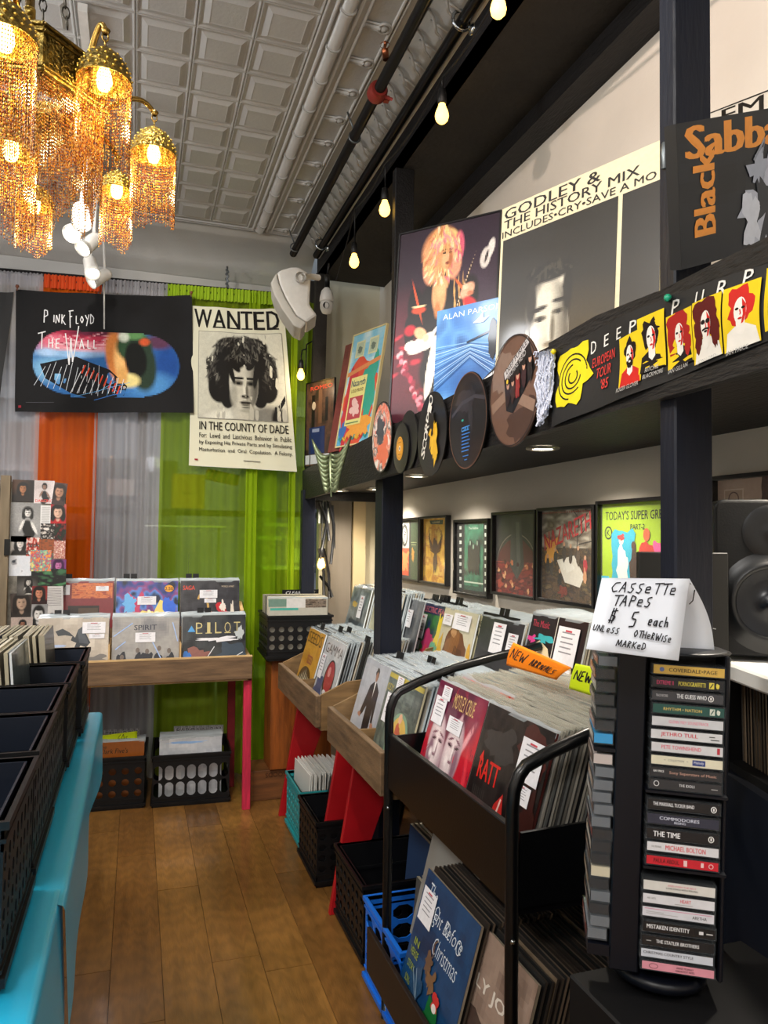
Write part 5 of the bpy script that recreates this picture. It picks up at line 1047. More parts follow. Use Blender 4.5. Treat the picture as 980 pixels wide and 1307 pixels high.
def p_sab(a):
    a.rect(0,0,1,1,'#171a1f'); a.noise(['#171a1f','#1b1e24','#14161a'],6,3,3); a.text('Sabbath',.51,.86,.22,'#f09a3c',w=.92,bold=.06); a.text('Black',.17,.50,.22,'#f09a3c',w=.40,rot=PI/2,bold=.06)
    a.rag(.60,.35,.15,.32,'#b9bdc9',4,.8,36); a.rag(.62,.30,.10,.22,'#2b2f36',5,.8,30); a.rag(.50,.25,.06,.18,'#d4d7e0',6,.7,24); a.rag(.55,.60,.06,.10,'#a4a9b6',7,.6); a.rag(.84,.40,.10,.30,'#9a9fac',8,.7,30); a.line([(.52,.66),(.60,.80),(.58,.70)],.02,'#8a8f9a'); a.rag(.88,.35,.05,.18,'#2a2e35',9,.6)
M_=pm_((.871,.880,1.918),8.9,16.0,-20.4)
t=thing('band_canvas','dark canvas print with orange rounded lettering hung on the near post','canvas',tuple(M_@Vector((0,.02,-.1))))
build(MB().box((-.1465,0,-.099),(.1465,.022,.099),M=M_),'stretched_canvas',mat('dark_canvas_edge','#1a1c20',rough=.6),t)
C(p_sab,1.48).build(lambda u,v,d:M_@Vector(((u-.5)*.293,-d,(v-.5)*.198)),'canvas_print',PRINT,t,local=False)
c=at(1010,125,X=1.40)
a_=[at(776+125,145,X=1.40),at(1010,100,X=1.40)]
q=quadfn(at(900,146,X=1.415),at(1010,103,X=1.415),at(1010,250,X=1.415),at(900,250,X=1.415)); t=build(MB().grid(lambda u,v:q(u,v,0),2,2),'white_poster',mat('white_card','#cfccc2',rough=.6),label='white poster edge with black letters behind the dark canvas',cat='poster')
a=Art(1.2); a.text('FM',.46,.90,.15,'#14110d',w=.5,bold=.02); a.rect(0,.985,1,1,'#111'); a.build(q,'lettering',PRINT,t,local=False)
# banner scarf on the front board
BT=[fp(706,452,.006),fp(984,333,.006),fp(984,432,.006),fp(704,545,.006)]
BLF=.013
qb=quadfn(*BT); n_=(BT[1]-BT[0]).cross(BT[0]-BT[3]).normalized()
def bf(u,v,d=0):
    return qb(u,v,d)+n_*(.0025*(math.sin(u*17)+math.sin(v*5+u*6)))+Vector((0,0,BLF*math.sin(PI*min(1,max(0,u)))*v))
bo=build(MB().grid(lambda u,v:bf(u,v,-.0006),50,10),'fabric_banner',BLKCL,label='black fabric banner with white lettering and five yellow portraits pinned along the shelf',cat='banner')
a=Art(3.6)
def buv(x,y):
    P=fp(x,y,.006); v=.5
    for _ in range(12):
        yl=BT[3].y*(1-v)+BT[0].y*v; yr=BT[2].y*(1-v)+BT[1].y*v; u=(yl-P.y)/(yl-yr); L_=BLF*math.sin(PI*min(1,max(0,u)))
        zt_=BT[0].z*(1-u)+BT[1].z*u+L_; zb_=BT[3].z*(1-u)+BT[2].z*u; v=(P.z-zb_)/(zt_-zb_)
    return u,v
def bh(x,y,h_): return buv(x,y-h_/2)[1]-buv(x,y+h_/2)[1]
def bw(x,y,w_): return buv(x+w_/2,y)[0]-buv(x-w_/2,y)[0]
def btext(t_,x,y,w_,h_,c_,sh=.15,bo_=.01): u,v=buv(x,y); a.text(t_,u,v,bh(x,y,h_),c_,w=bw(x,y,w_),shear=sh,bold=bo_)
for ch,x,y,w_,h_ in (('D',755,443,7,15),('E',772.5,434,8,14),('E',791,425.5,8,14),('P',810,417,10,15),('P',862,392,11,19),('U',895,381,12,19),('R',923,368,13,20),('P',954,354,13,21),('L',984,342,10,22)): 
    if x<980: btext(ch,x,y,w_,h_,'#e6e4e0')
u_,v_=buv(731,479); a.rag(u_,v_,bw(731,479,40)/2,bh(731,479,72)/2,'#e0cf1c',2,.25,30)
for k in range(4): a.ring(u_+.002*k,v_-.02,bw(731,479,32-7.5*k)/2,bh(731,479,56-13*k)/2,.022,'#191714',20,k*.8,k*.8+4.6)
btext('EUROPEAN',769,457,31,12,'#d63a34',.2); btext('TOUR',769,473,19,13,'#d63a34',.2); btext("'85",771,489,10,13,'#d63a34',.1)
def por(x0,x1,y0,y1,bg,seed,kind):
    a.poly([(x0,y0),(x1,y0+.0),(x1,y1+.02),(x0,y1)],bg); cx=(x0+x1)/2; h_=y1-y0
    A2=Art((x1-x0)*3.6/h_); dk='#1a0d0b'; rd='#c8261e'
    A2.poly([(.05,0),(.12,.28),(.36,.36),(.64,.36),(.9,.26),(.97,0)],{0:rd,1:'#1a1412',2:'#1a1412',3:'#e8e4dc',4:'#e8e4dc'}[kind])
    A2.rag(.5,.66,{0:.24,1:.34,2:.42,3:.40,4:.36}[kind],{0:.24,1:.28,2:.33,3:.34,4:.30}[kind],{0:dk,1:dk,2:'#a81f1a',3:'#5a120e',4:rd}[kind],seed,.35,26)
    if kind in(2,3): A2.rag(.2,.4,.14,.24,{2:'#a81f1a',3:'#5a120e'}[kind],seed+1,.4); A2.rag(.8,.4,.14,.24,{2:'#a81f1a',3:'#5a120e'}[kind],seed+2,.4)
    A2.poly([(.38,.25),(.38,.5),(.62,.5),(.62,.25),(.5,.18)],'#e9e5de'); A2.ell(.5,.58,.17,.22,'#ece8e0'); A2.poly([(.54,.78),(.66,.66),(.66,.5),(.58,.38),(.52,.37),(.58,.52)],rd)
    for q in (-1,1): A2.ell(.5+q*.085,.62,.05 if kind!=3 else .075,.022 if kind!=3 else .04,dk,10); 
    A2.ell(.5,.46,.06,.018,rd if kind!=3 else dk,10); A2.line([(.5,.6),(.52,.53),(.49,.52)],.015,rd)
    if kind==0: A2.rag(.5,.44,.14,.10,dk,seed+5,.3); A2.ell(.5,.47,.05,.02,'#ece8e0')
    if kind==3: A2.line([(.38,.49),(.5,.505),(.62,.49)],.03,dk)
    for vs,fs,c_,l in A2.it: a.it.append(([(x0+max(-.02,min(1.02,x))*(x1-x0),y0+max(0,min(1.02,y))*h_) for x,y in vs],fs,c_,a.l)); a.l+=1
BL0=a.l
for k,(x0,x1,yt,yb) in enumerate(((791.6,818.7,428,491),(816,848,402,472),(850.5,885,399,466),(886,924.5,381,459),(926.5,971,363,443))):
    a.l=BL0+(k%2); xm=(x0+x1)/2; por(buv(x0,yb)[0],buv(x1,yb)[0],buv(xm,yb)[1],buv(xm,yt)[1],'#e8c81a',31+k,k)
a.l=BL0+40; u0_=buv(979,400)[0]; a.rect(u0_,.1,1,.92,'#e8c81a')
for s_,x,y,w_ in (('ROGER GLOVER',804,494,27),('RITCHIE',833,470,16),('BLACKMORE',834.5,477,24),('IAN GILLAN',866,470,26),('JON LORD',905.5,459,25),('IAN PAICE',944,447,27)): btext(s_,x,y,w_,5.5,'#b9b7b4')
denseart(a,bf,'printed_design',bo,CLOTHP)
for (x,y),c_,l_ in (((706,449),'#e0d020','yellow'),((852,380),'#16a07a','green')): build(MB().tube([fp(x,y,.004),fp(x,y,.02)],[.006,.004],10).lathe([(.0,.006),(.006,.0),(.0,-.006)],fp(x,y,.022),10),'push_pin',mat(l_+'_pin',c_,rough=.3),bo,label=l_+' push pin')
# wooden strip with a cable over the banner
build(MB().prism([fp(700,446,-.002),fp(838,384,-.002),fp(838,372,-.002),fp(760,403,-.002),fp(700,438,-.002)],(.02,0,0)),'wood_strip',BLKW,label='rough black strip along the shelf top above the banner',cat='strip')
# white lace
q=quadfn(fp(688,452,.012),fp(709,446,.012),fp(705,520,.012),fp(690,545,.012)); mb=MB(); rnd=random.Random(6)
for i in range(26):
    u=rnd.random(); pts=[q(max(0,min(1,u+rnd.uniform(-.16,.16))),1-j/7,rnd.uniform(0,.012)) for j in range(8 if i%3 else 6)]; mb.tube(pts,.0022,5)
for i in range(60):
    p_=q(rnd.random(),rnd.random(),rnd.uniform(.002,.01)); mb.tube([p_+Vector((0,.006*math.cos(z),.006*math.sin(z))) for z in (0,1.2,2.4,3.6,4.8)],.0014,4)
mb.grid(lambda u,v:q(u+.05*math.sin(v*9),v,.003+.004*math.sin(u*8+v*6)),6,12)
build(mb,'lace_ribbon',mat('white_lace','#c9cfe2',rough=.9,bump=.6,bscale=150),label='white ragged lace ribbon pinned left of the banner',cat='ribbon')
# records fixed to the front board
def disc(name,label,px_,py_,hpx,fn,e=.012,yawx=0,rlabel=None,mrl=BLKPL):
    c=fp(px_,py_,e); D=(c-_O).dot(_F); r=hpx/2*D/FPX; t=thing(name,label,'record',tuple(c-Vector((0,0,r))))
    M_=Matrix.Translation(c)@Matrix.Rotation(R(-90-2.2+yawx),4,'Z')
    build(MB().lathe([(0.0,.0),(r,.0),(r,.0025),(0.0,.0025)],(0,0,0),48,M=Matrix.Rotation(-PI/2,4,'X')).__class__() if False else _disc(r,M_),'disc',mrl,t)
    a=Art(1); fn(a); a.build(lambda u,v,d:M_@Vector(((u-.5)*2*r,-.0015-d,(v-.5)*2*r)),'disc_print',PRINT,t,local=False)
    return t
def _disc(r,M_):
    mb=MB(); n=48; vs=[M_@Vector((r*math.cos(2*PI*i/n),y,r*math.sin(2*PI*i/n))) for y in (-.0015,.0015) for i in range(n)]
    mb.add(vs,[list(range(n)),list(range(n,2*n))[::-1]]+[[i,i+n,(i+1)%n+n,(i+1)%n] for i in range(n)]); return mb
def grooves(a,c='#111113',n=6,r0=.2):
    a.ell(.5,.5,.495,.495,c,48)
    for i in range(n): a.ring(.5,.5,r0+(.47-r0)*i/n,r0+(.47-r0)*i/n,.004,'#2a2a2d',40)
def clipd(a,fn):
    k=len(a.it); fn(a)
    for j in range(k,len(a.it)):
        vs,fs,c,l=a.it[j]; nv=[]
        for x,y in vs:
            d=math.hypot(x-.5,y-.5); nv.append((x,y) if d<.492 else (.5+(x-.5)/d*.492,.5+(y-.5)/d*.492))
        a.it[j]=(nv,fs,c,l)
def d_orange(a): a.ell(.5,.5,.497,.497,'#d8d4d0',48); clipd(a,lambda a:(a.noise(['#e8e2dc','#d8563a','#f0a890','#3a3440','#e8e2dc','#c83c2c'],16,5,5,.02,.02,.98,.98),a.rag(.45,.6,.2,.22,'#2e3446',3,.5),a.rag(.6,.3,.25,.2,'#e06a48',4,.5))); a.ring(.5,.5,.488,.488,.02,'#1a1a1c',48)
disc('picture_disc','red and white picture disc fixed left of the small yellow label record',487.3,558,91,d_orange)
def d_45(a): grooves(a,'#14140f',6,.26); a.ell(.44,.5,.235,.235,'#d8971c',32); a.ring(.44,.5,.20,.20,.012,'#8a5a10',28); a.ell(.44,.5,.055,.055,'#efe8d8',18); a.ell(.44,.5,.03,.03,'#16140f',14); a.lines([[(.33,.62),(.55,.62)],[(.35,.38),(.53,.38)]],.012,'#5a3a0c')
disc('seven_inch_record','small black record with an orange yellow label on the shelf front',512,572,64,d_45)
disc('plain_record','plain black record overlapping behind the small orange label record',521,562,76,lambda a:grooves(a,'#0d0d0f',7,.1),e=.006)
def d_yellow(a):
    grooves(a,'#101012',4,.3)
    for i,ch in enumerate('SCORPIO'): a.text(ch,.22+.05*i+(.0),.30+.10*i,.13,'#e2e0da',w=.12,rot=1.0,bold=.03)
    a.rag(.60,.50,.12,.22,'#d8a81a',3,.7); a.rag(.66,.36,.10,.20,'#e0b424',4,.6); a.rag(.52,.66,.09,.10,'#1a1712',5,.5); a.poly([(.6,.2),(.75,.2),(.72,.4),(.62,.42)],'#d8a81a'); a.rag(.58,.55,.04,.08,'#17140f',6,.6)
disc('picture_disc','black picture disc with yellow shapes and white letters',551,554,108,d_yellow)
def d_dark(a):
    grooves(a,'#17171b',3,.4); clipd(a,lambda a:(a.rag(.45,.72,.25,.12,'#2c2c34',3,.4),a.rag(.6,.6,.06,.25,'#26262d',4,.4),a.line([(.08,.6),(.35,.7),(.7,.72),(.95,.66)],.04,'#3c3c46')))
    a.ell(.38,.52,.03,.012,'#2fa89a'); a.lines([[(.36,.44-.035*i),(.58-.03*(i%2),.44-.035*i)] for i in range(8)],.012,'#2f78c8'); a.text('DEE',.46,.42,.04,'#4fa0e8',w=.2); a.ring(.5,.5,.49,.49,.012,'#6a4a3a',48); a.lines([[(.44,.1),(.52,.1)],[(.4,.14),(.55,.14)]],.01,'#2f78c8')
disc('picture_disc','black picture disc with small blue text lines',597,537,124,d_dark)
def d_brown(a):
    a.ell(.5,.5,.497,.497,'#6f5346',48); clipd(a,lambda a:(a.rag(.3,.72,.28,.2,'#8a7468',3,.4),a.rag(.7,.2,.28,.2,'#4c362e',4,.4),a.line([(.05,.4),(.4,.5),(.9,.3)],.1,'#93796a')))
    a.poly([(.30,.70),(.78,.92),(.92,.62),(.50,.30),(.36,.34)],'#141215'); a.poly([(.31,.70),(.78,.92),(.80,.86),(.33,.63)],'#c9c8cc'); a.text('DEEP PURPLE',.555,.79,.055,'#1a181c',w=.44,rot=.44,bold=.02); a.text('MACHINE HEAD',.56,.715,.05,'#c9c8cc',w=.40,rot=.42,bold=.01)
    for i,(x,y) in enumerate(((.40,.55),(.50,.56),(.60,.60),(.72,.66),(.84,.70))): a.rag(x,y-.07,.045,.10,['#2b1a1c','#3a2420','#8a2c2a','#3a2226','#201a1c'][i],i,.3); a.ell(x,y+.02,.028,.04,'#c89a84'); a.rag(x,y+.045,.035,.025,'#1a1210',i+5,.3)
    a.ell(.40,.60,.02,.02,'#e8d040'); a.ring(.5,.5,.49,.49,.012,'#181416',48)
disc('picture_disc','large brown picture disc with a group photo nearest the banner',656,499,143,d_brown,mrl=mat('brown_disc_edge','#3a2a24',rough=.3))
# winged ornament
wc=fp(437,592,.012)+Vector((-.055,-.04,0)); t=thing('winged_ornament','silver green carved wings ornament hanging on the shelf front','ornament',tuple(wc))
WM=mat('aged_silver','#8d9a78',rough=.35,metal=.7,noise=.25,nscale=60)
ax_=Vector((.62,-.78,0))
for q in (-1,1):
    mb=MB()
    for i in range(8):
        L=.100-.0095*i; z0=.03-.020*i; pts=[wc+Vector((-.01,-.01,0))+ax_*(q*(.006+L*u))+Vector((0,0,z0-.020*math.sin(u*PI)+.075*u*u*(1-.06*i))) for u in (0,.2,.4,.6,.8,1)]
        mb.tube(pts,[.006,.011,.013,.012,.009,.003],8)
    build(mb,'left_wing' if q<0 else 'right_wing',WM,t)
mb=MB().tube([wc+Vector((-.01,-.01,.04)),wc+Vector((-.012,-.012,0)),wc+Vector((-.005,-.005,-.15))],[.005,.010,.003],10); build(mb,'body',WM,t)
# far corner behind the shelf end
a_,b_=at(430,643,Y=4.38),at(466,745,Y=4.38)
DPN=mat('brown_grey_panel','#7d7468',rough=.5,noise=.1,nscale=3,stretch=(6,1,.4)); 
dp=build(MB().box((1.10,4.40,.0),(1.25,4.44,1.62)),'leaning_panel',DPN,label='grey brown wooden panel standing in the far corner beyond the bins',cat='panel'); 
build(MB().box((1.262,4.395,.0),(1.34,4.44,1.64)),'pale_batten',mat('pale_batten','#c9b48c',rough=.5),label='pale upright batten in the far corner behind the record bins',cat='batten')
t=thing('strap_bundle','dark straps and cables hanging behind the far post','straps',(1.04,4.28,.9)); mb=MB()
for i,(x0,y0,x1,y1) in enumerate(((408,640,420,690),(416,640,411,700),(420,640,426,700),(407,700,413,760),(413,700,420,764),(408,735,424,762),(424,645,422,720))): mb.tube([at(x0,y0,Y=4.26),at((x0+x1)/2+3,(y0+y1)/2,Y=4.25),at(x1,y1,Y=4.26)],.009,6)
build(mb,'strap',BLKPL,t); mb=MB()
for i in range(4): a_=at(406+i*4,668,Y=4.27);b_=at(408+i*4,640,Y=4.27); mb.box((a_.x,4.27,a_.z),(b_.x+.006,4.30,b_.z))
build(mb,'hung_sleeves',mat('grey_sleeves','#8d8f86',rough=.5),t)
# ================================================================== WOODEN BINS ALONG THE RIGHT WALL
def bin_unit(label,y0,y1,y0u,y1u):
    t=thing('record_bin_table',label,'record table',(1.0,(y0+y1)/2,0))
    build(MB().box((.69,y0,.625),(.712,y1,.75)),'front_board',WOODF,t,bev=.002)
    build(MB().box((.712,y0,.612),(1.16,y1,.625)),'lower_shelf',PLYB,t)
    for y in (y0,y1-.014): build(MB().prism([(.712,y,.625),(1.38,y,.625),(1.38,y,.96),(1.16,y,.92),(1.10,y,.82),(.82,y,.80),(.712,y,.752)],(0,.014,0)),'side_board',PLYB,t)
    build(MB().box((1.12,y0,.625),(1.135,y1,.86)),'step_board',WOODF,t); build(MB().box((1.135,y0,.775),(1.39,y1,.788)),'upper_shelf',PLY,t)
    m=(y0+y1)/2; build(MB().box((.72,m-.006,.626),(1.11,m+.006,.74)),'bin_divider',PLYB,t)
    for k,y in enumerate((y0+.012,y1-.036)):
        if y<2.3: continue
        build(MB().prism([(.70,y,0),(.765,y,0),(.99,y,.612),(.80,y,.612)],(0,.022,0)),'leg',REDP,t,bev=.002); build(MB().prism([(1.33,y,0),(1.39,y,0),(1.39,y,.61),(1.25,y,.61)],(0,.022,0)),'leg',REDP,t)
    return t
bin_unit('farther wooden two tier record bin on red slanting legs',2.91,3.74,0,0)
bin_unit('nearer wooden two tier record bin, half hidden by the black rack',2.085,2.722,0,0)
YW=-PI/2
def c_grey0(a): a.noise(['#51555c','#6a6e74','#3a3e46'],8,2,3)
def c_seeds(a):
    a.rect(0,0,1,1,'#c8922c'); a.noise(['#c8922c','#d6a23a','#bb8424'],8,3,3); a.text('SEEDS',.5,.87,.17,'#5c4416',w=.86,bold=.01)
    for q in range(5): a.ring(.38+.06*q,.55,.035,.06,.014,'#8c3a4a',10)
    a.ell(.47,.24,.36,.20,'#4c3a1a',24); a.rect(.08,.02,.86,.12,'#e8e0c0')
    for q in range(7): a.poly([(.14+.1*q,.10),(.19+.1*q,.42-.04*abs(q-3)),(.23+.1*q,.10)],'#efe8cc'); 
    a.rect(.88,.0,1,.08,'#ece4c8')
def c_black(a): a.noise(['#14161a','#1d2026','#0f1013'],8,4,3)
def c_gamma(a): a.rect(0,0,1,1,'#c9cdd0'); a.noise(['#c9cdd0','#b9bfc4','#d8dadc'],6,4,3); a.text('GAMMA',.52,.86,.14,'#4a3a34',w=.88,bold=0); a.ell(.62,.47,.25,.27,'#201d1c',26); a.ell(.62,.50,.21,.22,'#a8343a',24); a.ell(.57,.57,.07,.07,'#d88a88'); a.rag(.2,.30,.16,.18,'#3f4f78',5,.5); a.rag(.6,.26,.12,.06,'#e8e4e0',6,.4); a.rag(.15,.12,.12,.08,'#1d2230',7,.4)
def c_man(a):
    a.rect(0,0,1,1,'#a9adb6'); a.noise(['#a9adb6','#b4b8c0','#9ea2ac'],6,5,3); K='#1f1c1e'
    a.rag(.50,.88,.055,.06,'#2a1f1c',2,.3,12); a.ell(.505,.84,.04,.055,'#9a7058'); a.poly([(.36,.72),(.46,.78),(.56,.78),(.68,.70),(.70,.5),(.72,.36),(.66,.36),(.62,.50),(.64,.30),(.42,.28),(.40,.5),(.34,.40),(.28,.36),(.24,.40)],K); a.poly([(.42,.30),(.46,.04),(.52,.04),(.53,.28),(.56,.10),(.60,.10),(.63,.30)],'#28242a'); a.poly([(.49,.78),(.53,.78),(.52,.60)],'#e8e4e0')
    a.rag(.24,.37,.05,.03,'#a87860',4,.3,12); a.rag(.72,.33,.05,.03,'#a87860',5,.3,12); a.rect(.45,.01,.72,.10,'#e0e0e4'); a.line([(.45,.04),(.45,.01),(.70,.01)],.01,'#888')
def c_green(a):
    a.noise(['#4c5a54','#66746c','#3c4844','#7a867c'],12,6,4); a.rect(0,.93,1,.98,'#b8a83c'); a.text('JODY',.10,.82,.10,'#c8b448',w=.2); a.ell(.62,.36,.28,.30,'#7fa088',24); a.ell(.62,.38,.22,.24,'#d8b45c',22); a.rag(.60,.40,.08,.16,'#b85a44',3,.4); a.ell(.60,.60,.05,.05,'#e0b090'); a.rag(.5,.1,.5,.10,'#4c8a80',8,.3); a.rag(.62,.22,.2,.06,'#e4c880',5,.4)
def c_crow(a): a.noise(['#5c6a70','#7a878c','#4a565c','#8a969a'],12,7,3); a.rag(.3,.72,.14,.05,'#b89a3a',3,.5); a.rag(.55,.35,.3,.3,'#3c464c',4,.7); a.rag(.45,.1,.4,.1,'#2c3438',5,.5)
def c_cream(a): a.noise(['#c4c2a0','#cfcdac','#b4b290'],8,8,3); a.rect(.48,.10,.74,.48,'#5c5f66'); a.ell(.61,.34,.08,.12,'#b08a6c'); a.ring(.3,.6,.12,.1,.01,'#9a9a78',14)
TL=.275
xb=.752; zb=.63
sx=math.sin(TL)*SZ
record_front('yellow ochre record cover with a white dome, front of the farther wooden bin',C(c_seeds),RM(xb,3.505,zb,YW,TL),edge='#dfe6ea')
record_front('black record cover just behind the ochre one in the farther wooden bin',C(c_black),RM(xb+.018,3.488,zb,YW,TL),body='#15161a',edge='#2a2c30')
record_front('plain grey record cover at the far end of the farther wooden bin',C(c_grey0),RM(xb+.045,3.565,zb,YW,TL))
record_front('pale record cover with a red oval, nearer half of the farther wooden bin',C(c_gamma),RM(xb,3.15,zb,YW,TL),price=[(.03,.42,.22,.34)],edge='#dfe6ea')
record_front('grey cover with a standing man in a dark suit in the nearer wooden bin',C(c_man),RM(xb,2.535,zb,YW,TL),edge='#dfe6ea')
record_front('green grey cover with an oval portrait in the nearer wooden bin',C(c_green),RM(xb-.005,2.245,zb,YW,TL),price=[(.10,.48,.26,.30),(.28,.84,.18,.14)],edge='#cfc9a8')
stack(M_PALE,22,(xb+.05,3.56,zb),(.0115,-.0002,.0003),YW,TL,'plastic sleeved record packed in the far half of the farther wooden bin','records packed in the far half of the farther wooden bin',3)
stack(M_PALE,24,(xb+.01,3.19,zb),(.0115,0,.0003),YW,TL,'plastic sleeved record packed in the near half of the farther wooden bin','records packed in the near half of the farther wooden bin',4)
stack(M_PALE,25,(xb+.008,2.53,zb),(.0115,0,.0003),YW,TL,'plastic sleeved record packed in the far half of the nearer wooden bin','records packed in the far half of the nearer wooden bin',5)
stack(M_PALE,25,(xb+.002,2.24,zb),(.0115,0,.0003),YW,TL,'plastic sleeved record packed in the near half of the nearer wooden bin','records packed in the near half of the nearer wooden bin',6)
for k,(x,y,dx) in enumerate(((.775,3.53,.0),(.83,3.46,.06),(.86,3.30,-.06),(.845,3.12,.10),(.83,2.55,-.02),(.90,2.50,.06),(.875,2.22,.0),(.80,2.20,.10))):
    divider((x,y,zb+.004),YW,TL,dx,'black tab divider standing up among the records in the wooden bins',None)['group']='black tab dividers in the lower wooden bins'
# upper tier
zu=.79; TU=.24; xu=1.165
def c_elec(a): a.noise(['#1f2f52','#2f5a3a','#3a7a3c','#24345c'],14,9,4); a.rect(0,.86,1,1,'#232c4c'); a.text('ELECTRIC PEACE',.56,.92,.08,'#c86a74',w=.86,bold=.02); a.rag(.55,.45,.2,.22,'#b83a6a',3,.6); a.rag(.45,.3,.1,.14,'#c8374c',4,.6); a.rag(.8,.62,.06,.26,'#e0c83c',5,.6); a.rag(.8,.3,.16,.2,'#6ab08c',6,.6); a.rag(.3,.12,.25,.1,'#8ac040',7,.5); a.poly([(.02,.1),(.3,.02),(.98,.02),(.98,.06)],'#dfe3e6')
def c_hair(a): a.rect(0,0,1,1,'#c4bfa8'); a.rag(.52,.36,.36,.44,'#6b3f1e',3,.2,30); a.rag(.46,.46,.20,.30,'#8a5a30',4,.3); a.rag(.62,.3,.16,.26,'#55300f',5,.3); a.rag(.5,.1,.3,.14,'#7a4a20',6,.4); a.rag(.06,.3,.10,.3,'#d8b02c',7,.4); a.rag(.96,.3,.08,.24,'#cfa02c',8,.4); a.rag(.44,.72,.08,.08,'#b88a5c',9,.4); a.lines([[(.4+.04*i,.7),(.36+.05*i,.1)] for i in range(6)],.012,'#9a6a3a')
def c_chap(a): a.rect(0,0,1,1,'#bdb894'); a.noise(['#bdb894','#c8c3a0','#b0ab88'],6,6,3); a.text('MARSHALL',.42,.88,.08,'#2a2820',w=.62,bold=.01); a.text('CHAPMAN',.45,.76,.09,'#2a2820',w=.66,bold=.02); a.lines([[(.5+.08*(i%3),.62-.06*i),(.58+.1*(i%2),.62-.06*i)] for i in range(8)],.015,'#4a4638')
def c_dark(a): a.rect(0,0,1,1,'#2f3033'); a.noise(['#2c2d30','#38393d','#242528'],8,7,3); a.rect(.0,.0,.65,.30,'#a8644c')
def c_red(a): a.rect(0,0,1,1,'#1c1a1c'); a.text('The Music',.2,.9,.07,'#b8344a',w=.32); a.rag(.3,.40,.24,.34,'#d8c8a4',3,.2,24); a.poly([(.02,.05),(.06,.66),(.22,.70),(.18,.1)],'#e08a2c'); a.rag(.08,.74,.07,.04,'#d83a8c',4,.6); a.rag(.3,.76,.14,.04,'#3ab0b8',5,.6); a.rag(.7,.36,.20,.34,'#d8c8a4',6,.2,24); a.poly([(.56,.0),(.56,.36),(.76,.42),(.98,.30),(.98,.0)],'#a8201c'); a.ell(.62,.28,.10,.06,'#1c1a1c'); a.ell(.62,.28,.06,.035,'#c8342c'); a.line([(.5,.0),(.5,1)],.012,'#d8d4c8')
stt=[(.07,.50,.28,.34),(.10,.34,.20,.13)]
record_front('dark blue and green cover with a pink lettered title, upper nearer bin',C(c_elec),RM(xu-.005,3.0,zu,YW,TU),price=stt,edge='#dfe6ea')
record_front('cream cover with long brown hair filling it, upper nearer bin',C(c_hair),RM(xu-.01,2.715,zu,YW,TU),price=[(.36,.76,.50,.20),(.04,.78,.28,.14)],edge='#dfe6ea')
record_front('pale olive cover with black lettering at top, upper nearer bin',C(c_chap),RM(xu+.006,2.52,zu,YW,TU),edge='#dfe6ea')
record_front('charcoal cover with two white price labels, upper nearer bin',C(c_dark),RM(xu-.012,2.36,zu,YW,TU),price=[(.34,.62,.30,.34),(.72,.66,.22,.22)],edge='#c9cfd2')
record_front('black cover with cream shapes and red corner behind the orange sign',C(c_red),RM(xu+.0,2.01,zu+.045,YW,TU),price=[(.55,.56,.36,.36),(.58,.34,.30,.19)],edge='#dfe6ea')
record_front('blue grey cover with a dark rock shape, far upper bin',C(c_crow),RM(1.03,3.66,.82,YW,TU),price=[(.55,.52,.22,.36)],edge='#dfe6ea')
record_front('cream cover with a small portrait rectangle, far upper bin',C(c_cream),RM(1.055,3.33,.82,YW,TU),edge='#dfe6ea')
record_front('grey cover seen just right of the middle post, upper bin',C(c_grey0),RM(1.12,3.18,.80,YW,TU),price=[(.3,.6,.4,.25)])
for k,(y,n_,z_,x_) in enumerate(((3.66,12,.82,1.035),(3.33,10,.82,1.06),(3.0,12,zu,xu),(2.70,12,zu,xu),(2.39,12,zu,xu),(2.02,11,zu+.045,xu+.005))):
    nm=('far end','far middle','middle','second middle','near middle','near end')[k]
    stack(M_PALE,n_,(x_,y,z_),(.011,0,.0004),YW,TU,'plastic sleeved record in the %s stack of the upper bins'%nm,'records in the %s stack of the upper bins'%nm,20+k,stuff=True)
for k,(x,y,dx,z_) in enumerate(((1.07,3.66,.10,.83),(1.09,3.50,-.02,.83),(1.10,3.36,.0,.83),(1.18,3.12,.06,.80),(1.20,3.02,-.0,.80),(1.215,2.96,.08,.80),(1.165,2.40,.02,.80),(1.21,2.92,-.08,.80))):
    divider((x,y,z_),YW,TU,dx,'black tab divider standing up among the records in the upper bins',None)['group']='black tab dividers in the upper bins'
# ================================================================== BLACK STEEL RACK (near)
t=thing('record_rack','black steel two tier record rack with curved tube side rails, nearest on the right','record rack',(.9,1.7,0)); RK=t
RY0,RY1=1.325,2.075
build(MB().box((.706,RY0,.655),(.722,RY1,.812)),'upper_front_panel',BLKMET,t,bev=.002)
build(MB().box((.722,RY0,.640),(1.22,RY1,.655)),'upper_shelf',BLKMET,t)
build(MB().box((1.20,RY0,.655),(1.215,RY1,.86)),'upper_back_panel',BLKMET,t)
for y in (RY0-.006,RY1-.002): build(MB().prism([(.722,y,.655),(1.21,y,.655),(1.21,y,.82),(.73,y,.80)],(0,.008,0)),'side_panel',BLKMET,t)
for y in (RY0,RY1):
    pts=[(.712,y,0),(.712,y,.3),(.712,y,.80)]+[(.712+.05*(1-math.cos(a)),y,.85+.085*math.sin(a)) for a in (0,.4,.8,1.15)]+[(.80,y,.952),(.92,y,.990),(1.07,y,1.02),(1.21,y,1.045),(1.225,y,1.03),(1.23,y,.9),(1.23,y,.5),(1.23,y,0)]
    build(MB().tube(pts,.0135,12),'side_tube',BLKMET,t)
    build(MB().lathe([(.0,.0),(.006,.002),(.0,.004)],(.699,y,.70),8,M=Matrix.Rotation(PI/2,4,'Y')).lathe([(.0,.0),(.006,.002),(.0,.004)],(.706,y-.015,.60),8,M=Matrix.Rotation(PI/2,4,'X')),'bolt',CHROME,t)
DKB=mat('dark_brown_edge','#1d120c',rough=.5)
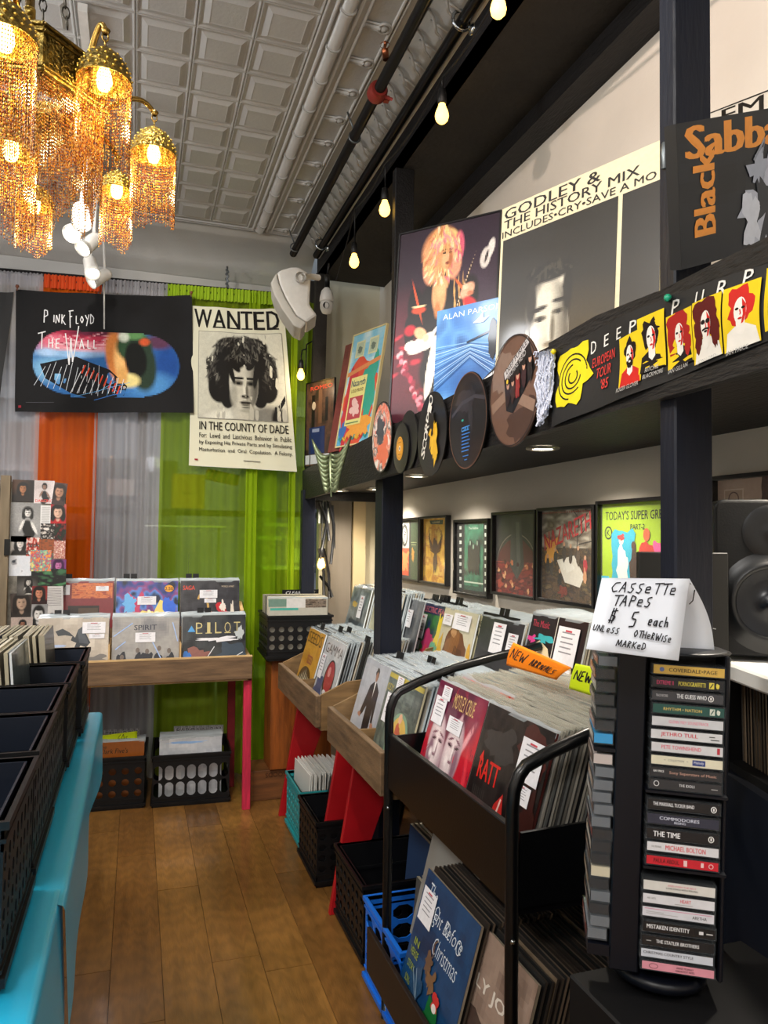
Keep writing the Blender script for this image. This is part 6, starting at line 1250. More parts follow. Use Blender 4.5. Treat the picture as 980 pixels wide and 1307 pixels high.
build(MB().box((.648,RY0+.012,.15),(.660,RY1-.012,.272)),'lower_front_panel',DKB,t,bev=.002); build(MB().box((.66,RY0+.012,.14),(1.22,RY1-.012,.152)),'lower_shelf',BLKMET,t); build(MB().box((1.2,RY0+.01,.15),(1.21,RY1-.01,.45)),'lower_back_panel',BLKMET,t)
TR=.29; xr=.772; zr=.662
def c_masks(a):
    a.noise(['#7a2a48','#5e1e38','#8c3450'],10,3,4); a.poly([(.0,.0),(.12,.4),(.22,.62),(.2,.3),(.3,.1),(.3,0)],'#b02232'); a.poly([(.6,0),(.75,.2),(.88,.62),(.95,.7),(.98,.3),(.92,0)],'#b81e2c'); a.lines([[(.8,.3),(.95,.7)],[(.85,.2),(.97,.5)],[(.05,.2),(.15,.5)]],.02,'#e06a70')
    S=Soft(90,90,'#6e2440'); S.ell(.9,.4,.2,.5,'#c01e30',.6).ell(.05,.2,.2,.4,'#b01c30',.7).ell(.5,.9,.4,.2,'#5a1c38',.8).ell(.85,.8,.1,.2,'#8c3048',.8)
    S.ell(.80,.62,.03,.16,'#e8a0a8',.8,-.5).ell(.60,.70,.03,.10,'#e0b8bc',.6,-.3).ell(.24,.68,.025,.09,'#c890a0',.7,.2).ell(.93,.30,.03,.25,'#e03a48',.8,.2)
    for cx,cy,q,rt in ((.26,.43,1,.15),(.60,.45,-1,-.10)):
        S.ell(cx,cy,.165,.31,'#b89aa4',.15,rt).ell(cx-.02,cy+.02,.12,.22,'#e4d4d6',.7,rt).ell(cx+.09*q*-1,cy-.05,.05,.16,'#8c6878',.8)
        for e in (-1,1):
            S.ell(cx+e*.068,cy+.075,.048,.020,'#a0808c',.6).ell(cx+e*.068,cy+.07,.042,.010,'#3a1c28',.5,-e*.25*q).ell(cx+e*.07,cy+.125,.052,.010,'#7a4a5c',.7,-e*.3)
        S.ell(cx+.01,cy+.0,.018,.07,'#f4eaea',.7).ell(cx+.03,cy-.02,.012,.06,'#9c7a86',.8).ell(cx,cy-.06,.032,.014,'#8c6472',.7).ell(cx-.07,cy-.06,.03,.04,'#f0e4e4',.9)
    S.ell(.62,.23,.055,.055,'#1d0c10',.3).ell(.62,.29,.04,.012,'#7a3040',.5).ell(.26,.24,.09,.028,'#5a1828',.4,.2).ell(.26,.265,.09,.018,'#d0a8b0',.6,.2).ell(.66,.43,.008,.03,'#c8203a',.5)
    S.hair(.5,.5,.5,.5,['#8c3450','#b02a40','#5a1c34'],60,3,.006,.05,0,6.28,.8); S.speck(.1); S.to(a)
    a.text('MOTLEY CRUE',.60,.88,.13,'#d8b878',w=.42,bold=.03)
def c_rat(a):
    a.noise(['#1b1716','#2c2523','#120f0f','#3a2a26'],12,6,4); a.rag(.8,.80,.2,.2,'#4a2420',3,.4); a.rag(.35,.75,.22,.14,'#3a3635',4,.4); a.text('RATT',.26,.52,.16,'#d0241c',w=.34,bold=.05,shear=-.1); a.poly([(.08,.58),(.12,.65),(.15,.56)],'#d0241c')
    a.poly([(.40,.05),(.46,.34),(.55,.44),(.60,.30),(.52,.18),(.50,.0)],'#b82a26'); a.poly([(.66,.12),(.72,.36),(.78,.38),(.80,.14),(.74,.04)],'#a82822'); a.line([(.54,.40),(.50,.2),(.53,.08)],.02,'#e8c0b8'); a.lines([[(.1+.03*i,.38),(.13+.03*i,.05)] for i in range(7)],.008,'#4a4440'); a.rag(.9,.3,.1,.26,'#3a1c18',7,.4)
record_front('magenta record cover with two pale laughing and crying masks in the black rack',C(c_masks),RM(xr,1.885,zr,YW,TR),price=[(.04,.62,.24,.24),(.14,.85,.18,.12),(.40,.62,.28,.13)],edge='#b9b4ac',body='#5e1e38')
record_front('black record cover with slanting red letters in the black rack',C(c_rat),RM(xr-.004,1.56,zr,YW,TR),price=[(.64,.60,.31,.29),(.67,.45,.23,.13)],edge='#5c2a26',body='#241c1a')
stack(M_GREY,34,(xr+.006,1.885,zr),(.0108,0,.0007),YW,TR,'plastic sleeved record packed in the far half of the black rack','records packed in the far half of the black rack',31)
stack(M_GREY,34,(xr+.002,1.56,zr),(.0108,0,.0007),YW,TR,'plastic sleeved record packed in the near half of the black rack','records packed in the near half of the black rack',32)
o=build(sleeve_mb('#c8281c','#b8261c',True,random.Random(2)),'record_sleeve',[SLV,FILM],local=True,label='red edged record among the grey ones in the far half of the black rack',cat='record'); o.matrix_basis=RM(xr+.060,1.87,zr+.009,YW,TR)
# handwritten card signs
HAND={'N':[[(0,0),(.05,1),(.55,0),(.6,1.05)]],'E':[[(.5,1),(.1,.95),(.15,.5),(.0,.0),(.5,.05)],[(.15,.5),(.45,.55)]],'W':[[(0,1),(.15,0),(.35,.7),(.55,0),(.8,1.05)]],'A':[[(0,0),(.3,1),(.5,0)],[(.1,.4),(.45,.4)]],'R':[[(.05,0),(.1,1),(.45,.8),(.1,.5),(.45,0)]],'I':[[(.15,0),(.2,.8)]],'V':[[(0,.85),(.2,0),(.5,.9)]],'L':[[(.1,1),(.05,0),(.45,.05)]],'S':[[(.5,.9),(.15,.8),(.2,.5),(.45,.35),(.3,0),(0,.1)]],'C':[[(.6,.9),(.2,.85),(.0,.4),(.2,.0),(.55,.1)]],'T':[[(0,.95),(.8,1)],[(.4,1),(.35,0)]],'P':[[(.1,0),(.12,1),(.5,.85),(.45,.55),(.12,.5)]],'e':[[(.05,.35),(.45,.4),(.4,.65),(.1,.6),(.1,.1),(.5,.1)]],'s':[[(.45,.6),(.1,.55),(.35,.3),(.3,.0),(.0,.05)]],'$':[[(.6,.9),(.1,.8),(.15,.5),(.5,.4),(.4,.05),(-.05,.1)],[(.15,1.1),(.1,-.15)],[(.38,1.1),(.33,-.15)]],'5':[[(.6,1),(.15,.95),(.1,.55),(.5,.5),(.45,.05),(.0,.0)]],'a':[[(.4,.55),(.1,.5),(.05,.1),(.35,.1),(.42,.6),(.45,.0)]],'c':[[(.45,.55),(.1,.5),(.1,.05),(.45,.05)]],'h':[[(.05,1),(.05,0)],[(.05,.4),(.35,.5),(.4,0)]],'U':[[(0,1),(.05,.1),(.4,.1),(.5,1)]],'O':[[(.3,1),(.0,.5),(.25,0),(.55,.45),(.3,1)]],'H':[[(0,1),(.05,0)],[(.5,1),(.5,0)],[(.0,.5),(.5,.5)]],'M':[[(0,0),(.1,1),(.35,.2),(.6,1),(.7,0)]],'K':[[(.05,1),(.05,0)],[(.5,1),(.1,.5),(.55,0)]],'D':[[(.05,1),(.05,0),(.5,.3),(.4,.85),(.05,1)]],'6':[[(.5,1),(.1,.6),(.1,.1),(.4,.05),(.45,.4),(.1,.4)]],'0':[[(.3,1),(.0,.5),(.25,0),(.55,.45),(.3,1)]],'G':[[(.55,.9),(.15,.8),(.05,.2),(.45,.05),(.5,.45),(.3,.45)]],'B':[[(.05,0),(.1,1),(.5,.8),(.1,.55),(.5,.3),(.05,0)]],' ':[]}
def hand(a,txt,x,y,sx,sy,wd,c='#15151c',slant=.15,adv=.72,dy=0):
    for ch in txt:
        segs=HAND.get(ch,HAND.get(ch.upper(),[])); a.lines([[(x+(px_+slant*py_)*sx,y+py_*sy) for px_,py_ in s_] for s_ in segs],wd,c) if segs else None
        x+=sx*(adv+(.2 if ch in 'WM' else 0)-(.35 if ch=='I' else 0)); y+=dy
ORG=mat('fluorescent_orange_card','#ff8a00',rough=.6,emit=0); YEL=mat('fluorescent_yellow_card','#d6ee12',rough=.6)
def sign(name,label,m,TL_,TR_,BR_,BL_,fn,asp,curl=0):
    q=quadfn(TL_,TR_,BR_,BL_); n=(Vector(TR_)-Vector(TL_)).cross(Vector(TL_)-Vector(BL_)).normalized()
    f=lambda u,v,d=0: q(u,v,d)+n*(curl*math.sin(v*PI)*.6-curl*.8*v*v)
    mb=MB().grid(lambda u,v:f(u,v,0),12,8); o=build(mb,name,m,label=label,cat='sign'); so=o.modifiers.new('thick','SOLIDIFY'); so.thickness=.0008; so.offset=-1
    a=Art(asp); fn(a); denseart(a,f,'handwriting',o,PRINT); return o
Pn=lambda x,y,X: at(x,y,X=X)
sign('new_arrivals_sign','fluorescent orange card sign handwritten new arrivals among the records',ORG,at(653,820,X=1.00),at(727,852,X=.99),at(710,868,X=.995),at(646,849,X=1.0),lambda a:(hand(a,'NEW',.05,.38,.13,.42,.045,dy=-.02),hand(a,'ARRIVALS',.45,.34,.085,.36,.04,dy=-.008)),2.6,.006)
sign('new_sign','fluorescent yellow card sign handwritten new beside the cassette tower',YEL,at(733,847,X=.96),at(762,853,X=.96),at(758,889,X=.965),at(726,879,X=.965),lambda a:hand(a,'NEW',.12,.42,.32,.36,.05),1.0,.004)
# lower tier of the rack
def c_night(a):
    a.rect(0,0,1,1,'#12375e'); a.noise(['#12375e','#174470','#0e2c4e'],8,3,3)
    a.text('The',.20,.87,.13,'#d4dde6',w=.16,rot=0,bold=-.01,shear=.3); a.text('Night Before',.50,.74,.15,'#d4dde6',w=.66,bold=-.012,shear=.3); a.text('Christmas',.62,.58,.13,'#d4dde6',w=.44,bold=-.012,shear=.3)
    for k in range(4): a.ring(.12+.22*k,.80-.02*k,.035,.05,.008,'#d4dde6',12)
    for i,(y,w_) in enumerate(((.46,.10),(.38,.16),(.28,.14),(.18,.10))): a.text(('IN','VERSE','STORY','SONG')[i],.14,y,.055,'#9aa83c',w=w_,bold=.03)
    a.rag(.42,.44,.06,.09,'#6a5040',3,.6); a.rag(.52,.36,.07,.08,'#7a5a40',4,.6); a.line([(.46,.5),(.44,.6),(.48,.64)],.012,'#7a5a40'); a.rag(.62,.16,.10,.12,'#1c6a34',5,.4); a.rag(.66,.28,.06,.06,'#c83030',6,.4); a.ell(.66,.24,.04,.03,'#e8e0d8'); a.rag(.30,.22,.10,.12,'#2a4a6a',7,.5); a.lines([[(.2,.3),(.34,.14)],[(.26,.32),(.38,.10)]],.01,'#8aa0b0')
def c_billy(a): a.noise(['#8a7468','#9c8678','#6e5a50'],8,4,3); a.text('OUR',.20,.86,.09,'#1c1614',w=.24,bold=.02); a.text('BILLY JO',.40,.66,.11,'#d8cfc4',w=.66,bold=.03); a.rag(.5,.25,.3,.25,'#4a3a34',5,.4)
record_front('deep blue cover with white script lettering and price label, lower rack shelf',C(c_night),RM(.667,1.70,.205,YW,.28),price=[(.04,.62,.26,.26)],edge='#8d8270',body='#12375e',film=False)
record_front('dusty pink cover with white capital lettering, lower rack shelf behind the upright',C(c_billy),RM(.672,1.355+.145,.20,YW,.28),edge='#8d8270',body='#6e5a50') if False else None
record_front('dusty pink cover with capital lettering, lower rack shelf behind the right upright',C(c_billy),RM(.690,1.49,.19,YW,.28),edge='#8d8270',body='#6e5a50',film=False)
stack(M_DARK,16,(.672,1.70,.205),(.0115,0,.0003),YW,.28,'dark record on the lower shelf behind the blue cover','records on the lower shelf behind the blue cover',41)
stack(M_DARK,22,(.695,1.485,.195),(.0115,0,.0003),YW,.28,'dark record on the lower shelf behind the pink cover','records on the lower shelf behind the pink cover',42)
hs=sign('divider_sign','dull yellow green card with bold black marks on the lower rack shelf',mat('dull_yellow_card','#8d9a1c',rough=.7),at(597,1106,X=.90),at(640,1140,X=.90),at(640,1158,X=.90),at(600,1128,X=.90),lambda a:a.lines([[(.08+.15*i,.9),(.12+.15*i,.1)] for i in range(6)],.12,'#1c1d14'),2.2)
for k,(y0,c_,l_) in enumerate(((2.00,'#5a5852','grey'),(1.96,'#6a655c','pale grey'),(1.91,'#74401c','orange brown'))):
    pass
for k,(x_,c_,l_,jx) in enumerate(((.78,'#8c8a84','grey mottled record standing at the back of the lower rack shelf',0),(.86,'#b04a1a','orange record standing at the back of the lower rack shelf',.0),(.93,'#9c2418','dark red record standing at the back of the lower rack shelf',0))):
    o=build(sleeve_mb('#6a655c',c_,False,random.Random(k)),'record_sleeve',[SLV,FILM],local=True,label=l_,cat='record'); o.matrix_basis=RM(x_,1.91-.03*k,.235+.0*k,YW,.25)
# ================================================================== FLOOR CRATES
def holewall(mb,o_,ux,uz,nx,nz,cw,ch,hw,hh,th,shape='o',seg=12,mi=0):
    """perforated wall: origin, unit vectors, cells; outward = uz x ux"""
    ux=Vector(ux);uz=Vector(uz);n=ux.cross(uz).normalized(); o_=Vector(o_)
    for side,off in ((0,0),(1,-th)):
        for i in range(nx):
            for j in range(nz):
                c=o_+ux*((i+.5)*cw)+uz*((j+.5)*ch)+n*off; vs=[];
                for k in range(seg):
                    a=2*PI*(k+.5)/seg; ca,sa=math.cos(a),math.sin(a)
                    if shape=='o': hx,hz=hw*ca,hh*sa
                    elif shape=='r': q=1/max(abs(ca),abs(sa)); hx,hz=hw*ca*q*.98,hh*sa*q*.98
                    else: rr=hw; hx=hw*ca; hz=hw*sa+(hh-hw)*(1 if sa>0 else -1)
                    q=1/max(abs(ca),abs(sa)); vs.append(c+ux*hx+uz*hz); vs.append(c+ux*(ca*q*cw/2)+uz*(sa*q*ch/2))
                # snap the outer ring to the cell corners
                cor=[(1,1),(-1,1),(-1,-1),(1,-1)]
                kk=len(mb.v); mb.v+=vs
                for k in range(seg):
                    k2=(k+1)%seg; f=[kk+2*k,kk+2*k+1,kk+2*k2+1,kk+2*k2]
                    mb.f.append(f if side==0 else f[::-1]); mb.c.append(None); mb.s.append(False); mb.m.append(mi)
                for (sx_,sz_) in cor:
                    b=kk+0; k=[k for k in range(seg)]
                    a=math.atan2(sz_,sx_)%(2*PI); i0=int((a/(2*PI)*seg-.5)//1)%seg; i1=(i0+1)%seg
                    mb.v.append(c+ux*(sx_*cw/2)+uz*(sz_*ch/2)); f=[kk+2*i0+1,len(mb.v)-1,kk+2*i1+1]
                    mb.f.append(f if side==0 else f[::-1]); mb.c.append(None); mb.s.append(False); mb.m.append(mi)
                if side==0:
                    vi=[c+(vs[2*k]-c) for k in range(seg)]; k0=len(mb.v); mb.v+=vi+[v-n*th for v in vi]
                    for k in range(seg): mb.f.append([k0+k,k0+(k+1)%seg,k0+seg+(k+1)%seg,k0+seg+k]); mb.c.append(None); mb.s.append(False); mb.m.append(mi)
def crate(label,M,w_,d_,h_,m,nx,nz,ny=None,hx=.62,hz=.62,shape='o',cat='crate',name='plastic_crate',zl=.05,zh=.035,inner=None,rimw=.014,foot=True,frontonly=False):
    t=thing(name,label,cat,tuple(M.translation)); ny=ny or nx; T=.004
    hh=h_-zl-zh
    for k,(o_,ux,L,n_) in enumerate((((-w_/2,-d_/2,zl),(1,0,0),w_,nx),((w_/2,-d_/2,zl),(0,1,0),d_,ny),((w_/2,d_/2,zl),(-1,0,0),w_,nx),((-w_/2,d_/2,zl),(0,-1,0),d_,ny))):
        mb=MB(); holewall(mb,o_,ux,(0,0,1),n_,nz,L/n_,hh/nz,L/n_*hx/2,hh/nz*hz/2,T,shape,12 if shape!='r' else 8)
        ux=Vector(ux); q=Vector(o_); nn=ux.cross(Vector((0,0,1)))
        for z0_,z1_ in ((0,zl),(h_-zh,h_)):
            a_=Vector((q.x,q.y,z0_)); b_=a_+ux*L; mb.prism([a_,b_,b_+Vector((0,0,z1_-z0_)),a_+Vector((0,0,z1_-z0_))],-nn*T)
        mb.v=[M@v for v in mb.v]; build(mb,'crate_wall',m,t)
    for nm_,z_,e,hh_ in (('top_rim',h_-.012,.008,.012),('upper_rib',h_-.032,.004,.006),('foot_rim',.012,.008,.014),('lower_rib',zl-.006,.003,.006)):
        mb=MB()
        for sx_ in (-1,1):
            mb.box((-w_/2-e,sx_*(d_/2)-(e if sx_<0 else T),z_),(w_/2+e,sx_*(d_/2)+(e if sx_>0 else T),z_+hh_)); mb.box((sx_*(w_/2)-(e if sx_<0 else T),-d_/2+T,z_),(sx_*(w_/2)+(e if sx_>0 else T),d_/2-T,z_+hh_))
        mb.v=[M@v for v in mb.v]; build(mb,nm_,m,t)
    mb=MB().box((-w_/2+T,-d_/2+T,.004),(w_/2-T,d_/2-T,.010)); mb.v=[M@v for v in mb.v]; build(mb,'crate_floor',m,t)
    if inner:
        mb=MB()
        for lo,hi in (((-w_/2+.010,-d_/2+.010,.010),(-w_/2+.014,d_/2-.010,h_-.004)),((w_/2-.014,-d_/2+.010,.010),(w_/2-.010,d_/2-.010,h_-.004)),((-w_/2+.014,d_/2-.014,.010),(w_/2-.014,d_/2-.010,h_-.004)),((-w_/2+.014,-d_/2+.010,.010),(w_/2-.014,-d_/2+.014,h_-.004))): mb.box(lo,hi)
        mb.box((-w_/2+.014,d_/2-.020,h_*.62),(w_/2-.014,d_/2-.014,h_*.66)); mb.v=[M@v for v in mb.v]; build(mb,'solid_lining',inner,t)
    return t
def CM(x,y,z,yaw=0): return Matrix.Translation((x,y,z))@Matrix.Rotation(yaw,4,'Z')
crate('teal plastic crate full of white paper sleeves under the wooden bins',CM(.882,3.44,0),.33,.32,.252,TEALPL,7,4,hx=.6,hz=.6,shape='r',zh=.05)
crate('black plastic crate with leaning records between the red legs',CM(.868,3.075,0),.33,.33,.255,BLKPL,7,4,hx=.6,hz=.6,shape='r',zh=.04,inner=BLKPL)
crate('black plastic crate nearly empty just this side of the double red legs',CM(.888,2.515,0),.33,.35,.255,BLKPL,7,4,hx=.6,hz=.6,shape='r',zh=.04,inner=BLKPL)
crate('bright blue plastic crate half hidden by the black rack upright',CM(.872,2.10,0),.33,.33,.258,BLUEPL,4,3,hx=.84,hz=.80,shape='r',zh=.035)
WHS=palette_meshes('w',['#e6e6e0','#d6d6d0','#f0f0ea'],['#e0e0dc','#cfcfca','#b9b9c0'],5,film=False,th=.004)
def small(meshes,n,p,step,yaw,tilt,label,group,seed,sc=1,jit=.006,stuff=False):
    rnd=random.Random(seed)
    for i in range(n):
        me_=rnd.choice(meshes); q=Vector(p)+Vector(step)*i
        Mx_=RM(q.x+rnd.uniform(-.002,.002),q.y+rnd.uniform(-jit,jit),q.z+rnd.uniform(0,jit),yaw+rnd.uniform(-.03,.03),tilt+rnd.uniform(-.02,.02))@Matrix.Diagonal((sc,1,sc,1))
        if stuff: to_stuff(me_,Mx_); continue
        o=bpy.data.objects.new('paper_sleeve' if meshes is WHS else 'record_sleeve',me_); COL.objects.link(o); o.matrix_basis=Mx_; tag(o,label,'record',group)
small(WHS,20,(.745,3.44,.02),(.0125,0,.0),YW,.02,'white paper record sleeve standing in the teal crate','white paper sleeves in the teal crate',51,.93,.012)
small(M_DARK,10,(.80,3.10,.015),(.016,0,.002),YW,.16,'dark record leaning in the black crate between the red legs','records leaning in the black crate between the red legs',52,.97,.008,stuff=True)
def c_photo(a): a.noise(['#1a2030','#0e1218','#2a3040'],8,3,4); a.rag(.3,.35,.1,.2,'#b8c8e0',3,.8); a.rag(.45,.25,.08,.14,'#3a6ac8',4,.8)
record_front('dark blue photo cover leaning in the black crate between the red legs',C(c_photo),RM(.785,3.08,.013,YW,.20),body='#1a2030',edge='#3a4258',film=False)
mb=MB().prism([(.712,3.01,.10),(.712,2.955,.10),(.716,2.985,.145)],(.002,0,0)); 
small(M_DARK,12,(.98,3.32,.012),(.014,0,.004),YW,.24,'old dark record standing behind the white sleeves under the bins','old dark records behind the white sleeves under the bins',53,1.0,.01,stuff=True)
small(M_CREAM,3,(.97,2.50,.012),(.016,0,.0),YW,.1,'cream record standing at the back of the near empty black crate','cream records in the near empty black crate',54,.95,.004,stuff=True)
small(M_CREAM,5,(.84,2.10,.012),(.02,0,.0),YW,.1,'record standing inside the bright blue crate','records inside the bright blue crate',55,.93,.004,stuff=True)
# crates under the back table
YR=-.045
crate('black crate with oval slots and bargain records under the back table',CM(.305,4.17,0,YR),.385,.36,.262,BLKPL,7,2,5,hx=.80,hz=.88,shape='s',zl=.045,zh=.05)
cl=crate('black crate with round holes and an orange fronted record under the back table',CM(-.11,4.205,0,YR),.37,.36,.262,BLKPL,6,3,5,hx=.60,hz=.62,shape='o',zl=.05,zh=.045)
def c_white(a): a.rect(0,0,1,1,'#c9cdd2'); a.noise(['#c9cdd2','#b9bec6','#d8dade'],8,3,4); a.rag(.45,.93,.3,.02,'#8ab0e0',3,.7)
def c_orangeb(a): a.rect(0,0,1,1,'#8f4f1c'); a.text('The',.36,.93,.06,'#1c120a',w=.12,shear=.2); a.text("Dave Clark Five's",.42,.86,.08,'#1c120a',w=.66,shear=.2,bold=.01)
record_front('white fronted record, first in the slotted bargain crate',C(c_white),RM(.295,4.035,.012,YR,.06),body='#c9cdd2')
stack(M_GREY,5,(.30,4.04,.012),(0,.016,.001),YR,.06,'plastic sleeved record in the slotted bargain crate','records in the slotted bargain crate',61,stuff=True)
record_front('brown orange record with black script lettering in the round holed crate',C(c_orangeb),RM(-.095,4.06,.010,YR,.06),body='#8f4f1c',edge='#b4702c')
stack(M_GREY,5,(-.09,4.065,.006),(0,.016,.001),YR,.06,'plastic sleeved record in the round holed crate','records in the round holed crate',62,stuff=True)
ZEB=mat('zebra_card','#d8d8d8',rough=.7)
def zeb(a,txt): a.rect(0,0,1,1,'#d4d4d6'); a.lines([[(.01+.024*i,.0),(.02+.024*i+.01*math.sin(i),1)] for i in range(41)],.05,'#1a1a1c'); 
def zb1(txt):
    def f(a):
        zeb(a,txt); a.text(txt,.5,.5,.62,'#e6e6e8',w=.93,bold=.08); a.text(txt,.5,.5,.56,'#141416',w=.90,bold=.0)
    return f
sign('bargain_bin_sign','zebra striped card lettered bargain bin behind the slotted crate',ZEB,at(222,927,Y=4.33),at(285,925,Y=4.33),at(285,936,Y=4.33),at(222,938,Y=4.33),zb1('BARGAIN BIN'),6)
sign('zebra_sign','zebra striped card behind the yellow sixties sign under the back table',ZEB,at(132,932,Y=4.34),at(178,929,Y=4.34),at(178,940,Y=4.34),at(132,943,Y=4.34),zb1('TEEN IDOLS'),5)
sign('sixties_sign','fluorescent yellow card handwritten sixties in the round holed crate',YEL,at(128,939,Y=4.12),at(175,933,Y=4.11),at(175,945,Y=4.12),at(128,952,Y=4.13),lambda a:(hand(a,'60s',.46,.15,.14,.7,.05),hand(a,'and B',.06,.1,.08,.35,.04)),3.6)
# pine pedestal, crate base and black crate on top
t=build(MB().box((.690,3.93,.16),(1.02,4.13,.735)),'pine_pedestal',PINE,label='orange brown pine pedestal carrying the black round holed crate',cat='pedestal',bev=.003)
build(MB().box((.86,3.926,.17),(.872,3.93,.73)),'corner_batten',PINE,t)
t=build(MB().box((.60,3.95,.0),(1.03,4.16,.155)),'wooden_crate',PINEH,label='low wooden box with upside down dark lettering under the pine pedestal',cat='box',bev=.003)
a=Art(4); a.text('GOODS',.5,.5,.8,'#3a1e0c',w=.9,rot=PI,bold=.01); a.build(lambda u,v,d:(.665+.13*u,3.949-d,.115+.03*v),'stencil_lettering',PRINT,t,local=False)
crate('black round holed crate of records on the pine pedestal by the curtain',CM(.83,4.03,.738,-.03),.34,.34,.235,BLKPL,7,3,6,hx=.62,hz=.64,shape='o',zl=.05,zh=.05)
def c_strip(a): a.rect(0,0,1,1,'#b8b4a8'); a.rect(0,.86,.3,.99,'#6f8c80'); a.rect(.3,.84,.62,1,'#d4d2d0'); a.noise(['#3a2c24','#8a7a6c','#241c18'],8,3,4,.62,.84,.98,.98); a.rect(.03,.80,.5,.84,'#4aa89a')
record_front('white edged record with a picture strip, front of the pedestal crate',C(c_strip),RM(.82,3.885,.745,-.03,.03),body='#d0cec6',edge='#e6e4dc')
stack(M_CREAM,12,(.83,3.89,.744),(.0,.019,.0005),-.03,.03,'record in the black round holed crate on the pedestal','records in the black crate on the pedestal',63,stuff=True)
o=build(MB().box((.79,4.19,.75),(1.0,4.195,1.085)),'divider_card',BLKPL,label='black card with white script lettering behind the pedestal crate records',cat='sign'); a=Art(6); a.text('CLEARANCE',.5,.5,.7,'#d8d8da',w=.9,shear=.3); a.build(lambda u,v,d:(.80+.19*u,4.1898-d,1.055+.025*v),'lettering',PRINT,o,local=False)
# ================================================================== LEFT: BLUE TABLE AND CRATES
t=thing('folding_table','long folding table along the left edge under the row of black crates','table',(-.5,1.5,0)); ZT=.712
build(MB().box((-.94,.05,ZT-.035),(-.125,3.0,ZT-.008)),'table_top',BLKPL,t)
for x,y in ((-.85,.3),(-.85,2.6),(-.22,.3),(-.22,2.6)): build(MB().tube([(x,y,0),(x,y,ZT-.036)],.015,10),'leg',GREYM,t)
BC=plastic_film('thin_blue_plastic_cover','#22b2e0',.985,.3)
MATS['thin_blue_plastic_cover'].node_tree.nodes['Principled BSDF'].inputs['Subsurface Weight'].default_value=0
def cover(label,y0,y1,xe,zt,zb_,seed,fly=.0):
    def fn(u,v):
        y=y0+(y1-y0)*u; s=v*1.15
        if s<.45: x=-.60+(xe+.60)*(s/.45); z=zt
        elif s<.50: a=(s-.45)/.05*PI/2; x=xe+.012*math.sin(a)-.0; z=zt-.012*(1-math.cos(a))
        else:
            q=(s-.50)/.65; x=xe+.012+.006*math.sin(y*9+seed)*q+.010*math.sin(y*4+seed)*q+fly*q; z=zt-.012-(zt-.012-zb_)*q
        return Vector((x,y,z))
    return build(MB().grid(fn,70,46),'table_cover',BC,label=label,cat='table cover')
cover('bright blue plastic table cover over the far part of the left table',1.47,3.02,-.118,ZT,.49,1)
cover('bright blue plastic table cover over the near part of the left table',.05,1.53,-.128,ZT+.004,.50,3,.012)
LC=[(1.53,-.162),(1.90,-.165),(2.245,-.170),(2.60,-.163),(2.975,-.150)]
LB=['nearest black crate on the blue table, empty but for a dark corner','second black crate from the camera on the blue table, one clear sleeved record inside','third black crate on the blue table, dark and mostly empty','fourth black crate on the blue table, packed with records','farthest black crate on the blue table, packed with cream topped records']
for (y,x),l in zip(LC,LB):
    w_=.38; crate(l,CM(x-w_/2-.008,y-.17,ZT+.006),w_,.325,.245,BLKPL,8,4,8,hx=.5,hz=.72,shape='s',zl=.035,zh=.045,inner=NAVYPL)
t1=ZT+.022
small(M_CREAM,20,(-.31,2.43,t1),(-.0112,0,0),YW,-.09,'record packed in the fourth crate on the blue table','records packed in the fourth crate on the blue table',71,1,.004)
small(M_CREAM,23,(-.262,2.80,t1),(-.0112,0,0),YW,-.09,'record packed in the farthest crate on the blue table','records packed in the farthest crate on the blue table',72,1,.004)
def c_clear(a): a.noise(['#4a5a62','#6c7c84','#38464e'],8,3,4); a.rect(.1,.3,.3,.55,'#c8ccd0')
for (x,y,ti,fn,l,yw) in ((-.29,2.43,-.10,c_clear,'blue grey sleeved record at the right end of the fourth crate',PI/2),):
    record_front(l,C(fn),RM(x,y,t1,yw,.09))
def c_zero(a): a.noise(['#2a2c30','#1a1c20','#3a3c40'],8,5,4); a.text('0',.80,.80,.22,'#d8dadc',w=.10,bold=.02); a.noise(['#2a2c30','#8c5a50','#4a4c54','#1a1c20'],12,7,6,.05,.05,.95,.45)
record_front('dark record with a white numeral leaning in the second crate on the blue table',C(c_zero),RM(-.385,1.73,t1,PI/2,.20))
record_front('grey record leaning at the left of the third crate on the blue table',C(c_clear),RM(-.43,2.08,t1,PI/2,.14))
small(M_CREAM,5,(-.455,2.08,t1),(-.012,0,0),YW,-.12,'record at the left of the third crate on the blue table','records at the left of the third crate on the blue table',74,1,.004)
small(M_DARK,4,(-.41,1.73,t1),(-.012,0,0),YW,-.18,'record behind the white numeral one in the second crate','records behind the white numeral one in the second crate',73,1,.004)
# ================================================================== RIGHT COUNTER: CASSETTES, SIGN, MONITOR
TD=1.0; TYAW=R(-30); tc=at(880,1040,D=TD); ux=Vector((math.cos(TYAW),math.sin(TYAW),0)); uy=Vector((-math.sin(TYAW),math.cos(TYAW),0))
T0=Vector((tc.x,tc.y,0)); TWM=Matrix.Rotation(TYAW,4,'Z')@Matrix.Diagonal((.87,.87,1,1)); TWM=Matrix.Translation(T0)@TWM
zt=lambda y: at(880,y,D=TD).z
z_top=zt(838); z_bot=zt(1252); _pv=Vector((T0.x,T0.y,z_top)); TWM=Matrix.Translation(_pv)@Matrix.Rotation(R(1.8),4,_F)@Matrix.Translation(-_pv)@TWM
tower=thing('cassette_tower','black revolving cassette tower holding two visible stacks of tapes','display tower',tuple(T0+Vector((0,.08,z_bot-.03))))
def tb(lo,hi,name,m=BLKPL,bev=.002):
    mb=MB().box(lo,hi); mb.v=[TWM@v for v in mb.v]; return build(mb,name,m,tower,bev=bev)
TWB=mat('tower_plastic','#080b14',rough=.38,spec=.35)
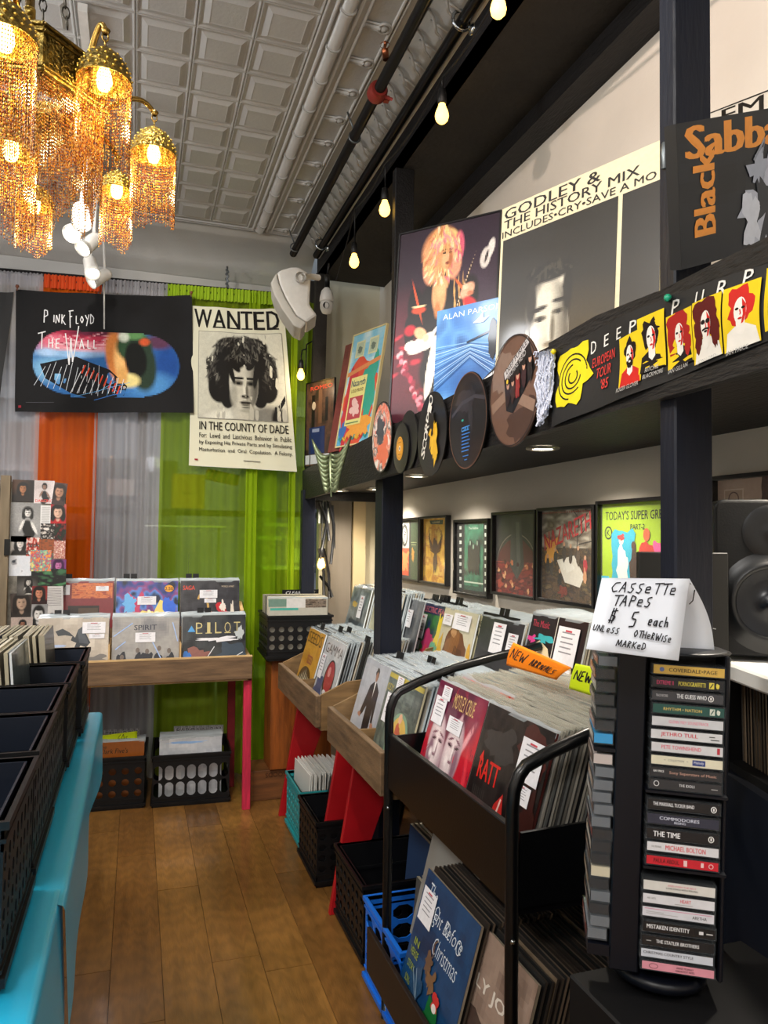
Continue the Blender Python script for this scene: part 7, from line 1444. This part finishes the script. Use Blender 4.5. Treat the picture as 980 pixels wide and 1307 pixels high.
tb((-.104,.012,z_bot),(-.060,.17,z_top),'column',TWB); tb((-.060,.085,z_bot),(.062,.17,z_top),'back_column',TWB); tb((.058,.02,z_bot),(.066,.17,z_top),'side_wall',TWB)
mb=MB(); n=24
mb.lathe([(0,0),(.075,0),(.075,.010),(.068,.014),(0,.014)],(0,0,0),28); mb.v=[TWM@(v+Vector((-.02,.085,z_bot-.022))) for v in mb.v]; build(mb,'round_base',TWB,tower)
mb=MB(); mb.lathe([(0,.006),(.06,.005),(.09,.003),(.10,0),(.0,0)],(0,0,0),28); mb.v=[TWM@(v+Vector((-.02,.085,z_top))) for v in mb.v]; build(mb,'domed_cap',TWB,tower)
CASE=plastic_film('cassette_case','#8a9096',.10,.1)
CASEM=MB().box((-.0545,0,0),(.0545,.068,.0162)).mesh('cassette_case',CASE)
CASEB=mat('case_dark','#0f1012',rough=.15,coat=.5); CASEBM=MB().box((-.0535,.0012,.0012),(.0535,.067,.015)).mesh('cassette_inlay',CASEB)
INL=MB().box((-.0530,.002,.0010),(.0530,.066,.0016)).mesh('inlay',CASEB)
def tape(i,px_y,h_,bg,txt,tc_,label,extra=None,dx=0,jr=0):
    z=zt(px_y+h_); hz_=zt(px_y)-z
    t=thing('cassette_tape',label,'cassette',(0,0,0)); t.matrix_basis=TWM@Matrix.Translation((dx,-.002+random.uniform(0,.003),z+.0005))@Matrix.Rotation(jr,4,'Z')@Matrix.Diagonal((1,1,min(1.0,(hz_-.0008)/.0162),1))
    o=bpy.data.objects.new('case',CASEM); COL.objects.link(o); o.parent=t
    build(MB().box((-.0525,.0015,.0015),(.0525,.060,.0147)),'tape_shell',CASEB,t,local=True)
    a=Art(6.8); a.rect(0,0,1,1,bg)
    for (s_,x,y,hh,w_,c_) in txt: a.text(s_,x,y,hh,c_ or tc_,w=w_,bold=.02)
    if extra: extra(a)
    a.build(lambda u,v,d:((u-.5)*.104,.0010-d*1.0-.0012,.0018+v*.0125),'spine_card',PRINT,t,local=True,gap=.00006)
    return t
random.seed(9)
def dolby(x,c='#ddd'): return lambda a:(a.ring(x,.5,.035,.30,.08,c,14),a.rect(x-.01,.35,x+.01,.65,c))
def two(x,bg,c): return lambda a:(a.rect(x,.15,x+.07,.85,bg),a.line([(x+.015,.25),(x+.055,.75)],.1,c),a.rag(x+.12,.5,.025,.3,bg,3,.4))
def logo(x,c): return lambda a:(a.ell(x,.5,.035,.26,c,12))
SP=[ # y, h, bg, texts, text colour, label colours, extra
(850,15.5,'#c9a44c',[('COVERDALE•PAGE',.56,.5,.42,.68,None)],'#2a2012','gold spined',logo(.12,'#5a6a9a')),
(867,15.5,'#15181f',[('EXTREME II',.18,.5,.45,.24,'#c83a6a'),('PORNOGRAFFITTI',.56,.5,.5,.38,'#d8c84c')],'#d8c84c','black spined with pink and yellow lettering',two(.80,'#d8c84c','#15181f')),
(883.5,15.5,'#3a3b40',[('THE GUESS WHO',.56,.55,.48,.42,None),('TRACK RECORD',.14,.5,.28,.17,'#b8b8bc')],'#e4e4e6','charcoal spined with bold white lettering',dolby(.83)),
(900,15.5,'#1d4a44',[('RHYTHM • NATION',.42,.5,.34,.54,None)],'#c8b060','dark green spined',two(.80,'#c8ccc0','#1d4a44')),
(916.5,15.5,'#bfc0c4',[('GLENN FREY SOUNDTRACK',.52,.52,.34,.56,None)],'#d87a90','white spined with pale pink lettering',None),
(933,15.5,'#c6c7ca',[('JETHRO TULL',.40,.5,.55,.52,None)],'#c01f3a','white spined with large dark red lettering',lambda a:a.lines([[(.82,.62),(.9,.62)],[(.84,.3),(.96,.3)]],.1,'#333')),
(949.5,15.5,'#c4c4c8',[('PETE TOWNSHEND',.42,.56,.42,.56,None)],'#d04a62','white spined with wide pink red lettering',lambda a:a.rect(.92,.2,.96,.9,'#b03040')),
(966,15,'#cfcab4',[('••   COLLECTION   ••',.35,.55,.22,.34,'#777')],'#777','cream spined with a navy tag',lambda a:(a.rect(.58,.18,.76,.82,'#2a3a78'),a.text('Melody',.67,.5,.4,'#e0e0e8',w=.14))),
(981.5,15,'#26272b',[('Sony Superstars of Music',.60,.5,.42,.66,None),('RAY PRICE',.12,.62,.24,.15,'#e0e0e0')],'#b08a7c','dark spined with rose lettering',None),
(997,15.5,'#2b2c30',[('THE IDOLS',.52,.55,.30,.22,None)],'#d0d0d4','charcoal spined with small centred white lettering',lambda a:(a.ring(.09,.55,.035,.28,.07,'#d0d0d4',14),a.lines([[(.86,.45),(.95,.45)]],.1,'#999'))),
(1021,17.5,'#16181c',[('THE MARSHALL TUCKER BAND',.36,.55,.38,.58,None)],'#dadade','black spined with white lettering and a round mark',dolby(.92)),
(1040,17,'#2c2f3e',[('COMMODORES',.45,.62,.34,.56,None),('RISING',.46,.25,.24,.16,None)],'#c4c8d8','slate blue spined',None),
(1058.5,17,'#14161b',[('THE TIME',.28,.5,.55,.38,None)],'#e6e6ea','black spined with large white lettering at left',dolby(.90)),
(1076.5,15,'#c9c9ce',[('MICHAEL BOLTON',.54,.5,.55,.56,None),('SOUL PROVIDER',.13,.5,.22,.14,'#777')],'#c41a2c','white spined with bold red lettering',None),
(1093.5,14.5,'#b81f2e',[('PAULA ABDUL',.28,.5,.5,.36,None)],'#3a0a10','red spined',lambda a:(a.rect(.52,.15,.57,.85,'#d8b8b8'),a.rect(.76,.25,.80,.8,'#d8b8b8'),a.ring(.9,.5,.03,.25,.07,'#d8b8b8',10))),
(1124,17,'#c6c4c0',[('AND EVEN THE BEST',.54,.66,.18,.40,'#c86a7c'),('LOVE SONGS WITH FEELING',.54,.38,.18,.44,'#444')],'#444','off white spined with small stacked lettering',None),
(1142.5,15.5,'#c8c8ce',[('HEART',.60,.58,.38,.15,None),('HIS HITS',.12,.55,.2,.12,'#777')],'#c02038','white spined with a small red title',lambda a:a.lines([[(.45,.2),(.7,.2)]],.06,'#888')),
(1159,15.5,'#c3c3cc',[('ARETHA',.80,.42,.32,.20,None)],'#111','white spined with pink line, black title at right',lambda a:(a.rect(.03,.80,.97,.86,'#c06a8c'),a.lines([[(.05,.5),(.3,.5)],[(.05,.32),(.5,.32)]],.05,'#999'))),
(1177,15.5,'#121418',[('MISTAKEN IDENTITY',.35,.55,.46,.60,None)],'#dcdce0','black spined with wide white title',lambda a:(a.rect(.78,.35,.84,.7,'#c8c8cc'),a.lines([[(.88,.5),(.97,.5)]],.14,'#aaa'))),
(1195,15.5,'#17191d',[('THE STATLER BROTHERS',.50,.52,.38,.60,None)],'#dcdce0','black spined with centred white title',lambda a:a.lines([[(.06,.5),(.13,.5)]],.1,'#999')),
(1211.5,13.5,'#b9bec9',[('CHRISTMAS COUNTRY STYLE',.38,.58,.34,.70,None)],'#26262c','pale blue grey spined',None),
(1226.5,13.5,'#c98796',[('ANNE MURRAY',.60,.65,.26,.24,None),('GREATEST HITS',.60,.3,.24,.26,None)],'#2a1418','dusty pink spined',lambda a:(a.ell(.16,.5,.06,.3,'#c98796',12),a.ring(.16,.5,.06,.3,.05,'#3a1a20',14)))]
ordn=['topmost','second','third','fourth','fifth','sixth','seventh','eighth','ninth','tenth','eleventh','twelfth','thirteenth','fourteenth','fifteenth','sixteenth','seventeenth','eighteenth','nineteenth','twentieth','twenty first','lowest']
for i,(y,h_,bg,tx,tcol,lb,ex) in enumerate(SP):
    tape(i,y,h_,bg,tx,tcol,'%s cassette, %s of the right hand stack'%(lb,ordn[i]),ex,dx=-.002*(i>9)-.003*(i>14)+random.uniform(-.001,.001))
for y in (1013.5,1110): 
    z=zt(y); tb((-.058,.0,z-.0035),(.062,.085,z),'slot_divider',TWB,0)
# left hand stack: spines face the aisle
LT=[(830,'c'),(847,'c'),(864,'k'),(881,'k'),(898,'k'),(915,'k'),(932,'k'),(949,'b'),(976,'r'),(993,'c'),(1010,'c'),(1026,'c'),(1042,'c'),(1058,'c'),(1074,'k'),(1090,'k'),(1106,'k'),(1122,'w'),(1138,'k'),(1154,'c'),(1170,'k'),(1186,'c'),(1202,'c')]
nm={'c':'clear cased','k':'black','b':'bright blue','r':'white and red','w':'cream edged'}; col={'c':'#62686f','k':'#121418','b':'#1c93cf','r':'#c0b4b0','w':'#c8c0a8'}
spn=['#5c4a3c','#3a3f48','#7c6a58','#8c8a84','#4a3428','#2a2c34','#6a3028','#9a948a']
for i,(y,k) in enumerate(LT):
    z=zt(y+15.2); t=thing('cassette_tape','%s cassette, %s of the left hand stack'%(nm[k],(ordn[:21]+['twenty second','lowest'])[i]),'cassette',(0,0,0))
    t.matrix_basis=TWM@Matrix.Translation((-.1045-.0325+random.uniform(-.002,.002),.012+.0545,z+.0005))@Matrix.Rotation(-PI/2,4,'Z')@Matrix.Diagonal((1,.47,min(1,(zt(y)-z-.0006)/.0162),1))
    t.matrix_basis=TWM@Matrix.Translation((-.1045-.0325+random.uniform(-.002,.002),.012+.0545,z+.0005))@Matrix.Rotation(-PI/2,4,'Z')
    o=bpy.data.objects.new('case',CASEM); COL.objects.link(o); o.parent=t; o.scale=(1,.46,.98)
    build(MB().box((-.0525,.0015,.0015),(.0530,.030,.0143)),'tape_shell',mat('shell_'+k,col[k],rough=.25,coat=.3),t,local=True)
    a=Art(6.8); a.rect(0,0,1,1,spn[i%8]); a.lines([[(.2,.5),(.7,.5)]],.2,'#c8c4bc'); a.build(lambda u,v,d:((u-.5)*.104,-.0002-d,.0018+v*.0120),'spine_card',PRINT,t,local=True,gap=.00006)
tb((-.137,.012,zt(971)-.002),(-.104,.125,zt(968)),'slot_divider',TWB,0); tb((-.137,.012,zt(1236)),(-.104,.125,zt(1222)),'slot_divider',TWB,0)
# tent sign
S=lambda x,y,D: at(x,y,D=D)
def c_sign(a):
    W=.017
    hand(a,'CASSeTTe',.13,.80,.130,.15,W,dy=-.004); hand(a,'TAPeS',.17,.60,.125,.15,W); hand(a,'$',.17,.38,.12,.17,W); hand(a,'5',.40,.33,.12,.20,W*1.1); hand(a,'each',.60,.36,.085,.13,W)
    hand(a,'UNLeSS',.02,.235,.068,.085,W*.85,dy=-.004); hand(a,'OTHeRWISe',.47,.20,.066,.09,W*.85,dy=-.004); hand(a,'MARKeD',.30,.055,.072,.085,W*.85,dy=-.002)
tent=thing('tent_sign','white folded card handwritten cassette tapes five dollars on the tower','sign',tuple(S(830,840,1.1)))
f0=[S(768,738,1.0),S(880,739,1.0),S(866,843,.935),S(748,828,.935)]
q=quadfn(*f0); o=build(MB().grid(lambda u,v:q(u,v,-.0004),6,6),'front_leaf',PAPER,tent); o.modifiers.new('s','SOLIDIFY').thickness=.0006
a=Art(1.25); c_sign(a); a.build(lambda u,v,d:q(u,v,d+.0006),'handwriting',PRINT,tent,local=False)
b0,b1=f0[0],f0[1]; b3=S(912,836,1.05); b2=b3+(f0[0]-f0[1])*.98
def back(u,v):
    p=(b2*(1-v)+b0*v)*(1-u)+(b3*(1-v)+b1*v)*u; n=Vector((.8,.5,0)).normalized(); return p+Vector((.026,.010,0))*math.sin(v*PI)*.6
o=build(MB().grid(back,6,10),'back_leaf',PAPER,tent); o.modifiers.new('s','SOLIDIFY').thickness=.0006
build(MB().tube([b1+Vector((.004,.004,-.006)),b1+Vector((.016,.008,-.012)),b1+Vector((.012,.008,-.03)),b1+Vector((.004,.005,-.034))],.0008,5),'pen_mark',BLKPL,tent)
# black panel behind the sign
pb=Matrix.Translation(S(869,772,1.36))@Matrix.Rotation(R(-22),4,'Z')
o=build(MB().box((-.075,0,-.30),(.085,.02,.096),M=pb),'display_board',mat('matt_black_panel','#12110e',rough=.6),label='matt black board with a white squiggle standing behind the cassette sign',cat='board',bev=.002)
a=Art(1); a.line([(.3,.85),(.55,.98),(.62,.85),(.42,.70),(.45,.55),(.6,.42),(.62,.25),(.35,.12)],.07,'#d8d8da'); a.line([(.0,.15),(.5,.10),(1,.05)],.04,'#b8b8ba'); a.build(lambda u,v,d:pb@Vector((.040+u*.022,-d,-.045+v*.045)),'squiggle',PRINT,o,local=False)
# counter
ZK=at(910,838,D=1.42).z
ct=thing('counter','dark counter with a white top edge under the monitor speaker','counter',(1.2,.8,0))
e0=at(890,833,Z=ZK); e1=at(990,868,Z=ZK); d=(e1-e0).normalized(); e0=e0-d*.02; e1=e1+d*.3; nn=Vector((-d.y,d.x,0)); nn=nn if nn.x>0 else -nn
WTOP=mat('white_laminate','#d4d3cf',rough=.5)
build(MB().prism([e0,e1,e1+nn*.34,e0+nn*.34],(0,0,-.03)),'white_top',WTOP,ct,bev=.004)
DKC=mat('dark_cabinet','#060608',rough=.6,spec=.25); NV=mat('navy_box','#0a101c',rough=.5,spec=.3)
lo=lambda P,z: Vector((P.x,P.y,z))
g0,g1=e0+nn*.06,e1+nn*.06
build(MB().prism([lo(g0+nn*.2,.2),lo(g1+nn*.2,.2),lo(g1+nn*.2,ZK-.03),lo(g0+nn*.2,ZK-.03)],nn*.02),'back_board',DKC,ct)
build(MB().prism([lo(g0,ZK-.21),lo(g1,ZK-.21),lo(g1+nn*.2,ZK-.21),lo(g0+nn*.2,ZK-.21)],(0,0,-.015)),'shelf',DKC,ct)
build(MB().prism([lo(g0-nn*.02,0.0),lo(g1-nn*.02,0.0),lo(g1-nn*.02,ZK-.225),lo(g0-nn*.02,ZK-.225)],nn*.02),'front_panel',NV,ct)
build(MB().prism([lo(g0-nn*.02,0.0),lo(g0-nn*.02,ZK-.03),lo(g0+nn*.2,ZK-.03),lo(g0+nn*.2,0)],d*.015),'end_panel',DKC,ct)
rnd=random.Random(81)
for i in range(26):
    p_=g0+d*(.03+.0115*i)+nn*.02; yw=math.atan2(nn.y,nn.x)
    me_=rnd.choice(M_DARK); Mx_=Matrix.Translation((p_.x,p_.y,ZK-.208))@Matrix.Rotation(yw,4,'Z')@Matrix.Translation((.085,0,0))@Matrix.Rotation(-.04,4,'X')@Matrix.Diagonal((.5,1,.50,1)); to_stuff(me_,Mx_)
# low black stand beneath the tower
zb0=z_bot-.024
st=build(MB().box((T0.x-.11,T0.y-.06,0),(T0.x+.20,T0.y+.12,zb0-.008)),'black_stand',DKC,label='tall black cabinet that the cassette tower stands on',cat='cabinet',bev=.003)
build(MB().box((T0.x-.10,T0.y-.064,zb0-.30),(T0.x+.19,T0.y-.061,zb0-.03)),'door_panel',NV,st)
# studio monitor
sp=fitc=at(985,738,D=1.36); SM=Matrix.Translation(sp)@Matrix.Rotation(R(-32),4,'Z')
t=thing('monitor_speaker','black studio monitor speaker with rounded corners on the white counter','speaker',tuple(SM@Vector((0,.1,-.15))))
hw,hh=.098,(at(940,636,D=1.36).z-at(940,838,D=1.36).z)/2
def rr(w_,h_,r,n=6):
    out=[]
    for cx,cz,a0_ in ((w_-r,h_-r,0),(-w_+r,h_-r,PI/2),(-w_+r,-h_+r,PI),(w_-r,-h_+r,1.5*PI)):
        for k in range(n+1): out.append((cx+r*math.cos(a0_+k*PI/2/n),cz+r*math.sin(a0_+k*PI/2/n)))
    return out
SPM=mat('matt_black_monitor','#08090b',spec=.3,rough=.55,bump=.05,bscale=300)
mb=MB(); rings=[rr(hw,hh,.02)]; mb.prism([SM@Vector((x,0,z)) for x,z in rr(hw,hh,.018)][::-1],SM.to_3x3()@Vector((0,.16,0))); build(mb,'cabinet',SPM,t,bev=.006,seg=3)
RX=SM@Matrix.Rotation(PI/2,4,'X')
def face(prof,cx,cz,name,m,n=40):
    mb=MB().lathe(prof,(0,0,0),n); mb.v=[SM@(Matrix.Rotation(PI/2,4,'X')@v+Vector((cx,0,cz))) for v in mb.v]; return build(mb,name,m,t)
w1=face([(.094,.0005),(.088,.003),(.074,.006),(.071,.010),(.066,.010),(.062,.006)],.0,-.045,'woofer_surround',mat('soft_black_rubber','#0b0d11',rough=.35))
cn=mat('woofer_cone_blue_black','#080d16',rough=.3); build_=face([(.062,.007),(.045,.0035),(.022,.0015),(.018,.006),(.0,.010)],.0,-.045,'woofer_cone',cn)
face([(.050,.0005),(.040,.0035),(.024,.0015),(.014,.0025),(.0,.006)],.0,hh-.06,'tweeter',MATS['soft_black_rubber'],32)

# the many records behind the front ones that cannot be told apart
build(_STUFF,'packed_record_sleeves',[SLV,FILM],label='countless thin record edges packed behind the front records in tables and crates',cat='records',kind='stuff',base=False)
